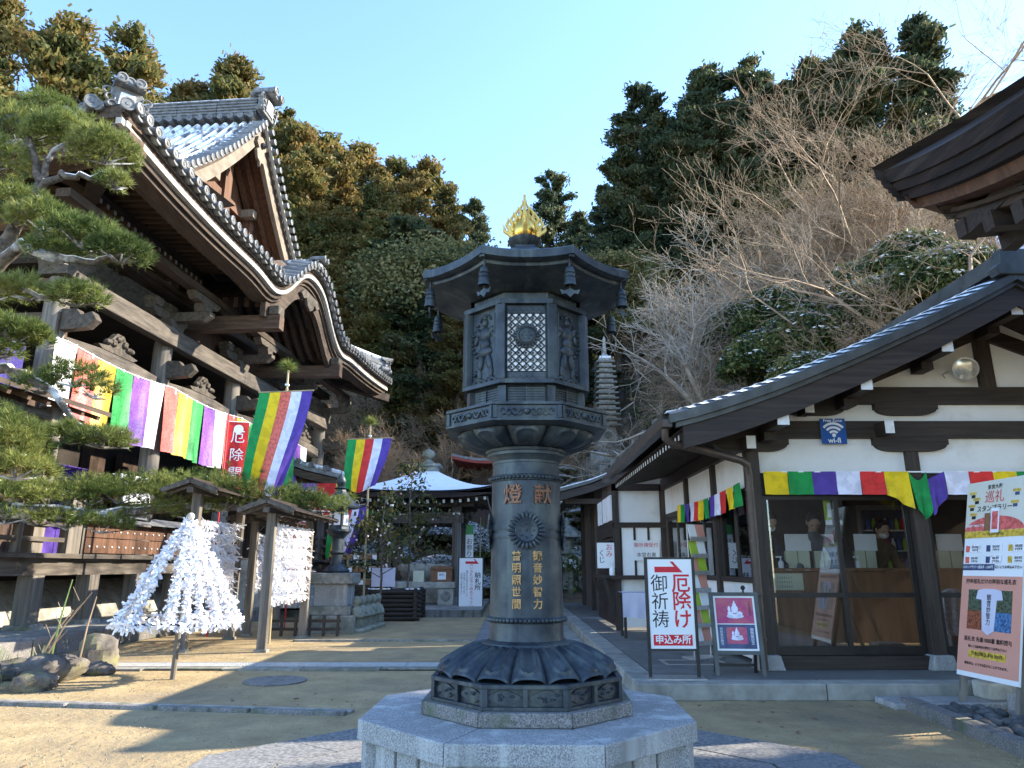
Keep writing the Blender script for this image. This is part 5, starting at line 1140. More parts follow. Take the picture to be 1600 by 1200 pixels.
# barrel vault of the curved gable: arched ribs, arched bargeboard, pendant, tie beams
def arch(x0, x1, o0, o1, name, mat, f=1.0):
    aa = [KC-KW*f+2*KW*f*i/30 for i in range(31)]; pa = [(a, ze(a)+o0) for a in aa]; pb = [(a, ze(a)+o1) for a in aa[::-1]]
    MB().prism(pa+pb, (x0, 0, 0), (0, 1, 0), (0, 0, 1), (x1-x0, 0, 0)).build(name, mat, hall)
arch(-.32, -.46, -.33, -.72, 'arched_bargeboard', m_hall_y, .97)
for i in range(8): arch(-.62-.30*i, -.74-.30*i, -.12, -.40, 'vault_rib', m_hall_v, .86)
for sg in (-1, 1):
    MB().bx(-2.9, .0, KC+sg*2.35-.14, KC+sg*2.35+.14, 7.05, 7.42).build('tie_beam', m_hall_x, hall); MB().bx(-.30, -.02, KC+sg*2.35-.18, KC+sg*2.35+.18, 7.421, 7.66).build('bracket_block', m_carve, hall, bevel=.03)
MB().bx(-3.0, -2.8, KC-2.5, KC+2.5, 7.0, 9.2).build('vault_wall', m_hall_v, hall)
pts = [(0, 0), (.5, -.02), (.72, -.2), (.5, -.30), (.32, -.22), (.2, -.42), (0, -.52)]; pts = pts+[(-x, z) for x, z in pts[::-1][1:-1]]
MB().prism(pts, (-.31, KC, ze(KC)-.45), (0, 1, 0), (0, 0, 1), (.10, 0, 0)).build('pendant', m_carve, hall, bevel=.02)
fm = MB(); pts = [(-.9, 0), (-.55, .06), (-.4, .3), (-.15, .62), (.15, .62), (.4, .3), (.55, .06), (.9, 0), (.7, -.12), (-.7, -.12)]; fm.prism(pts, (-.06, 0, 0), (0, 1, 0), (0, 0, 1), (.12, 0, 0))
for i in range(16): fm.ball((.06, .55*math.sin(i*2.4), .18+.3*abs(math.cos(i*1.7))*(1-abs(math.sin(i*2.4)))), (.09, .11, .10), 7, 5)
fm = fm.mesh('carved_strut', m_carve, 40)
link('carved_strut', fm, None, hall, loc=(-2.7, KC, 7.9))
# columns, beams, brackets
cols = [2.2+3.6*k for k in range(5)]
cm = MB().lathe([(.215, 1.4), (.215, 6.3), (.19, 6.62)], 20).mesh('column', m_old_v, 50)
bk1 = MB().prism([(-.26, 0), (.26, 0), (.26, .16), (.34, .34), (-.34, .34), (-.26, .16)], (-.30, 0, 0), (0, 1, 0), (0, 0, 1), (.6, 0, 0)).mesh('bearing_block', m_carve)
arm = MB().prism([(-.75, .22), (.75, .22), (.75, .12), (.58, 0), (-.58, 0), (-.75, .12)], (-.11, 0, 0), (0, 1, 0), (0, 0, 1), (.22, 0, 0)).mesh('bracket_arm', m_carve)
arm2 = MB().prism([(-.2, .22), (1.15, .22), (1.15, .12), (.98, 0), (-.2, 0)], (0, -.11, 0), (1, 0, 0), (0, 0, 1), (0, .22, 0)).mesh('bracket_arm', m_carve)
sml = MB().prism([(-.12, 0), (.12, 0), (.17, .11), (.17, .20), (-.17, .20), (-.17, .11)], (-.15, 0, 0), (0, 1, 0), (0, 0, 1), (.3, 0, 0)).mesh('small_block', m_carve)
for a in cols:
    link('column', cm, None, hall, loc=(-2.5, a, 0)); link('bearing_block', bk1, None, hall, loc=(-2.5, a, 6.64)); 
    link('bracket_arm', arm, None, hall, loc=(-2.5, a, 6.99)); link('bracket_arm', arm2, None, hall, loc=(-2.5, a, 6.985))
    for q in (-.6, 0, .6): link('small_block', sml, None, hall, loc=(-2.5, a+q, 7.215))
    link('small_block', sml, None, hall, loc=(-1.6, a, 7.21)); link('bracket_arm', arm, None, hall, loc=(-1.6, a, 7.41), sc=(1, .8, .8))
    # carved nosing beside each column head
    nz = MB().prism([(0, 0), (.55, .04), (.72, .2), (.62, .36), (.4, .30), (.3, .42), (0, .44)], (.2, -.10, 0), (1, 0, 0), (0, 0, 1), (0, .2, 0)); nz.build('carved_nosing', m_carve, hall, bevel=.02, loc=(-2.5, a, 5.55))
    if a < 16: link('carved_strut', fm, None, hall, loc=(-2.42, a+1.8, 5.68), sc=(1, .75, .62))
for k in range(4):
    a0 = cols[k]+.2; a1 = cols[k+1]-.2
    MB().bx(-2.40, -2.14, a0-.2, a1+.195, 6.34, 6.76).build('head_beam', m_old_y, hall, bevel=.02)
    pts = [(0, 0), (.35, .05), (1.0, .08), (2.2, .08), (2.85, .05), (3.2, 0), (3.2, .30), (2.2, .38), (1.0, .38), (0, .30)]
    MB().prism(pts, (-2.64, a0, 5.22), (0, 1, 0), (0, 0, 1), (.28, 0, 0)).build('rainbow_beam', m_old_y, hall, bevel=.02)
MB().bx(-2.70, -2.30, 2.0, 16.9, 7.62, 7.84).build('purlin', m_hall_y, hall); MB().bx(-1.74, -1.46, .8, 16.9, 7.60, 7.76).build('purlin', m_hall_y, hall)
MB().bx(-12, -2.3, 2.06, 2.34, 6.28, 6.6).build('side_beam', m_hall_x, hall); MB().bx(-12, -2.3, 2.06, 2.34, 5.45, 5.9).build('side_beam', m_hall_x, hall); MB().bx(-12, -2.3, 2.0, 2.4, 7.62, 7.84).build('side_purlin', m_hall_x, hall)
for x in (-5.8, -9.1): link('column', cm, None, hall, loc=(x, 2.2, 0))
# interior seen through the open front
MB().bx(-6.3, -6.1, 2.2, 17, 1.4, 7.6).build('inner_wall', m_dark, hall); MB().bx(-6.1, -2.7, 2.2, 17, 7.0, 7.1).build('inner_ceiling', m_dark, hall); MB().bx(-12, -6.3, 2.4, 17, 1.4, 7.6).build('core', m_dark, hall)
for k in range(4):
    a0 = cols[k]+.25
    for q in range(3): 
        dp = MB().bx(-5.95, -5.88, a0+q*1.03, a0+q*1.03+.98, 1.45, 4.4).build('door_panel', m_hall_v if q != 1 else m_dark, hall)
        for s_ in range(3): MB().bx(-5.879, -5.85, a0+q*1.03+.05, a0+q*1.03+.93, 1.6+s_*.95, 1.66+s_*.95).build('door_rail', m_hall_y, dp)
for q in range(3): MB().bx(-5.0, -4.97, 5.95+q*.42, 6.35+q*.42, 1.5, 3.6).build('inner_curtain', CLOTH['purple'], hall)
# veranda: planks, beam, posts, railing
plk = MB().bx(-2.2, -.0, .004, .346, 0, .075).mesh('plank', m_old_y)
for i in range(50): link('plank', plk, None, hall, loc=(-.98+.012*((i*5) % 3), -.6+i*.35, 1.33))
MB().bx(-1.32, -1.10, -.6, 16.9, 1.06, 1.325).build('floor_beam', m_old_y, hall)
vp = MB().bx(-.13, .13, -.13, .13, .24, 1.06).mesh('veranda_post', m_old_v); vb = MB().prism([(-.2, .24), (.2, .24), (.17, .32), (-.17, .32)], (0, -.2, 0), (1, 0, 0), (0, 0, 1), (0, .4, 0)).mesh('post_base', m_stone)
for i in range(13):
    if 7.0 < -.3+i*1.36 < 10.8: continue
    p = link('veranda_post', vp, None, hall, loc=(-1.22, -.3+i*1.36, 0)); link('post_base', vb, None, p)
P = []
for z, x in ((.24, -2.0), (.5, -2.12), (.75, -2.35), (.95, -2.7)): P.append([(x, a, z) for a in (-.6, 8, 17)])
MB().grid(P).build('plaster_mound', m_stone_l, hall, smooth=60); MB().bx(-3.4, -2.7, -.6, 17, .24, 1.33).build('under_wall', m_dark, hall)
for i in range(5): MB().bx(-1.0, .75-.32*i if i < 4 else -.3, 7.2, 10.9, .24+.22*i, .24+.22*(i+1)-.002).build('stone_step', m_stone_l, hall)
for (a0, a1) in ((-.6, 1.5), (11.2, 16.6)):
    for z in (1.62, 1.86, 2.12): MB().bx(-1.12, -1.04, a0, a1, z-.035, z+.035).build('railing', m_old_y, hall)
    a = a0
    while a <= a1: MB().bx(-1.13, -1.03, a-.05, a+.05, 1.406, 2.2).build('railing_post', m_old_v, hall); a += 1.05
MB().bx(-1.16, -1.0, 1.46, 1.78, 1.406, 2.32).build('end_post', m_old_v, hall)
# small pent roof on the near corner
pr = MB(); P0 = [(-.75, 4.0), (-2.2, 4.55)]
MB().prism([(-.72, 3.74), (-2.3, 4.25), (-2.3, 4.32), (-.72, 3.82)], (0, -3.5, 0), (1, 0, 0), (0, 0, 1), (0, 5.2, 0)).build('pent_roof', m_hall_y, hall)
for i in range(13): MB().bar((-.80, -3.3+i*.4, 3.68), (-2.2, -3.3+i*.4, 4.16), .07).build('pent_rafter', m_hall_x, hall)
for a in (-2.2, .9): MB().bx(-1.32, -1.08, a-.12, a+.12, 1.4, 3.75).build('pent_post', m_old_v, hall)
MB().bx(-1.28, -1.12, -3.4, 1.6, 3.52, 3.66).build('pent_beam', m_old_y, hall); MB().bx(-2.32, -2.26, -3.4, 1.9, 1.4, 4.2).build('pent_wall', m_hall_v, hall)
# ---- hangings on the hall
ban = thing('banner_curtain', 'long five colour brocade banner curtain strung between the columns of the main hall', 'banner', (-6.5, 10.5, 0), HR)
seq = ['cream', 'rose', 'gold', 'leaf', 'violet']
for i in range(21):
    a = 1.85+i*.602; m = MB(); zt = 5.32-.10*math.sin(math.pi*((a-2.2) % 3.6)/3.6); zt2 = 5.32-.10*math.sin(math.pi*((a+.6-2.2) % 3.6)/3.6)
    cloth_strip(m, (-2.12, a, zt), (-2.12, a+.60, zt2), 1.5, nx=8, nz=9, wav=.045, seed=i*1.3, nrm=Vector((1, 0, 0))); m.build('cloth_panel', CLOTH[seq[i % 5]], ban, smooth=60)
MB().tube([(-2.12, 1.85+i*.3, 5.335-.10*math.sin(math.pi*((1.85+i*.3-2.2) % 3.6)/3.6)) for i in range(43)], .014, 5).build('cord', m_paper, ban)
for i in range(26): 
    a = 1.9+i*.5; MB().bx(-2.13, -2.11, a-.02, a+.02, 5.2, 5.36-.10*math.sin(math.pi*((a-2.2) % 3.6)/3.6)).build('loop', m_paper, ban)
pb2 = MB(); cloth_strip(pb2, (-3.3, 1.7, 5.1), (-2.55, 1.7, 5.1), 1.3, wav=.03, seed=2); o = pb2.build('banner', CLOTH['violet'], None, smooth=60, loc=(-6.5, 10.5, 0), rot=(0, 0, HR)); setp(o, 'purple brocade banner hanging on the near corner of the hall at the far left', 'banner')
def nobori(label, x, y, z0, z1, w, s, rz=.3, mat=None):
    t = thing('nobori_banner', label, 'banner', (x, y, 0), rz); m = MB(); cloth_strip(m, (0, 0, z1), (w, 0, z1), z1-z0, nx=6, nz=16, wav=.02, seed=x); m.build('cloth', mat or CLOTH['red'], t, smooth=60)
    MB().tube([(-.02, 0, .0), (-.02, 0, z1+.15)], .014, 6).build('pole', m_red, t); MB().tube([(-.02, 0, z1+.01), (w, 0, z1+.01)], .008, 5).build('cross_bar', m_paper, t)
    for i, ch in enumerate(s): text(ch, w*.72, m_signw, t, fr(w/2, -.05, z1-.30-i*w*.95))
    MB().lathe([(w*.20, 0), (w*.24, 0), (w*.24, .004), (w*.20, .004)], 20, c=(w/2, -.045, z1-.14), mw=Matrix.Rotation(R(90), 4, 'X')).build('crest_ring', m_signw, t)
    return t
nobori('red upright banner with white lettering and crest below the hall curtain', -5.35, 13.2, 2.35, 3.85, .36, '厄除開', .35)
nobori('red upright banner with white lettering half hidden behind the paper fortune racks', -4.6, 15.2, .8, 2.75, .42, '厄除祈願', .25)
# row of boards with white studs on the veranda, under the pine
rk = thing('plaque_rack', 'low brown board rack with white studs and shingle roof on the veranda edge', 'rack', (-6.5, 10.5, 1.406), HR)
for k in range(2):
    for q in range(6): 
        MB().bx(-1.06, -1.03, 1.95+q*.62+.004, 1.95+(q+1)*.62-.004, .02+k*.27, .275+k*.27).build('board', m_gable, rk)
        for s_ in range(3): MB().ball((-1.02, 2.05+q*.62+s_*.2, .13+k*.27), .018, 6, 4).build('stud', m_signw, rk)
for q in range(14): MB().bar((-.85, 1.9+q*.27+.13, .57), (-1.35, 1.9+q*.27+.13, .73), .262, .02, up=(0, 0, 1)).build('shingle', m_tile, rk)
for q in range(4): MB().bx(-1.12, -1.06, 1.9+q*1.24, 1.97+q*1.24, 0, .58).build('rack_post', m_old_v, rk)
wb = MB().bx(-.03, 0, 0, .95, 0, .62).build('white_board', m_signw, None, loc=(-7.9, 14.6, 2.45), rot=(0, -.2, HR)); setp(wb, 'white board standing on the veranda above the pine branch', 'board')
# second hall behind
h2 = thing('side_hall', 'smaller hall with snow dusted tiled roof behind the end of the main hall', 'temple hall', (-8.5, 25.5, 0))
prf = [(-3.0, 6.6), (-2.0, 5.9), (-1.0, 5.3), (0, 4.85), (1.0, 4.5), (2.2, 4.22)]
WB().prism([(x, z) for x, z in prf]+[(x, z-.14) for x, z in prf[::-1]], (-8.0, 24.0, 0), (1, 0, 0), (0, 0, 1), (0, 4.5, 0)).build('roof', m_tile, h2)
for k in range(16):
    y = 24.1+k*.28; WB().tube([(-8.0+x, y, z+.06) for x, z in prf], .08, 7).build('tile_row', m_tile_s, h2, smooth=60); WB().grid([[(-8+x, y+.09, z+.03), (-8+x, y+.19, z+.03)] for x, z in prf]).build('snow_course', m_snow_p, h2)
for q in range(12):
    i = q*5/12; k = int(i); f = i-k; x = prf[k][0]+(prf[k+1][0]-prf[k][0])*f; z = prf[k][1]+(prf[k+1][1]-prf[k][1])*f; link('round_tile', disc, None, h2, loc=Vector((-8+x, 24.0, z+.08))-h2.location)
WB().prism([(x, z-.15) for x, z in prf]+[(x, z-.4) for x, z in prf[::-1]], (-8.1, 24.05, 0), (1, 0, 0), (0, 0, 1), (0, .12, 0)).build('bargeboard', m_hall_x, h2)
WB().bx(-11.2, -10.7, 24, 28.5, 6.55, 7.0).build('ridge', m_tile, h2)
WB().bx(-12, -6.6, 24.6, 28, 0, 4.3).build('wall', m_hall_v, h2); WB().bx(-6.6, -6.4, 24.5, 24.7, 0, 4.2).build('post', m_old_v, h2); WB().bx(-11, -5.9, 24.4, 24.6, 3.9, 4.15).build('beam', m_hall_x, h2)
bt3 = thing('bunting', 'five colour bunting under the eaves of the smaller hall behind the flags', 'bunting', (-8, 24, 3.6))
for i, c in enumerate(['red', 'gold', 'leaf', 'violet', 'red', 'gold', 'leaf']): m = WB(); cloth_strip(m, (-9.0+i*.62, 23.9, 3.9), (-8.38+i*.62, 23.9, 3.9), 1.05, seed=i, wav=.03); m.build('cloth_panel', CLOTH[c], bt3, smooth=60)
# ---------------------------------------------------------------- court: racks of paper fortunes, flags, small lantern, pavilion, planter
m_cane = M('green_cane', (.10, .17, .05), (.16, .22, .07), rough=.5, scale=8)
rngn = np.random.default_rng(3)
def paper_mesh(C, name, size=.06, down=.55):
    n = len(C)*2; C = np.repeat(np.asarray(C), 2, 0); D = rdir(rngn, n); D[:, 2] -= down; D /= np.linalg.norm(D, axis=1, keepdims=True)
    Wd = np.cross(D, rdir(rngn, n)); Wd /= np.linalg.norm(Wd, axis=1, keepdims=True); L_ = size*(.7+.6*rngn.random(n))[:, None]
    return quads(name, C+D*L_*.8+rngn.normal(size=(n, 3))*.008, D*L_, Wd*.0105*(.8+.5*rngn.random(n))[:, None], m_omikuji)
# cone of knotted fortunes hung from a pole
om = thing('fortune_cone', 'pole hung with a cone of knotted white paper fortunes on the sand court', 'fortune rack', (-3.72, 8.35, 0))
MB().tube([(0, 0, 0), (.01, 0, .9), (0, 0, 1.72)], [.032, .03, .028], 10).build('pole', m_old_v, om); MB().ball((0, 0, 1.76), .045, 12, 8).build('knob', m_stone_l, om, smooth=60)
ring = [(.62*math.cos(t), .62*math.sin(t), .60+.02*math.sin(3*t)) for t in np.linspace(0, 2*math.pi, 33)]; MB().tube(ring, .012, 5).build('hoop', m_black, om)
pc = []
for k, t in enumerate((3.3, 3.8, 4.3, 5.0, 5.25, 5.5, 5.8, 6.15, .3, 1.2, 2.2)):
    k = k; e = Vector((.62*math.cos(t), .62*math.sin(t), .60)); s = MB(); pts = []
    for i in range(9): q = i/8; pts.append((e.x*q**.85, e.y*q**.85, 1.70+(e.z-1.70)*q))
    s.tube(pts, .004, 4).build('cord', m_paper, om)
    for i in range(84):
        q = (i+.5)/84; 
        for r_ in range(3): pc.append((e.x*q**.85+random.gauss(0, .011), e.y*q**.85+random.gauss(0, .011), 1.70+(e.z-1.7)*q+random.gauss(0, .01)))
for i in range(560): t = 2*math.pi*i/560; pc.append((.62*math.cos(t)+random.gauss(0, .018), .62*math.sin(t)+random.gauss(0, .018), .60+random.gauss(0, .02)))
setp(link('paper_fortunes', paper_mesh(pc, 'paper_fortunes', .033, .5), None, om), kind='stuff')
def rack(label, y0, y1, x, zr, rows, z0, z1, roofw=.42, gable=True):
    t = thing('fortune_rack', label, 'fortune rack', (x, y0, 0), 0, 'roofed racks of paper fortunes'); L_ = y1-y0
    for y in (0, L_): MB().bx(-.065, .065, y-.055, y+.055, 0, zr-.04).build('post', m_old_v, t, bevel=.006); MB().bx(-.09, .09, y-.08, y+.08, 0, .04).build('post_base', m_stone, t)
    MB().bx(-.045, .045, -.3, L_+.3, zr-.045, zr+.03).build('roof_beam', m_old_y, t)
    for sg in (-1, 1):
        nb = 5
        for k in range(nb):
            u0 = roofw*k/nb; u1 = roofw*(k+1)/nb+.02; MB().bar((sg*u0, -.32, zr+.12-u0*.34-.004*k), (sg*u0+.0001, L_+.32, zr+.12-u0*.34-.004*k), .02, .02) 
            m = MB(); za = zr+.13-u0*.36; zb = zr+.13-u1*.36; m.prism([(sg*u0, za), (sg*u1, zb), (sg*u1, zb+.022), (sg*u0, za+.022)], (0, -.32, 0), (1, 0, 0), (0, 0, 1), (0, L_+.64, 0)); m.build('roof_board', m_wood_y, t)
        for y in np.linspace(-.2, L_+.2, 5): MB().bar((0, y, zr+.07), (sg*roofw*.9, y, zr+.07-roofw*.32), .035).build('roof_rafter', m_old_y, t)
        for y in (-.325, L_+.325): MB().bar((0, y, zr+.13), (sg*roofw, y, zr+.13-roofw*.36), .02, .07).build('bargeboard', m_old_y, t)
    MB().bx(-.05, .05, -.34, L_+.34, zr+.13, zr+.17).build('ridge_board', m_wood_y, t)
    C = []
    for r_ in range(rows):
        z = z0+(z1-z0)*(r_+.6)/rows; MB().tube([(0, .05, z), (0, L_/2, z-.02), (0, L_-.05, z)], .004, 4).build('cord', m_paper, t)
        n = int(L_*62)
        for i in range(n): y = .08+(L_-.16)*i/n; C.append((random.gauss(0, .022), y, z-.02*math.sin(math.pi*y/L_)+random.gauss(0, .02)))
    setp(link('paper_fortunes', paper_mesh(C, 'paper_fortunes', .075, .9), None, t), kind='stuff'); return t
k2 = rack('roofed rack thick with white paper fortunes standing before the small stone lantern', 10.9, 12.95, -3.62, 2.02, 7, .66, 1.88); 
rack('roofed rack of paper fortunes behind the cone of fortunes, tallest roof of the three', 10.95, 12.75, -4.80, 2.32, 7, .75, 1.95)
rack('roofed rack of paper fortunes with a low dark roof, farthest back of the three', 13.4, 15.0, -4.75, 2.05, 6, .8, 1.85)
# five colour flags on bamboo poles topped with pine sprigs
def flag(label, x, y, zt, w, h, cols, zp, skew, seed=0, rz=0., tail=1.0):
    t = thing('flag', label, 'flag', (x, y, 0), rz, 'five colour flags on bamboo poles')
    MB().tube([(.04, 0, 0), (.02, 0, zt*.6), (0, 0, zp)], [.026, .024, .018], 8).build('bamboo_pole', m_bamboo, t)
    for z in np.arange(.4, zp, .42): MB().lathe([(.024, z-.01), (.031, z), (.024, z+.01)], 8, c=(.04*(1-z/zp), 0, 0)).build('bamboo_joint', m_bamboo, t)
    MB().tube([(-w*.52, -.03, zt), (w*.52, -.03, zt+.04)], .011, 6).build('cross_rod', m_bamboo, t)
    n = len(cols)
    for k, c in enumerate(cols):
        P = []
        for j in range(15):
            q = j/14; row = []
            for i in range(5):
                s = (k+i/4)/n; X = -w/2+w*s; fold = .045*math.sin(s*9+seed+q*2)*q+.02*math.sin(s*21+q*5+seed)*q
                row.append((X*(1-.30*q*q)+skew*q**1.3, -.03-fold-.10*q*math.sin(q*3), zt+.04*s-h*q*(1-.06*math.sin(s*6+seed))))
            P.append(row)
        MB().grid(P).build('stripe', CLOTH[c], t, smooth=60)
    C = []; nn = 420; A = np.zeros((nn, 3)); A[:, 2] = zp-.02+rngn.random(nn)*.12; A[:, :2] += rngn.normal(size=(nn, 2))*.03; D = rdir(rngn, nn); D[:, 2] = np.abs(D[:, 2])*.9-.25; E_ = A+D*.22; S = np.cross(D, rdir(rngn, nn)); S /= np.linalg.norm(S, axis=1, keepdims=True)
    link('pine_sprig', tris('pine_sprig', A-S*.005, A+S*.005, E_, lf_pine), None, t)
    MB().bx(-.03, .03, -.03, .03, zp-.30, zp-.27).build('tie', m_paper, t); return t
flag('tall five colour flag swept to a point on a bamboo pole before the main hall', -3.92, 12.0, 4.12, .92, 1.72, ['green', 'yellow', 'orange', 'white', 'purple'], 4.55, -.30, 0)
flag('smaller five colour flag on a bamboo pole between the hall and the pavilion', -3.22, 15.9, 3.98, .98, 1.15, ['green', 'yellow', 'red', 'white', 'purple'], 4.35, -.16, 2)
flag('low five colour flag hanging behind the small bronze lantern', -3.75, 16.6, 2.55, .80, 1.1, ['green', 'yellow', 'red', 'white', 'purple'], 2.7, -.20, 4)
# small bronze lantern on its stone pedestal
sl = thing('garden_lantern', 'small dark bronze lantern with curled roof hooks on a grey stone pedestal', 'lantern', (-3.40, 14.2, 0))
MB().bx(-.50, .50, -.5, .5, 0, .32).build('base_stone', m_stone, sl, bevel=.015); MB().bx(-.40, .40, -.4, .4, .321, .48).build('base_stone', m_stone, sl, bevel=.015); MB().bx(-.31, .31, -.31, .31, .481, .88).build('die_stone', m_granite, sl, bevel=.01); MB().bx(-.40, .40, -.4, .4, .881, 1.08).build('cap_stone', m_stone, sl, bevel=.02)
MB().lathe([(.24, 1.08), (.26, 1.12), (.19, 1.18), (.12, 1.25), (.11, 1.42), (.16, 1.46), (.11, 1.50), (.11, 1.72), (.18, 1.80), (.24, 1.86), (.24, 1.90)], 20).build('shaft', m_bronze, sl, smooth=40)
MB().lathe([(.20, 1.90), (.19, 1.95), (.19, 2.26), (.21, 2.30)], 6).build('fire_box', m_bronze, sl)
for k in range(6):
    a = R(60*k+30); MB().box((.168*math.cos(a), .168*math.sin(a), 2.1), (.02, .12, .24), Matrix.Rotation(a, 4, 'Z')).build('window', m_paper, sl)
MB().lathe([(.20, 2.30), (.42, 2.31), (.43, 2.34), (.33, 2.40), (.20, 2.52), (.11, 2.64), (.10, 2.68)], 6).build('roof', m_bronze, sl)
for k in range(6):
    a = R(60*k); d = Vector((math.cos(a), math.sin(a), 0)); pts = [d*(.41+.09*math.sin(t))+Vector((0, 0, 2.42-.08*math.cos(t)))+d*(.02*t) for t in np.linspace(0, 4.6, 14)]; MB().tube(pts, [.018-.008*i/13 for i in range(14)], 6).build('roof_hook', m_bronze, sl, smooth=60)
    MB().lathe([(.008, .09), (.022, .08), (.03, 0), (.02, 0)], 8, c=d*.45+Vector((0, 0, 2.19))).build('bell', m_bronze, sl, smooth=40)
MB().lathe([(.10, 2.68), (.13, 2.70), (.06, 2.74), (.09, 2.80), (.10, 2.85), (.06, 2.93), (.001, 3.0)], 16).build('finial', m_bronze, sl, smooth=50)
# row of little stone statues
def statue(y, x, label):
    t = thing('stone_statue', label, 'statue', (x, y, 0), R(70), 'row of small stone statues')
    b_ = MB().lathe([(.15, 0), (.155, .06), (.12, .075), (.11, .09), (.125, .16), (.12, .26), (.125, .36), (.11, .43), (.06, .465), (.045, .49)], 16); b_.v = [(p[0], p[1]*.82, p[2]) for p in b_.v]
    b_.ball((0, 0, .565), (.078, .082, .095), 14, 10); b_.ball((0, -.07, .55), (.016, .02, .02), 6, 5)
    for sg in (-1, 1):
        b_.ball((sg*.078, 0, .56), (.014, .022, .035), 6, 5); b_.tube([(sg*.10, -.02, .42), (sg*.115, -.06, .32), (sg*.05, -.11, .28), (0, -.115, .30)], [.042, .042, .034, .03], 8)
    for k in range(5): b_.tube([(-.09+.045*k, -.095, .25), (-.10+.05*k, -.10, .10)], .012, 5)
    b_.ball((0, -.115, .31), (.03, .025, .045), 8, 6); b_.build('figure', m_moss, t, smooth=60); MB().lathe([(.19, 0), (.20, .05), (.16, .085)], 14).build('pedestal', m_moss, t, smooth=40)
for k in range(5): statue(14.0+.36*k, -2.92+.03*k, 'small mossy stone statue with folded hands, %s of the row beside the lantern pedestal' % ('nearest', 'second', 'third', 'fourth', 'last')[k])
lowf = thing('low_fence', 'low dark wooden fence around the foot of the stone lantern pedestal', 'fence', (-3.5, 13.3, 0))
for z in (.12, .26): MB().bx(-.9, .45, -.02, .02, z-.025, z+.025).build('rail', m_wood_x, lowf)
for k in range(6): MB().bx(-.85+.25*k-.02, -.85+.25*k+.02, -.022, .042, 0, .36).build('picket', m_wood_v, lowf)
# planter of stacked dark logs with two saplings hung with little balls
pl_ = thing('planter', 'square planter of stacked dark logs standing on the sand before the pavilion', 'planter', (-2.75, 17.4, 0))
for k in range(7):
    z = .06+k*.095
    for sg in (-1, 1):
        MB().tube([(-.66, sg*.52, z), (.66, sg*.52, z)], .047, 8).build('log', m_wood_x, pl_); MB().tube([(sg*.56, -.62, z+.047), (sg*.56, .62, z+.047)], .045, 8).build('log', m_wood_y, pl_)
MB().bx(-.54, .54, -.5, .5, .0, .60).build('soil', m_soil, pl_)
sn = MB(); 
for k in range(14): sn.ball((random.uniform(-.6, .6), -.52+random.uniform(-.02, .02), .70), (.05, .03, .02), 7, 4)
setp(sn.build('snow', m_snow, pl_, smooth=60), kind='stuff')
def sapling(label, x, y, z0, h, seed):
    t = thing('sapling', label, 'tree', (x, y, z0), 0); rr = random.Random(seed); br = MB(); tips = []
    pts = [(0, 0, 0), (.03, .02, h*.35), (-.02, 0, h*.7), (.05, 0, h)]; br.tube(pts, [.03, .025, .018, .006], 7)
    for k in range(16):
        z = h*rr.uniform(.35, .98); a = rr.uniform(0, 6.28); l = (1.15-z/h)*rr.uniform(.7, 1.25)*h*.42; d = Vector((math.cos(a), math.sin(a), .55)); q = [Vector((0, 0, z)), Vector((0, 0, z))+d*l*.5, Vector((0, 0, z))+d*l+Vector((0, 0, -.05))]; br.tube(q, [.012, .008, .004], 5); tips += [q[1], q[2], (q[1]+q[2])/2]
    br.build('trunk', m_bark_t, t); C = []
    for p in tips:
        for _ in range(13): C.append((p.x+rr.gauss(0, .11), p.y+rr.gauss(0, .11), p.z+rr.gauss(0, .09)))
    rg = np.random.default_rng(seed); link('crown', leafquads(rg, np.array(C), .042, lf_plant, 'crown', .45), None, t)
    bl = MB()
    for p in tips[::2]:
        for _ in range(1): bl.ball((p.x+rr.gauss(0, .08), p.y+rr.gauss(0, .08), p.z-.12-rr.random()*.1), .024, 7, 5)
    bl.build('hanging_balls', CLOTH['rose'] if False else m_pinkb, t, smooth=60); return t
m_pinkb = M('pink_white_ball', (.80, .52, .50), (.86, .82, .80), rough=.6, scale=8, lo=.45, hi=.55)
sapling('slender leafy sapling with pink and white balls, rising from the left of the planter', -2.95, 17.4, .6, 2.3, 3)
sapling('taller leafy sapling with pink and white balls, rising from the right of the planter', -2.45, 17.3, .6, 3.0, 8)
sapling('slender leafy sapling tied with pink balls beside the small stone lantern', -2.85, 15.9, 0, 2.7, 11)
bk = thing('open_board', 'white folded notice board on a stake in the log planter', 'notice', (-2.95, 16.9, .6)); MB().bar((0, .02, 0), (.0, .03, .35), .05).build('stake', m_bamboo, bk)
MB().bar((-.27, -.02, .36), (0, -.05, .36), .02, .42).build('leaf_sheet', m_lav, bk); MB().bar((0, -.05, .36), (.27, -.02, .36), .02, .42).build('leaf_sheet', m_lav, bk)
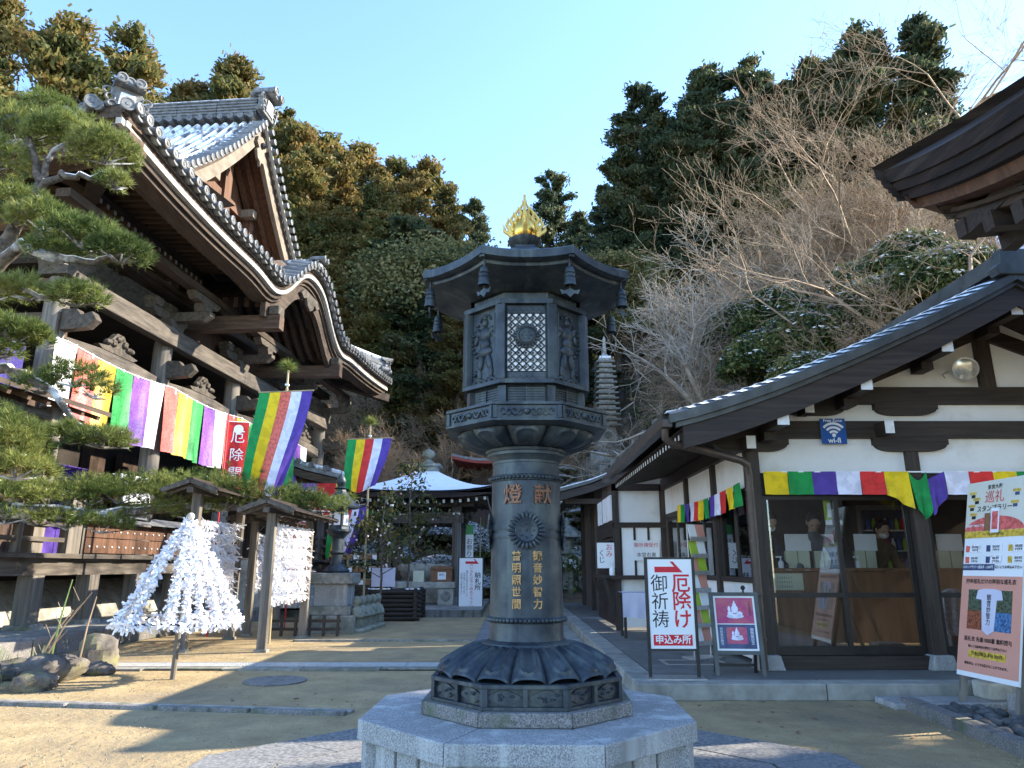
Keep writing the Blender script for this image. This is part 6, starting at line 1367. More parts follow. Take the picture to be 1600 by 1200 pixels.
# pavilion over the water basin
pv = thing('water_pavilion', 'open water pavilion with snow covered pyramid roof and stone finial', 'pavilion', (-2.62, 22.2, .16))
PX_, PY_ = -2.62, 22.2; zb = .16
pm = WB().bx(-.11, .11, -.11, .11, .0, 2.5)
for sx_ in (-1, 1):
    for sy_ in (-1, 1):
        WB().bar((PX_+sx_*1.03, PY_+sy_*1.1, zb+.15), (PX_+sx_*1.0, PY_+sy_*1.05, 2.78), .21, .21, w2=.19, h2=.19).build('post', m_old_v, pv); WB().prism([(-.2, 0), (.2, 0), (.13, .2), (-.13, .2)], (PX_+sx_*1.03, PY_+sy_*1.1-.2, zb), (1, 0, 0), (0, 0, 1), (0, .4, 0)).build('post_base', m_granite, pv, bevel=.01)
        WB().bx(PX_+sx_*1.0-.14, PX_+sx_*1.0+.14, PY_+sy_*1.05-.14, PY_+sy_*1.05+.14, 2.78, 2.90).build('capital', m_old_y, pv)
        WB().bx(PX_+sx_*1.0-.105, PX_+sx_*1.0+.105, PY_-1.16, PY_-1.155, 2.66, 2.72).build('white_end', m_white_end, pv) if sy_ < 0 else None
for z, hgt, e in ((2.42, .28, 1.2), (2.905, .16, 1.5)):
    for sg in (-1, 1): WB().bx(PX_-e, PX_+e, PY_+sg*1.05-.07, PY_+sg*1.05+.07, z, z+hgt).build('beam', m_old_y, pv); WB().bx(PX_+sg*1.0-.06, PX_+sg*1.0+.06, PY_-e, PY_+e, z+.01, z+hgt-.01).build('beam', m_old_y, pv)
EH = 2.18; ph_ = MB()
def pyr(z0f, hw0, hw1, zt, mat, name, lift=.16, n=10, conc=.42, dz=0):
    m = WB()
    for k in range(4):
        c, s = math.cos(R(90*k)), math.sin(R(90*k)); P = []
        for j in range(n+1):
            t = j/n; hw = hw0+(hw1-hw0)*t; z = z0f+(zt-z0f)*(t**(1+conc)); row = []
            for i in range(13):
                u = -1+2*i/12; x = u*hw; y = -hw; zz = z+lift*(1-t)**2*abs(u)**3+dz; row.append((PX_+c*x-s*y, PY_+s*x+c*y, zz))
            P.append(row)
        m.grid(P)
    return m.build(name, mat, pv, smooth=40)
pyr(3.22, EH, .30, 4.02, m_copper, 'roof'); pyr(3.245, EH-.10, .30, 4.03, m_snow, 'snow', dz=.03); pyr(3.06, EH, EH-.02, 3.215, m_bark, 'roof_edge', n=2, conc=0); pyr(3.055, EH-.02, .9, 3.3, m_hall_y, 'soffit', n=4, conc=.1)
rfw = MB().bx(-.03, .03, 0, 1.1, -.04, .04).mesh('rafter', m_old_y); rwe = MB().bx(-.032, .032, -.006, 0, -.045, .045).mesh('white_end', m_white_end)
for k in range(4):
    for i in range(17):
        u = -1.85+3.7*i/16; v = Vector((u, -EH+.25, 0)); v.rotate(Euler((0, 0, R(90*k)))); lift = .16*abs(u/EH)**3
        r_ = link('rafter', rfw, None, pv, loc=Vector((PX_+v.x, PY_+v.y, 2.98+lift))-off(pv), rot=(R(6), 0, R(90*k))); link('white_end', rwe, None, r_)
WB().bx(PX_-.34, PX_+.34, PY_-.34, PY_+.34, 3.98, 4.20).build('finial_block', m_stone, pv, bevel=.02); WB().bx(PX_-.42, PX_+.42, PY_-.42, PY_+.42, 4.20, 4.27).build('finial_block', m_stone, pv, bevel=.02)
WB().lathe([(.2, 4.27), (.22, 4.33), (.12, 4.40), (.10, 4.46), (.18, 4.52), (.22, 4.60), (.17, 4.70), (.06, 4.77), (.001, 4.80)], 20, c=(PX_, PY_, 0)).build('finial', m_moss, pv, smooth=60)
bs = thing('water_basin', 'stone water basin carved with lotus petals under the pavilion roof', 'basin', (-2.7, 22.3, .16))
MB().bx(-.85, .85, -.45, .45, 0, .62).build('plinth', m_stone_l, bs, bevel=.02); MB().grid(petal_surface(14, 200, [(.5, .62), (.62, .70), (.72, .85), (.78, 1.05), (.74, 1.10), (.6, 1.1), (.5, 1.0)], .06, .02)).build('bowl', m_stone_l, bs, smooth=60); MB().lathe([(.0001, 1.02), (.62, 1.02)], 24).build('water', m_navy, bs)
st = thing('stone_bench', 'pale carved stone bench in front of the pavilion column', 'bench', (-2.35, 20.8, .16)); MB().bx(-.9, .75, -.25, .25, .45, .62).build('seat', m_stone_l, st, bevel=.015)
for x in (-.65, .5): MB().bx(x-.22, x+.22, -.2, .2, 0, .449).build('leg', m_stone_l, st, bevel=.02)
MB().lathe([(.14, 0), (.14, .02), (.09, .03), (.001, .03)], 20, c=(.5, -.2, .23), mw=Matrix.Rotation(R(90), 4, 'X')).build('crest', m_stone, st, smooth=40)
ob = thing('offering_box', 'brown wooden offering box with white label on the stone bench', 'box', (-1.98, 20.8, .782)); MB().bx(-.30, .30, -.2, .2, 0, .34).build('body', m_basket, ob, bevel=.01); MB().prism([(-.33, .34), (.33, .34), (.28, .42), (-.28, .42)], (0, -.22, 0), (1, 0, 0), (0, 0, 1), (0, .44, 0)).build('lid', m_basket, ob); MB().bx(-.10, .13, -.207, -.201, .06, .26).build('label', m_paper, ob); text('納札', .08, m_ink, ob, fr(.015, -.209, .19))
MB().bx(-.15, .15, -.18, .18, 0, .30).build('carton', m_cream, None, loc=(-2.62, 20.8, .782)); setp(bpy.data.objects['carton'], 'pale carton beside the brown offering box on the stone bench', 'box')
# stakes, tied cords and frames between lantern and pavilion
for k, (x, y, h) in enumerate(((-3.15, 17.2, 2.0), (-3.05, 18.0, 2.2), (-1.0, 22.9, 2.7))):
    o = MB().tube([(0, 0, 0), (0, 0, h)], .03 if k < 2 else .02, 7).build('stake', m_bamboo if k else m_wood_v, None, loc=(x, y, 0)); setp(o, ('dark upright stake beside the log planter', 'thin bamboo stake behind the small stone lantern', 'thin bamboo stake beside the green signboard')[k], 'stake')
fx = thing('ema_frame', 'wooden frame hung with pale wooden plaques between stone lantern and planter', 'plaque rack', (-4.0, 19.2, 0))
for x in (-.7, .7): MB().bx(x-.04, x+.04, -.04, .04, 0, 1.75).build('post', m_wood_v, fx)
for r_ in range(3):
    MB().bx(-.7, .7, -.02, .02, 1.5-r_*.32, 1.53-r_*.32).build('rail', m_bamboo, fx)
    for q in range(8): MB().prism([(-.07, 0), (.07, 0), (.07, -.11), (-.07, -.11)], (-.58+q*.165, -.03, 1.49-r_*.32), (1, 0, 0), (0, 0, 1), (0, -.012, 0)).build('plaque', m_counter if (q+r_) % 3 else m_paper, fx)
# red roofed shrine behind the pavilion
sh = thing('small_shrine', 'small shrine with red curved eave glimpsed behind the pavilion roof', 'shrine', (-1.0, 28.5, 1.6)); zq = 1.5
MB().bx(-.6, .6, -.2, 1.0, 0, 3.3).build('wall', m_hall_v, sh); pts = [(-1.32+.12*i, 3.45+.20*abs(-1.32+.12*i)**2/1.8) for i in range(23)]; MB().prism(pts+[(x, z+.10) for x, z in pts[::-1]], (0, -1.2, 0), (1, 0, 0), (0, 0, 1), (0, 2.4, 0)).build('roof', m_vermil, sh); MB().prism([(x, z+.105) for x, z in pts]+[(x, z+.2) for x, z in pts[::-1]], (0, -1.2, 0), (1, 0, 0), (0, 0, 1), (0, 2.4, 0)).build('roof_cover', m_tile, sh)
# thirteen storey stone pagoda on the slope
pgz = hill_z(4.55, 34.)
pg_ = thing('stone_pagoda', 'slender many storeyed stone pagoda on the wooded slope behind the lantern', 'pagoda', (4.62, 34, 6.25)); pg_.scale = (.94, .94, .95)
MB().bx(-1.5, 1.5, -1.4, 1.4, -1.6, -.35).build('terrace', m_stone, pg_, bevel=.02); 
for (w, z0, z1) in ((1.0, -.35, .12), (.62, .12, .5), (.70, .5, .62)): MB().bx(-w, w, -w, w, z0, z1).build('base_stone', m_stone_l, pg_, bevel=.02)
MB().bx(-.42, .42, -.42, .42, .62, 1.5).build('body_stone', m_stone_l, pg_, bevel=.015); MB().lathe([(.2, 0), (.2, .02), (.001, .03)], 16, c=(0, -.42, 1.1), mw=Matrix.Rotation(R(90), 4, 'X')).build('carving', m_stone, pg_)
for k in range(13):
    z = 1.5+k*.283; w = .70-.018*k; MB().lathe([(w*1.0, z+.03), (w*1.38, z+.05), (w*1.42, z+.13), (w*.9, z+.21), (w*.8, z+.215)], 4, ph=R(45)).build('roof_stone', m_stone, pg_, bevel=.01); MB().bx(-w*.66, w*.66, -w*.66, w*.66, z+.2, z+.30).build('storey', m_stone_l, pg_)
MB().bx(-.3, .3, -.3, .3, 5.2, 5.32).build('snow_cap', m_snow, pg_); MB().lathe([(.26, 5.32), (.2, 5.4), (.12, 5.5), (.10, 5.6), (.12, 5.62), (.09, 5.75), (.11, 5.78), (.08, 5.95), (.10, 5.98), (.06, 6.2), (.09, 6.3), (.001, 6.5)], 12).build('spire', m_stone_l, pg_, smooth=40)
for i in range(8): o = MB().bx(-.12, .12, -.12, .12, -.3, .95).build('stone_post', m_stone_l, None, loc=(3.1+i*.5, 32.3, hill_z(3.1+i*.5, 32.3)), bevel=.02); setp(o, 'low square stone post below the slender pagoda, %s from the left' % ('first', 'second', 'third', 'fourth', 'fifth', 'sixth', 'seventh', 'eighth')[i], 'post', 'stone posts below the pagoda')
# stone fence with plant pots at the end of the path
sf = thing('stone_fence', 'grey stone post fence at the far end of the paved path', 'fence', (2.2, 25.5, .3))
for i in range(8): MB().bx(-.9+i*.55-.09, -.9+i*.55+.09, -.09, .09, -.3, 1.25).build('post', m_stone_l, sf, bevel=.02)
for z in (.35, .85): MB().bx(-1.0, 3.0, -.04, .04, z-.06, z+.06).build('rail', m_stone_l, sf)
for i in range(4):
    v = thing('flower_vase', 'stone vase of green and white flowers, %s from the left before the far fence' % ('first', 'second', 'third', 'fourth')[i], 'flowers', (1.45+i*.55, 25.1, 0), 0, 'vases of flowers at the far fence'); MB().lathe([(.10, 0), (.12, .5), (.09, .9), (.10, 1.05)], 10).build('vase', m_stone, v); C = rngn.normal(size=(110, 3))*(.17, .15, .17)+(0, 0, 1.25); link('leaves', leafquads(rngn, C, .07, lf_shrub, 'leaves', .4), None, v); C = rngn.normal(size=(26, 3))*(.15, .14, .13)+(0, -.05, 1.3); link('blossom', leafquads(rngn, C, .04, lf_snow, 'blossom', .9), None, v)
# stone lantern in the garden at the end of the path
gl = thing('stone_lantern', 'weathered stone garden lantern among snowy shrubs beyond the path', 'lantern', (2.05, 27.0, .4)); MB().lathe([(.45, 0), (.45, .2), (.18, .3), (.16, 1.1), (.42, 1.25), (.42, 1.4), (.26, 1.42), (.26, 1.8), (.7, 1.84), (.62, 1.98), (.2, 2.25), (.12, 2.3), (.15, 2.45), (.001, 2.6)], 6).build('body', m_stone, gl)
# rocks, sticks, plants at lower left
def rock(label, x, y, s, seed):
    rr = random.Random(seed); m = MB().ball((0, 0, 0), .86, 26, 18); ph = [rr.uniform(0, 6) for _ in range(6)]; vs = []
    for p in m.v:
        q = Vector(p); f = 1+.20*math.sin(2.3*q.x+ph[0])+.16*math.sin(3.1*q.y+ph[1])+.14*math.sin(3.7*q.z+ph[2])+.13*abs(math.sin(5*q.x+ph[3]+3*q.z))*math.cos(5*q.y+ph[4])+.09*abs(math.sin(9*q.z+ph[5]+7*q.x))-.07*abs(math.sin(14*q.y+11*q.x)); vs.append((q.x*f*s[0], q.y*f*s[1], q.z*f*s[2]))
    m.v = vs; o = m.build('rock', m_rock, None, smooth=22, loc=(x, y, s[2]*.45), rot=(0, 0, rr.uniform(0, 6))); setp(o, label, 'rock', 'rocks at the edge of the court'); return o
rock('rounded brown rock nearest the fortune cone', -5.05, 9.25, (.30, .26, .28), 1); rock('dark jagged rock in front of the dry stems', -4.95, 8.25, (.34, .26, .22), 2); rock('flat dark rock behind the jagged one', -5.6, 8.6, (.5, .34, .14), 3); rock('mossy upright boulder at the far left edge', -5.35, 7.45, (.28, .26, .36), 4); rock('low mossy rock beside the upright boulder', -4.75, 7.65, (.28, .22, .14), 5); rock('small dark rock between the jagged and the rounded one', -4.75, 8.75, (.22, .18, .13), 6)
for k, (x, y, h, lx) in enumerate(((-5.35, 8.75, 1.05, .12), (-5.1, 8.9, .85, .10), (-5.55, 8.8, .7, .35), (-5.45, 8.7, .9, .5))):
    m = MB().tube([(0, 0, 0), (lx*.5, 0, h*.6), (lx, .02, h)], [.012, .010, .006], 6)
    if k > 1:
        for q in range(5): m.tube([(lx*.15*(q+1), 0, h*.18*(q+1)), (lx*.15*(q+1)+.12*(1 if q % 2 else -1), .04, h*.18*(q+1)+.16)], [.006, .003], 4)
    o = m.build('dry_stem', m_cane if k == 0 else m_twig, None, loc=(x, y, 0)); setp(o, ('green bamboo cane standing among the rocks', 'thin pale cane leaning among the rocks', 'bare branching stem low among the rocks', 'bare branching stem leaning right among the rocks')[k], 'stem')
tf = thing('grass_tuft', 'bright green tuft of grass beside the mossy boulder at the left', 'grass tuft', (-5.75, 8.3, 0)); n = 260; A = rngn.normal(size=(n, 3))*(.16, .14, 0); D = rdir(rngn, n)*.6; D[:, 2] = 1; E_ = A+D*.26*(.6+.6*rngn.random((n, 1))); S = rdir(rngn, n)*(.007, .007, 0); link('blades', tris('blades', A-S, A+S, E_, lf_grass), None, tf)
# ---------------------------------------------------------------- tower eave at upper right
tw = thing('gate_tower', 'dark tower with thick bark roof whose curved eave juts in at the upper right', 'tower', (7.4, 2.1, 0))
TX0, TY1, TCX, TCY = 3.4, 6.0, 7.4, 2.1
def tz(s): return .62*max(0, 1-s/3.4)**2.2       # upturn by distance from the corner
def tower_side(k, offs, ins, name, mat, n=30, sm=False):
    """strip along one eave: list of (inset, z offset) profile points"""
    c, s = math.cos(R(90*k)), math.sin(R(90*k)); hx = 4.0; hy = 3.9; P = []
    for (i_, z_) in offs:
        row = []
        for q in range(n+1):
            u = -1+2*q/n; x = u*(hx-i_); sdist = (1-abs(u))*hx; row.append((TCX+c*x+s*(hy-i_), TCY+s*x-c*(hy-i_), 4.20+z_+tz(sdist+i_*.6)))
        P.append(row)
    WB().grid(P).build(name, mat, tw, smooth=35 if sm else None)
for k in range(4):
    tower_side(k, [(-.0, .03), (.01, .0), (.02, -.10), (.05, -.105)], 0, 'bark_edge', m_bark); tower_side(k, [(.045, -.09), (.055, -.20), (.09, -.205)], 0, 'bark_edge', m_bark); tower_side(k, [(.085, -.19), (.10, -.30), (.20, -.31)], 0, 'bark_edge', m_bark)
    tower_side(k, [(.0, .03), (.5, .30), (1.2, .75), (2.2, 1.6), (3.2, 2.9), (3.8, 3.9)], 0, 'roof', m_bark, sm=True)
    tower_side(k, [(.16, -.300), (.19, -.40), (.34, -.42)], 0, 'eave_board', m_gable); tower_side(k, [(.33, -.455), (.36, -.56), (.46, -.565)], 0, 'eave_board', m_hall_y)
    tower_side(k, [(.30, -.50), (1.6, -.34), (2.6, -.2)], 0, 'soffit', m_hall_x)
trf = MB().bx(0, 1.4, -.06, .06, -.075, .075).mesh('rafter', m_wood_x)
for k in (3, 2):
    for q in range(22):
        u = -3.5+q*.33
        if k == 3: p = (TX0+.42, TCY+u, 4.2-.66+tz(3.9-abs(u))); link('rafter', trf, None, tw, loc=Vector(p)-tw.location, rot=(0, R(-6), 0))
        else: p = (TCX+u, TY1-.42, 4.2-.66+tz(4-abs(u))); link('rafter', trf, None, tw, loc=Vector(p)-tw.location, rot=(0, R(-6), R(-90)))
WB().bar((3.80, 5.62, 4.36), (5.8, 3.7, 4.05), .18, .22, up=(0, 0, 1)).build('hip_rafter', m_hall_v, tw)
WB().bx(5.6, 9.2, .3, 3.9, 0, 3.9).build('body', m_hall_v, tw)
# ---------------------------------------------------------------- vegetation builders
def seg_mesh(name, segs, mat, n=3):
    S = np.array([[*p, *q, a, b_] for p, q, a, b_ in segs]); A = S[:, :3]; B = S[:, 3:6]; D = B-A; D /= np.linalg.norm(D, axis=1, keepdims=True)+1e-9
    ref = np.where(np.abs(D[:, 2:3]) > .9, np.array([[1., 0, 0]]), np.array([[0, 0, 1.]])); X = np.cross(D, ref); X /= np.linalg.norm(X, axis=1, keepdims=True); Y = np.cross(D, X); m = len(S); V = np.empty((m, 2, n, 3))
    for k in range(n):
        t = 2*math.pi*k/n; o = X*math.cos(t)+Y*math.sin(t); V[:, 0, k] = A+o*S[:, 6:7]; V[:, 1, k] = B+o*S[:, 7:8]
    base = np.arange(m)[:, None]*2*n; F = []
    for k in range(n): F.append(np.concatenate([base+k, base+(k+1) % n, base+n+(k+1) % n, base+n+k], 1))
    F = np.stack(F, 1).reshape(-1, 4); me = bpy.data.meshes.new(name); me.vertices.add(m*2*n); me.vertices.foreach_set('co', V.reshape(-1)); nf = len(F)
    me.loops.add(nf*4); me.loops.foreach_set('vertex_index', F.reshape(-1).astype(np.int32)); me.polygons.add(nf); me.polygons.foreach_set('loop_start', np.arange(nf, dtype=np.int32)*4); me.polygons.foreach_set('loop_total', np.full(nf, 4, np.int32))
    me.polygons.foreach_set('use_smooth', [True]*nf); me.update(); me.materials.append(mat); return me
def grow(rr, p, d, L_, r, lev, out, spread=.55, up=.12, ratio=.74, kids=(2, 3), wob=.12, minr=.004, flat=0., side=.75):
    n = 3 if lev > 1 else 2; q = p
    for i in range(n):
        d = (d+Vector((rr.gauss(0, wob), rr.gauss(0, wob), rr.gauss(0, wob)+up*.35))).normalized()
        if flat: d = Vector((d.x, d.y, d.z*(1-flat))).normalized()
        e = q+d*(L_/n); r2 = max(minr, r*(1-.28/n)); out.append((tuple(q), tuple(e), r, r2)); q = e; r = r2
        if lev > 0 and i < n-1 and rr.random() < side:
            a = Vector((rr.gauss(0, 1), rr.gauss(0, 1), rr.gauss(0, .6))).normalized(); dd = (d*.6+a*spread*1.3).normalized(); grow(rr, q, dd, L_*ratio*rr.uniform(.6, .95), max(minr, r*.5), lev-1, out, spread, up, ratio, kids, wob, minr, flat, side)
    if lev > 0:
        for k in range(rr.randint(*kids)):
            a = Vector((rr.gauss(0, 1), rr.gauss(0, 1), rr.gauss(0, .7))).normalized(); dd = (d+a*spread).normalized(); grow(rr, q, dd, L_*ratio*rr.uniform(.8, 1.1), max(minr, r*.66), lev-1, out, spread, up, ratio, kids, wob, minr, flat, side)
def bare_mesh(seed, H, lev, mat, **k):
    k.setdefault('kids', (2, 3))
    rr = random.Random(seed); out = []; grow(rr, Vector((0, 0, -.3)), Vector((rr.gauss(0, .1), rr.gauss(0, .1), 1)), H*.26, H*.022, lev, out, **k)
    th = H*.0045; a = [s for s in out if s[2] > th]; b_ = [s for s in out if s[2] <= th]
    return seg_mesh("trunk", a, mat, 5), seg_mesh('twigs', b_, mat, 3), a
def bare_tree(meshes, label, loc, rz, sc, group=None, mat=None):
    t = thing('bare_tree', label, 'tree', loc, rz, group); t.scale = (sc, sc, sc); link('trunk', meshes[0], None, t); link('twigs', meshes[1], None, t)
    if len(meshes) > 3 and meshes[3]: setp(link('snow', meshes[3], None, t), kind='stuff')
    return t
def branch_snow(segs, rmin, name='snow'):
    rr = random.Random(2); m = MB()
    for p, q, a, b_ in segs:
        p = Vector(p); q = Vector(q); d = q-p
        if a < rmin or abs(d.z) > .75*d.length or rr.random() < .3: continue
        m.bar(p+Vector((0, 0, a*.75)), q+Vector((0, 0, b_*.75)), a*1.1, a*.55, w2=b_*1.1, h2=b_*.5)
    return m.mesh(name, m_snow) if m.v else None
def conifer_mesh(seed, H, Rm, lm, dens=1., shape=.75, clump=.55, bare=.18, sz=.075, droop=.0):
    rng = np.random.default_rng(seed); nb = int(H*7*dens); C = []; UD = []; br = MB(); br.tube([(0, 0, -.5), (.1, .05, H*.5), (0, 0, H*.97)], [H*.016, H*.010, .02], 7)
    for i in range(nb):
        t = bare+(1-bare)*((i+rng.random())/nb)**.9; prof_ = (1-t)**shape*min(1, (t-bare+.06)/.16); Rr = Rm*prof_*(.38+.80*rng.random())+.15; a = i*2.39996+rng.normal()*.5; Rr *= .82+.30*math.sin(i*.23+seed)*math.cos(a*1.0+seed*2); z = H*t+rng.normal()*.25; d = np.array([math.cos(a), math.sin(a), .18-droop+.35*t])
        if Rr > .8 and i % 2 == 0: br.tube([(0, 0, z-.1), tuple(np.array([0, 0, z])+d*Rr*.75)], [.05, .015], 4)
        for f in ((1.0,) if Rr < .7 else (.55, .82, 1.04)):
            p = np.array([0, 0, z])+d*Rr*f; n = int(150*dens*(1.2 if f > .6 else .7)); cs = clump*(.55+.75*rng.random())*(.46+.66*(1-t)); pts = rng.normal(size=(n, 3))*np.array([cs, cs, cs*.60])*.62+p; C.append(pts); u = d*.8+np.array([0, 0, .25]); UD.append(np.repeat(u[None], n, 0))
    C = np.concatenate(C); UD = np.concatenate(UD); return br.mesh('trunk', m_bark_t), leafquads(rng, C, sz, lm, 'crown', .42, UD, .8)
def broad_mesh(seed, H, Rm, lm, ncl=80, per=420, sz=.085, low=.3):
    rng = np.random.default_rng(seed); C = []; rr = random.Random(seed); segs = []; br = MB(); br.tube([(0, 0, -.5), (.1, 0, H*.35), (0, .1, H*.8)], [H*.022, H*.017, .04], 7)
    for i in range(ncl):
        u = rdir(rng, 1)[0]; u[2] = abs(u[2])*1.1-.35; rad = (.55+.5*rng.random()); p = np.array([u[0]*Rm*rad, u[1]*Rm*rad, H*(low+.06)+(1-low)*H*(.42+.5*u[2]*rad)]); p[2] = min(H, max(H*low, p[2]))
        if i % 3 == 0: br.tube([(0, 0, H*.35), tuple((p+np.array([0, 0, H*.45]))/2), tuple(p)], [.09, .05, .02], 5)
        s = Rm*(.20+.12*rng.random()); C.append(p+rng.normal(size=(per, 3))*np.array([s, s, s*.6])*.75)
    C = np.concatenate(C); return br.mesh('trunk', m_bark_t), leafquads(rng, C, sz, lm, 'crown', .6)
def plant(name, me, label, cat, loc, rz, sc, group):
    t = thing(name, label, cat, loc, rz, group); t.scale = sc if hasattr(sc, '__len__') else (sc, sc, sc); link('trunk', me[0], None, t); link('crown', me[1], None, t); return t
KIND = {
 'rust': [conifer_mesh(1, 15, 2.9, lf_cedar_o, 1.0, .66), conifer_mesh(2, 16, 2.5, lf_cedar_o, 1.0, .75), conifer_mesh(12, 15, 2.7, lf_cedar_o, 1.0, .6)],
 'cedar': [conifer_mesh(3, 15, 2.8, lf_cedar, 1.0, .68), conifer_mesh(4, 17, 3.0, lf_cedar, 1.0, .62), conifer_mesh(14, 15, 2.6, lf_cedar, 1.0, .58)],
 'dark': [conifer_mesh(5, 16, 2.9, lf_dark, 1.0, .52, bare=.1, sz=.09), conifer_mesh(6, 18, 3.2, lf_dark, 1.0, .5, bare=.12, sz=.09), conifer_mesh(7, 15, 2.4, lf_dark, 1.0, .58, bare=.15, sz=.09)],
 'broad': [broad_mesh(8, 16, 4.4, lf_broad, 150), broad_mesh(9, 17, 3.9, lf_broad, 150)],
}
HGT = {'rust': [15, 16, 15], 'cedar': [15, 17, 15], 'dark': [16, 18, 15], 'broad': [16, 17]}
LAB = {'rust': 'rusty orange cedar %s', 'cedar': 'olive green cedar %s', 'dark': 'dark green cypress %s', 'broad': 'leafy broadleaf evergreen %s'}
GRP = {'rust': 'rusty cedars on the hill', 'cedar': 'green cedars on the hill', 'dark': 'dark cypresses on the hill', 'broad': 'broadleaf evergreens on the hill'}
NM = {'rust': 'cedar_tree', 'cedar': 'cedar_tree', 'dark': 'cypress_tree', 'broad': 'evergreen_tree'}
cnt_ = {}
def tree_at(px, pyt, Y, kind, where, wide=1.0):
    p = at(px, pyt, Y); g = hill_z(p.x, Y); h = p.z-g+.4
    if h < 2.5: return
    i = cnt_.get(kind, 0); cnt_[kind] = i+1; k = i % len(KIND[kind]); s = h/HGT[kind][k]; w = s*wide*(1.3 if s < .8 else 1.12)*(.86+.34*((i*37 % 11)/10))
    plant(NM[kind], KIND[kind][k], LAB[kind] % where, 'tree', (p.x, Y, g), i*1.7, (w, w, s), GRP[kind])
# skyline, left to right
for (px, py, Y, k, wd, w) in ((-70, -40, 30, 'rust', 1.2, 'at the top left corner of the picture'), (15, 8, 31, 'rust', .9, 'second from the top left corner'), (105, 48, 30, 'cedar', 1.35, 'with broad golden crown above the pine'), (-20, 110, 27, 'cedar', 1.2, 'low at the left edge above the pine'), (212, 76, 34, 'cedar', .9, 'rising behind the roof ornament of the hall corner'), (300, 146, 40, 'rust', .9, 'peeping low over the main ridge of the hall'), (372, 112, 40, 'cedar', 1.2, 'rising behind the ridge end of the hall'),
    (440, 190, 45, 'cedar', 1.1, 'beside the gable of the hall'), (505, 225, 47, 'cedar', 1.2, 'right of the hall gable on the skyline'), (470, 205, 44, 'rust', .9, 'just right of the hall gable'), (568, 236, 46, 'rust', 1.25, 'with the highest crown of the middle skyline'), (622, 262, 46, 'cedar', 1.05, 'right of the highest rusty cedar'), (668, 268, 46, 'rust', 1.0, 'with a thin top above the lantern roof left side'), (700, 300, 44, 'rust', 1.0, 'left of the sky gap'), (535, 250, 43, 'rust', .9, 'just left of the highest rusty cedar'), (595, 285, 41, 'cedar', .9, 'below and right of the highest rusty cedar'), (645, 300, 42, 'rust', .9, 'low between the thin topped cedars'), (485, 250, 40, 'cedar', .9, 'close behind the gable tiles'), (742, 322, 47, 'dark', .8, 'at the left edge of the sky gap'),
    (858, 280, 55, 'dark', .95, 'alone behind the golden flame'), (905, 345, 50, 'dark', .9, 'right of the golden flame'), (945, 300, 46, 'dark', .9, 'at the right edge of the sky gap'), (1000, 152, 44, 'dark', 1.1, 'with feathery top right of the lantern'), (1050, 215, 46, 'dark', 1., 'between the two tallest of the right skyline'), (1098, 118, 45, 'dark', 1.05, 'with twin looking top at the right skyline'), (1170, 112, 44, 'dark', 1.1, 'third tall one of the right skyline'), (1225, 140, 45, 'dark', 1., 'with slightly lower top right of the third tall one'), (1268, 108, 42, 'dark', 1.1, 'fourth tall one of the right skyline'), (1342, 62, 40, 'dark', 1.2, 'highest on the right skyline beside the bare trees'), (1430, 40, 40, 'dark', 1.2, 'behind the bare branches at the top right'), (975, 250, 42, 'dark', 1.1, 'low left of the feathery one'), (1030, 200, 42, 'dark', 1.1, 'close right of the feathery one'), (1072, 185, 41, 'dark', 1.1, 'left of the twin looking top'), (1135, 175, 41, 'dark', 1.1, 'right of the twin looking top'), (1200, 178, 41, 'dark', 1.1, 'right of the third tall one'), (1245, 160, 40, 'dark', 1.1, 'left of the fourth tall one'), (1305, 130, 39, 'dark', 1.1, 'left of the highest cypress')):
    tree_at(px, py, Y, k, w, wd)
ORD = ('first', 'second', 'third', 'fourth', 'fifth', 'sixth', 'seventh', 'eighth')
left_mid = [(430, 300), (480, 330), (530, 340), (590, 350), (640, 360), (690, 385), (735, 420), (460, 420), (520, 440), (600, 445), (660, 450), (720, 480), (770, 450)]
for i, (px, py) in enumerate(left_mid):
    k = ('rust', 'cedar', 'rust', 'cedar')[i % 4] if px < 640 else ('dark', 'broad', 'dark', 'rust')[i % 4]; tree_at(px, py, 41-(py-300)*.045, k, 'on the left hillside, %s from the left in the %s tier' % (ORD[i if i < 7 else i-7], 'upper' if i < 7 else 'lower'), 1.15)
right_mid = [(960, 400), (1010, 330), (1060, 330), (1110, 300), (1160, 290), (1210, 300), (1260, 290), (1310, 260), (830, 430), (880, 450), (990, 470), (1050, 450), (1130, 420), (1200, 410)]
for i, (px, py) in enumerate(right_mid): tree_at(px, py, 43-(py-260)*.02, 'dark' if i % 5 else 'broad', 'in the right hill wood, %s from left in the %s tier' % (ORD[i if i < 8 else i-8], 'upper' if i < 8 else 'lower'), 1.1)
low = [(560, 560), (620, 570), (690, 590), (740, 600), (800, 560), (860, 570), (510, 600)]
for i, (px, py) in enumerate(low): tree_at(px, py, 36, ('broad', 'dark')[i % 2], 'at the foot of the hill behind the pavilion, %s from left' % ('second', 'third', 'fourth', 'fifth', 'sixth', 'last', 'first')[i], 1.2)
# undergrowth on the slope
rng = np.random.default_rng(77); pts = []
for i in range(2600):
    x = rng.uniform(-20, 30); y = rng.uniform(22, 52) if x < 8 else rng.uniform(15, 45); z = hill_z(x, y)
    if z < .25: continue
    s = rng.uniform(.25, .6); n = 40; pts.append(np.array([x, y, z+s*.5])+rng.normal(size=(n, 3))*np.array([s, s, s*.5]))
pts = np.concatenate(pts); h_ = len(pts)//2
setp(link('undergrowth', leafquads(rng, pts[:h_], .07, lf_dry, 'undergrowth', .35)), 'brown dry brush and leaves covering the hillside', None, None, 'stuff'); setp(link('undergrowth', leafquads(rng, pts[h_:], .075, lf_shrub, 'undergrowth', .5)), 'low green brush covering the hillside', None, None, 'stuff')
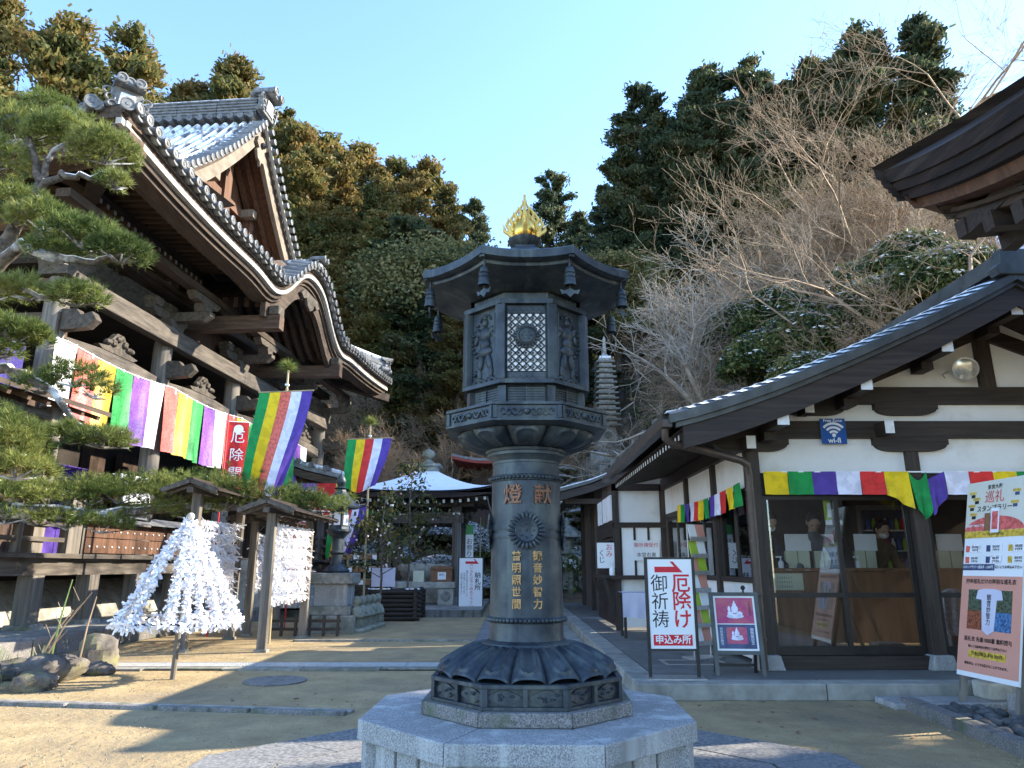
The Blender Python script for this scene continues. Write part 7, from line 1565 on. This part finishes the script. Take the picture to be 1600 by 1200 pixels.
# bare deciduous trees
BT = [bare_mesh(21, 9, 7, m_twig, spread=.62, up=.10, ratio=.76, minr=.0045), bare_mesh(22, 9, 7, m_twig, spread=.70, up=.06, ratio=.76, minr=.0045), bare_mesh(23, 8, 7, m_twig, spread=.75, up=.02, ratio=.78, minr=.0045)]
B6 = []
for sd6 in range(60, 90):
    q = bare_mesh(sd6, 9, 9, m_twig, spread=.50, up=.09, ratio=.80, minr=.0028, kids=(1, 2), side=.45)
    if 5000 < len(q[1].polygons)//3 < 14000: B6.append(q)
    else: [bpy.data.meshes.remove(m_) for m_ in q[:2]]
    if len(B6) == 3: break
BP = [bare_mesh(31, 8, 6, m_twig_p, spread=.62, up=.10, ratio=.78, minr=.007), bare_mesh(37, 8, 6, m_twig_p, spread=.75, up=-.02, ratio=.80, minr=.007)]
BP = [bare_mesh(33, 8, 5, m_twig_p, spread=.72, up=.06, ratio=.82, minr=.008)]+BP[1:]; BP = [b_[:3]+(branch_snow(b_[2], .035),) for b_ in BP]; BT = [b_[:3]+(branch_snow(b_[2], .05),) for b_ in BT]
def bt_at(px, py, Y, i, where, sc, M_=BT, dz=0, group='bare trees on the right slope'):
    p = at(px, py, Y); g = hill_z(p.x, Y); return bare_tree(M_[i % len(M_)], 'leafless %s tree %s' % ('pale' if M_ is BP else 'tan twigged', where), (p.x, Y, g-.1+dz), i*2.1, sc, group)
for i, (px, Y, sc, w) in enumerate(((1290, 25, 1.15, 'dense with twigs behind the office roof'), (1340, 23, 1.2, 'dense with twigs left of the tower eave'), (1230, 27, 1.0, 'at the left edge of the twig mass'), (1400, 24, 1.3, 'tall behind the tower eave'), (1450, 23, 1.0, 'directly behind the tower eave corner'), (1360, 28, 1.3, 'highest in the twig mass'), (1500, 23, 1.0, 'nearest behind the tower eave'), (1270, 30, 1.1, 'far back in the twig mass'), (1430, 29, 1.2, 'far back above the tower eave'), (1560, 23, 1.2, 'reaching over the top right corner'), (1310, 21, .75, 'small and low behind the roof verge'), (1400, 19, .9, 'small above the office roof'))):
    bt_at(px, 600, Y, i, w, sc)
for i, (px, Y, sc, w) in enumerate(((1112, 25.5, 1.3, 'spreading wide right of the lantern'), (1130, 28, 1.3, 'behind the spreading pale one'), (1160, 22, .85, 'leaning low above the office verge'), (1215, 30, 1.1, 'far back above the office verge'))): bt_at(px, 600, Y, i, w, sc, BP)
for i, (px, Y, sc, w) in enumerate(((545, 27, .75, 'brown in the shade right of the curved gable'), (600, 29, .8, 'brown in the shade above the second flag'), (650, 27.5, .7, 'in the shade above the pavilion'), (700, 29, .75, 'in the shade left of the lantern bowl'), (510, 29, .9, 'sunlit beside the curved gable crest'), (575, 32, .9, 'far in the shaded hollow'), (670, 33, .9, 'far in the shade behind the lantern'), (990, 31, .7, 'low beside the pagoda'), (905, 30, .6, 'low left of the pagoda'))): bt_at(px, 640, Y, i, w, sc, BT, 0, 'bare brush behind the pavilion')
t_ = plant('cypress_tree', KIND['dark'][2], 'unseen tall dark cypress added beyond the tower to shade the lantern', 'tree', (14.2, 7.5, hill_z(14.2, 7.5)), .5, (.75, .75, .85), None)  # added out of view on the right to keep the sun off the lantern
# big near limbs over the top right corner
p = at(1640, 420, 14.5); bare_tree(B6[0], 'large leafless tree whose limbs cross the top right corner, nearest of all', (p.x, 14.5, hill_z(p.x, 14.5)), 2.6, 1.75)
p = at(1540, 420, 21); bare_tree(B6[1], 'large leafless tree behind the tower eave with limbs against the top right sky', (p.x, 21, hill_z(p.x, 21)), .6, 1.9); p = at(1450, 420, 25); bare_tree(B6[2], 'leafless tree whose fine crown meets the sky left of the tower eave', (p.x, 25, hill_z(p.x, 25)), 4.1, 1.7)

for px, Y, i, sc, w in ((1385, 27, 1, 2.1, 'with a tall fine crown before the highest cypress'), (1310, 29, 2, 1.7, 'with a fine crown left of the highest cypress'), (1590, 16.5, 1, 1.7, 'reaching over the top right corner behind the tower'), (1250, 26, 0, 1.1, 'with a low fine crown at the left of the twig mass')):
    p = at(px, 420, Y); bare_tree(B6[i], 'leafless tree '+w, (p.x, Y, hill_z(p.x, Y)), i*1.9+px, sc, 'bare trees on the right slope')
# evergreen shrubs on the right slope and clipped, snow capped azaleas
def shrub_mesh(seed, n, lm, snow=.0, flat=.7, sz=.034):
    rng = np.random.default_rng(seed); D = rdir(rng, n); D[:, 2] = np.abs(D[:, 2]); rad = .75+.3*rng.random((n, 1)); C = D*rad*np.array([1, 1, flat]); C += rng.normal(size=C.shape)*.04; a = leafquads(rng, C, sz, lm, 'leaves', .55)
    b_ = None
    if snow:
        k = int(n*snow); D = rdir(rng, k); D[:, 2] = np.abs(D[:, 2])*1.3+.25; D /= np.linalg.norm(D, axis=1, keepdims=True); C = D*np.array([1, 1, flat])*(.98+.10*rng.random((k, 1))); U = rdir(rng, k); U[:, 2] *= .25; V = rdir(rng, k); V[:, 2] *= .25; s = (sz*1.1*(.5+rng.random(k)))[:, None]; b_ = quads('snow', C, U*s, V*s, lf_snow)
    return a, b_
SH = [shrub_mesh(41, 7000, lf_shrub, .10), shrub_mesh(42, 6000, lf_shrub, .6), shrub_mesh(43, 8000, lf_shrub, .06, .95), shrub_mesh(44, 6000, lf_broad, .95, .6)]
def shrub(i, label, x, y, s, group, z=None, rz=0):
    t = thing('shrub', label, 'shrub', (x, y, (hill_z(x, y) if z is None else z)-.05), rz, group); t.scale = s; link('leaves', SH[i][0], None, t)
    if SH[i][1]: setp(link('snow', SH[i][1], None, t), kind='stuff')
for i, (px, py, Y, s, k) in enumerate(((1190, 545, 21, 1.3, 2), (1250, 520, 20.5, 1.5, 2), (1310, 500, 20, 1.5, 0), (1215, 480, 24, 1.6, 2), (1290, 470, 24, 1.7, 0), (1360, 470, 19.5, 1.5, 2), (1400, 440, 19, 1.4, 0), (1440, 430, 18, 1.3, 2), (1345, 440, 23, 1.6, 2), (1260, 560, 19, 1.1, 0), (1160, 500, 26, 1.5, 2), (1480, 400, 18, 1.3, 0), (1420, 395, 21, 1.5, 2))):
    p = at(px, py, Y); shrub(k, 'leafy evergreen shrub above the office roof, %s %s' % (('topmost', 'second', 'third', 'fourth', 'fifth', 'sixth', 'seventh', 'eighth', 'ninth', 'tenth', 'eleventh', 'twelfth', 'thirteenth')[[p_[1] for p_ in sorted([(395, 12), (400, 11), (430, 7), (440, 6), (440.5, 8), (470, 4), (470.5, 5), (480, 3), (500, 2), (500.5, 10), (520, 1), (545, 0), (560, 9)])].index(i)], 'down, dusted with snow' if k == 0 else 'down, free of snow'), p.x, Y, (s, s, s*1.05), 'shrubs above the office roof', max(hill_z(p.x, Y), p.z-s*.6), i)
AZ = [640, 690, 735, 760, 600, 715, 900, 935, 915, 890, 955, 940, 870, 985, 1010, 560, 660]
NW = ('first', 'second', 'third', 'fourth', 'fifth', 'sixth', 'seventh', 'eighth', 'ninth')
ORD2 = [NW[sorted(v for v in AZ if (v < 800) == (p_ < 800)).index(p_)] for p_ in AZ]
for i, (px, Y, s, k) in enumerate(((640, 25.5, 1.0, 3), (690, 26, 1.2, 3), (735, 25.2, 1.0, 3), (760, 27, 1.1, 1), (600, 27, 1.1, 1), (715, 28, 1.2, 3), (900, 27.5, .9, 3), (935, 28.2, .9, 3), (915, 30, 1.0, 1), (890, 31, 1.0, 3), (955, 31.2, .9, 3), (940, 26.6, .75, 1), (870, 29, 1.0, 1), (985, 30.5, .9, 3), (1010, 31.5, .8, 1), (560, 26.5, 1.1, 1), (660, 24.9, .7, 3))):
    p = at(px, 850, Y); shrub(k, 'clipped azalea capped with snow, %s from the left %s' % ((('third', 'fifth', 'seventh', 'ninth', 'second', 'sixth', 'tenth', 'third', 'fifth', 'fourth', 'second', 'seventh', 'sixth', 'first', 'eighth', 'last', 'first', 'fourth')[i]) if False else ORD2[i], 'behind the water pavilion' if px < 800 else 'between lantern column and office'), p.x, Y, (s, s, s*1.0), 'snow capped azaleas', None, i)
# tall garden pines pruned flat behind the path
for i, (x, y, h) in enumerate(((2.3, 28.5, 2.6), (1.4, 29, 3.0), (3.0, 27.5, 2.3))):
    t = thing('garden_tree', 'snow dusted pruned garden tree %s' % ('right of the lantern column', 'just beside the lantern column', 'at the wing corner')[i], 'tree', (x, y, hill_z(x, y)), 0, 'pruned trees beyond the path'); MB().tube([(0, 0, -.2), (.2, 0, h*.5), (-.1, .1, h)], [.12, .08, .04], 7).build('trunk', m_bark_p, t)
    for q in range(5): a = q*2.2; o = link('crown', SH[1 if q % 2 else 3][0], None, t, loc=(.6*math.cos(a), .6*math.sin(a), h*(.45+.13*q)), sc=(.7, .6, .28)); o2 = setp(link('snow', SH[1 if q % 2 else 3][1], None, t, loc=(.6*math.cos(a), .6*math.sin(a), h*(.45+.13*q)+.02), sc=(.7, .6, .28)), kind='stuff')
# ---------------------------------------------------------------- the two black pines at the left
def pad_mesh(rng, c, hw, hd, hh, ntuft, ln=.095, nn=24, wd=.0032):
    a = rng.random(ntuft)*2*math.pi; r_ = np.sqrt(rng.random(ntuft)); X = r_*np.cos(a); Y = r_*np.sin(a); top = np.sqrt(np.maximum(0, 1-r_**2)); Z = top*(.25+.75*rng.random(ntuft))+rng.normal(size=ntuft)*.12-.25
    C = np.stack([c[0]+X*hw, c[1]+Y*hd, c[2]+Z*hh], 1)+rng.normal(size=(ntuft, 3))*.012; D = np.stack([X*.8, Y*.8, .75+.3*top], 1)+rng.normal(size=(ntuft, 3))*.28; D /= np.linalg.norm(D, axis=1, keepdims=True)
    C2 = np.repeat(C, nn, 0); D2 = np.repeat(D, nn, 0)+rng.normal(size=(ntuft*nn, 3))*.52; D2 /= np.linalg.norm(D2, axis=1, keepdims=True); S = np.cross(D2, rdir(rng, ntuft*nn)); S /= np.linalg.norm(S, axis=1, keepdims=True)
    E_ = C2+D2*ln*(.65+.6*rng.random((ntuft*nn, 1))); B0 = C2+D2*.012; return tris('needles', B0-S*wd, B0+S*wd, E_, lf_pine), C
def pine(label, branches, pads, Yd, seed, nn=24):
    rng = np.random.default_rng(seed); b0 = branches[0][0]; t = thing('pine_tree', label, 'tree', (b0[0], b0[1], 0)); O_ = Vector((b0[0], b0[1], 0)); sn_segs = []
    for pts in branches:
        r0 = pts[-1][3] if len(pts[-1]) > 3 else .03; P = [Vector(p[:3])-O_ for p in pts]; Q = []
        for i in range(len(P)-1):
            for k in range(4): Q.append(P[i].lerp(P[i+1], k/4)+Vector(rng.normal(size=3)*.015))
        Q.append(P[-1]); n = len(Q); rad = [pts[0][3]+(pts[-1][3]-pts[0][3])*i/(n-1) for i in range(n)]; MB().tube(Q, rad, 7).build('branch', m_bark_p, t, smooth=60)
        sn_segs += [(tuple(Q[i]), tuple(Q[i+1]), rad[i], rad[i+1]) for i in range(n-1)]
    s = branch_snow(sn_segs, .012)
    if s: setp(link('snow', s, None, t), kind='stuff')
    SNC = []
    for (c, hw, hd, hh, nt) in pads:
        me, C = pad_mesh(rng, (c[0]-O_.x, c[1]-O_.y, c[2]-O_.z), hw, hd, hh, nt, nn=nn); setp(link('needles', me, None, t), kind='stuff')
        m = MB(); cc = Vector(c)-O_
        for k in range(7):
            e = cc+Vector((rng.uniform(-.7, .7)*hw, rng.uniform(-.7, .7)*hd, rng.uniform(-.5, -.1)*hh)); m.tube([cc+Vector((0, 0, -hh*.6)), (cc+e)/2+Vector((0, 0, -hh*.3)), e], [.014, .010, .006], 5)
        m.build('twigs', m_bark_p, t)
        SNC.append(C[rng.random(len(C)) < .10])
    S = np.concatenate(SNC)+np.array([0, 0, .03]); U = rdir(rng, len(S)); U[:, 2] *= .3; V = rdir(rng, len(S)); V[:, 2] *= .3; setp(link('snow', quads('snow', S, U*.022, V*.016, lf_snow), None, t), kind='stuff'); return t
def A4(px, py, Y, r): p = at(px, py, Y); return (p.x, p.y, p.z, r)
Y1 = 6.9
def PD(px, py, Y, hwp, hhp, hd, nt): c = at(px, py, Y); k = Y*1.02/FPX; return (tuple(c), hwp*k*1.10, hd*1.05, hhp*k*1.22, int(nt*1.6))
pine('gnarled black pine with snow on its limbs before the hall corner, upper left',
     [[A4(-140, 700, 6.9, .13), A4(-90, 560, 6.9, .11), A4(-20, 440, 6.9, .09), A4(15, 365, 6.9, .075), A4(62, 285, 6.9, .05), A4(45, 215, 7.0, .03)],
      [A4(55, 300, 6.9, .045), A4(95, 268, 6.8, .04), A4(140, 282, 6.8, .03), A4(178, 262, 6.8, .02)], [A4(62, 285, 6.9, .04), A4(75, 245, 6.95, .03), A4(120, 215, 7.0, .02)],
      [A4(-20, 430, 6.9, .07), A4(35, 385, 6.7, .05), A4(90, 402, 6.6, .04), A4(150, 410, 6.6, .025), A4(190, 395, 6.6, .015)], [A4(-60, 560, 6.9, .06), A4(10, 575, 6.7, .045), A4(70, 600, 6.6, .035), A4(115, 655, 6.6, .028), A4(165, 690, 6.6, .018)],
      [A4(-60, 620, 6.8, .05), A4(-10, 640, 6.5, .035), A4(30, 680, 6.4, .02)], [A4(-20, 440, 6.9, .04), A4(40, 455, 6.7, .03), A4(110, 465, 6.7, .015)]],
     [PD(35, 205, 7.1, 70, 40, .40, 260), PD(105, 215, 7.0, 62, 36, .38, 230), PD(165, 235, 6.9, 50, 36, .34, 210), PD(-15, 245, 6.9, 55, 40, .4, 150), PD(80, 175, 7.2, 45, 22, .3, 90), PD(178, 285, 6.8, 22, 16, .15, 36),
      PD(20, 325, 6.8, 62, 38, .4, 230), PD(70, 345, 6.7, 50, 28, .3, 140), PD(130, 370, 6.6, 55, 30, .34, 190), PD(190, 395, 6.6, 42, 26, .3, 150), PD(85, 395, 6.6, 40, 20, .25, 80), PD(120, 465, 6.7, 42, 22, .25, 110), PD(50, 455, 6.7, 40, 22, .25, 70), PD(-10, 455, 6.7, 45, 26, .3, 90),
      PD(30, 520, 6.4, 42, 22, .28, 150), PD(-20, 545, 6.4, 45, 24, .3, 90), PD(12, 690, 6.2, 52, 40, .36, 330), PD(28, 730, 6.2, 45, 26, .3, 200), PD(-25, 660, 6.2, 45, 35, .3, 120),
      PD(115, 588, 6.6, 46, 22, .2, 60), PD(60, 600, 6.6, 30, 20, .2, 36), PD(150, 610, 6.6, 26, 18, .18, 26), PD(110, 680, 6.6, 30, 18, .2, 60), PD(160, 688, 6.6, 40, 16, .22, 110)], Y1, 51)
pads = []
for i, (px, py, hw, hh, n) in enumerate(((-10, 770, 60, 28, 200), (45, 775, 50, 26, 200), (95, 778, 50, 28, 210), (140, 770, 50, 26, 200), (105, 812, 40, 20, 130), (160, 818, 42, 20, 150), (60, 808, 40, 18, 110), (190, 768, 50, 26, 210), (235, 768, 48, 30, 200), (280, 765, 48, 28, 200), (235, 800, 46, 20, 120), (300, 795, 40, 20, 110), (330, 760, 46, 26, 190), (375, 768, 44, 26, 170), (420, 778, 42, 24, 160), (462, 782, 42, 24, 170), (505, 790, 38, 22, 150), (440, 795, 40, 16, 80), (350, 785, 40, 18, 80), (10, 805, 40, 18, 80))):
    pads.append(PD(px, py, 10.2+2.5*max(0, px)/540, hw, hh, .42, n))
pine('long low pine branch with snowy needle pads stretching behind the fortune racks',
     [[A4(-190, 950, 10.1, .16), A4(-150, 860, 10.1, .14), A4(-60, 800, 10.2, .11), A4(60, 800, 10.4, .085), A4(160, 805, 10.9, .07), A4(260, 795, 11.4, .055), A4(360, 790, 11.8, .04), A4(440, 800, 12.2, .03), A4(515, 800, 12.6, .015)]], pads, 11, 52, 22)
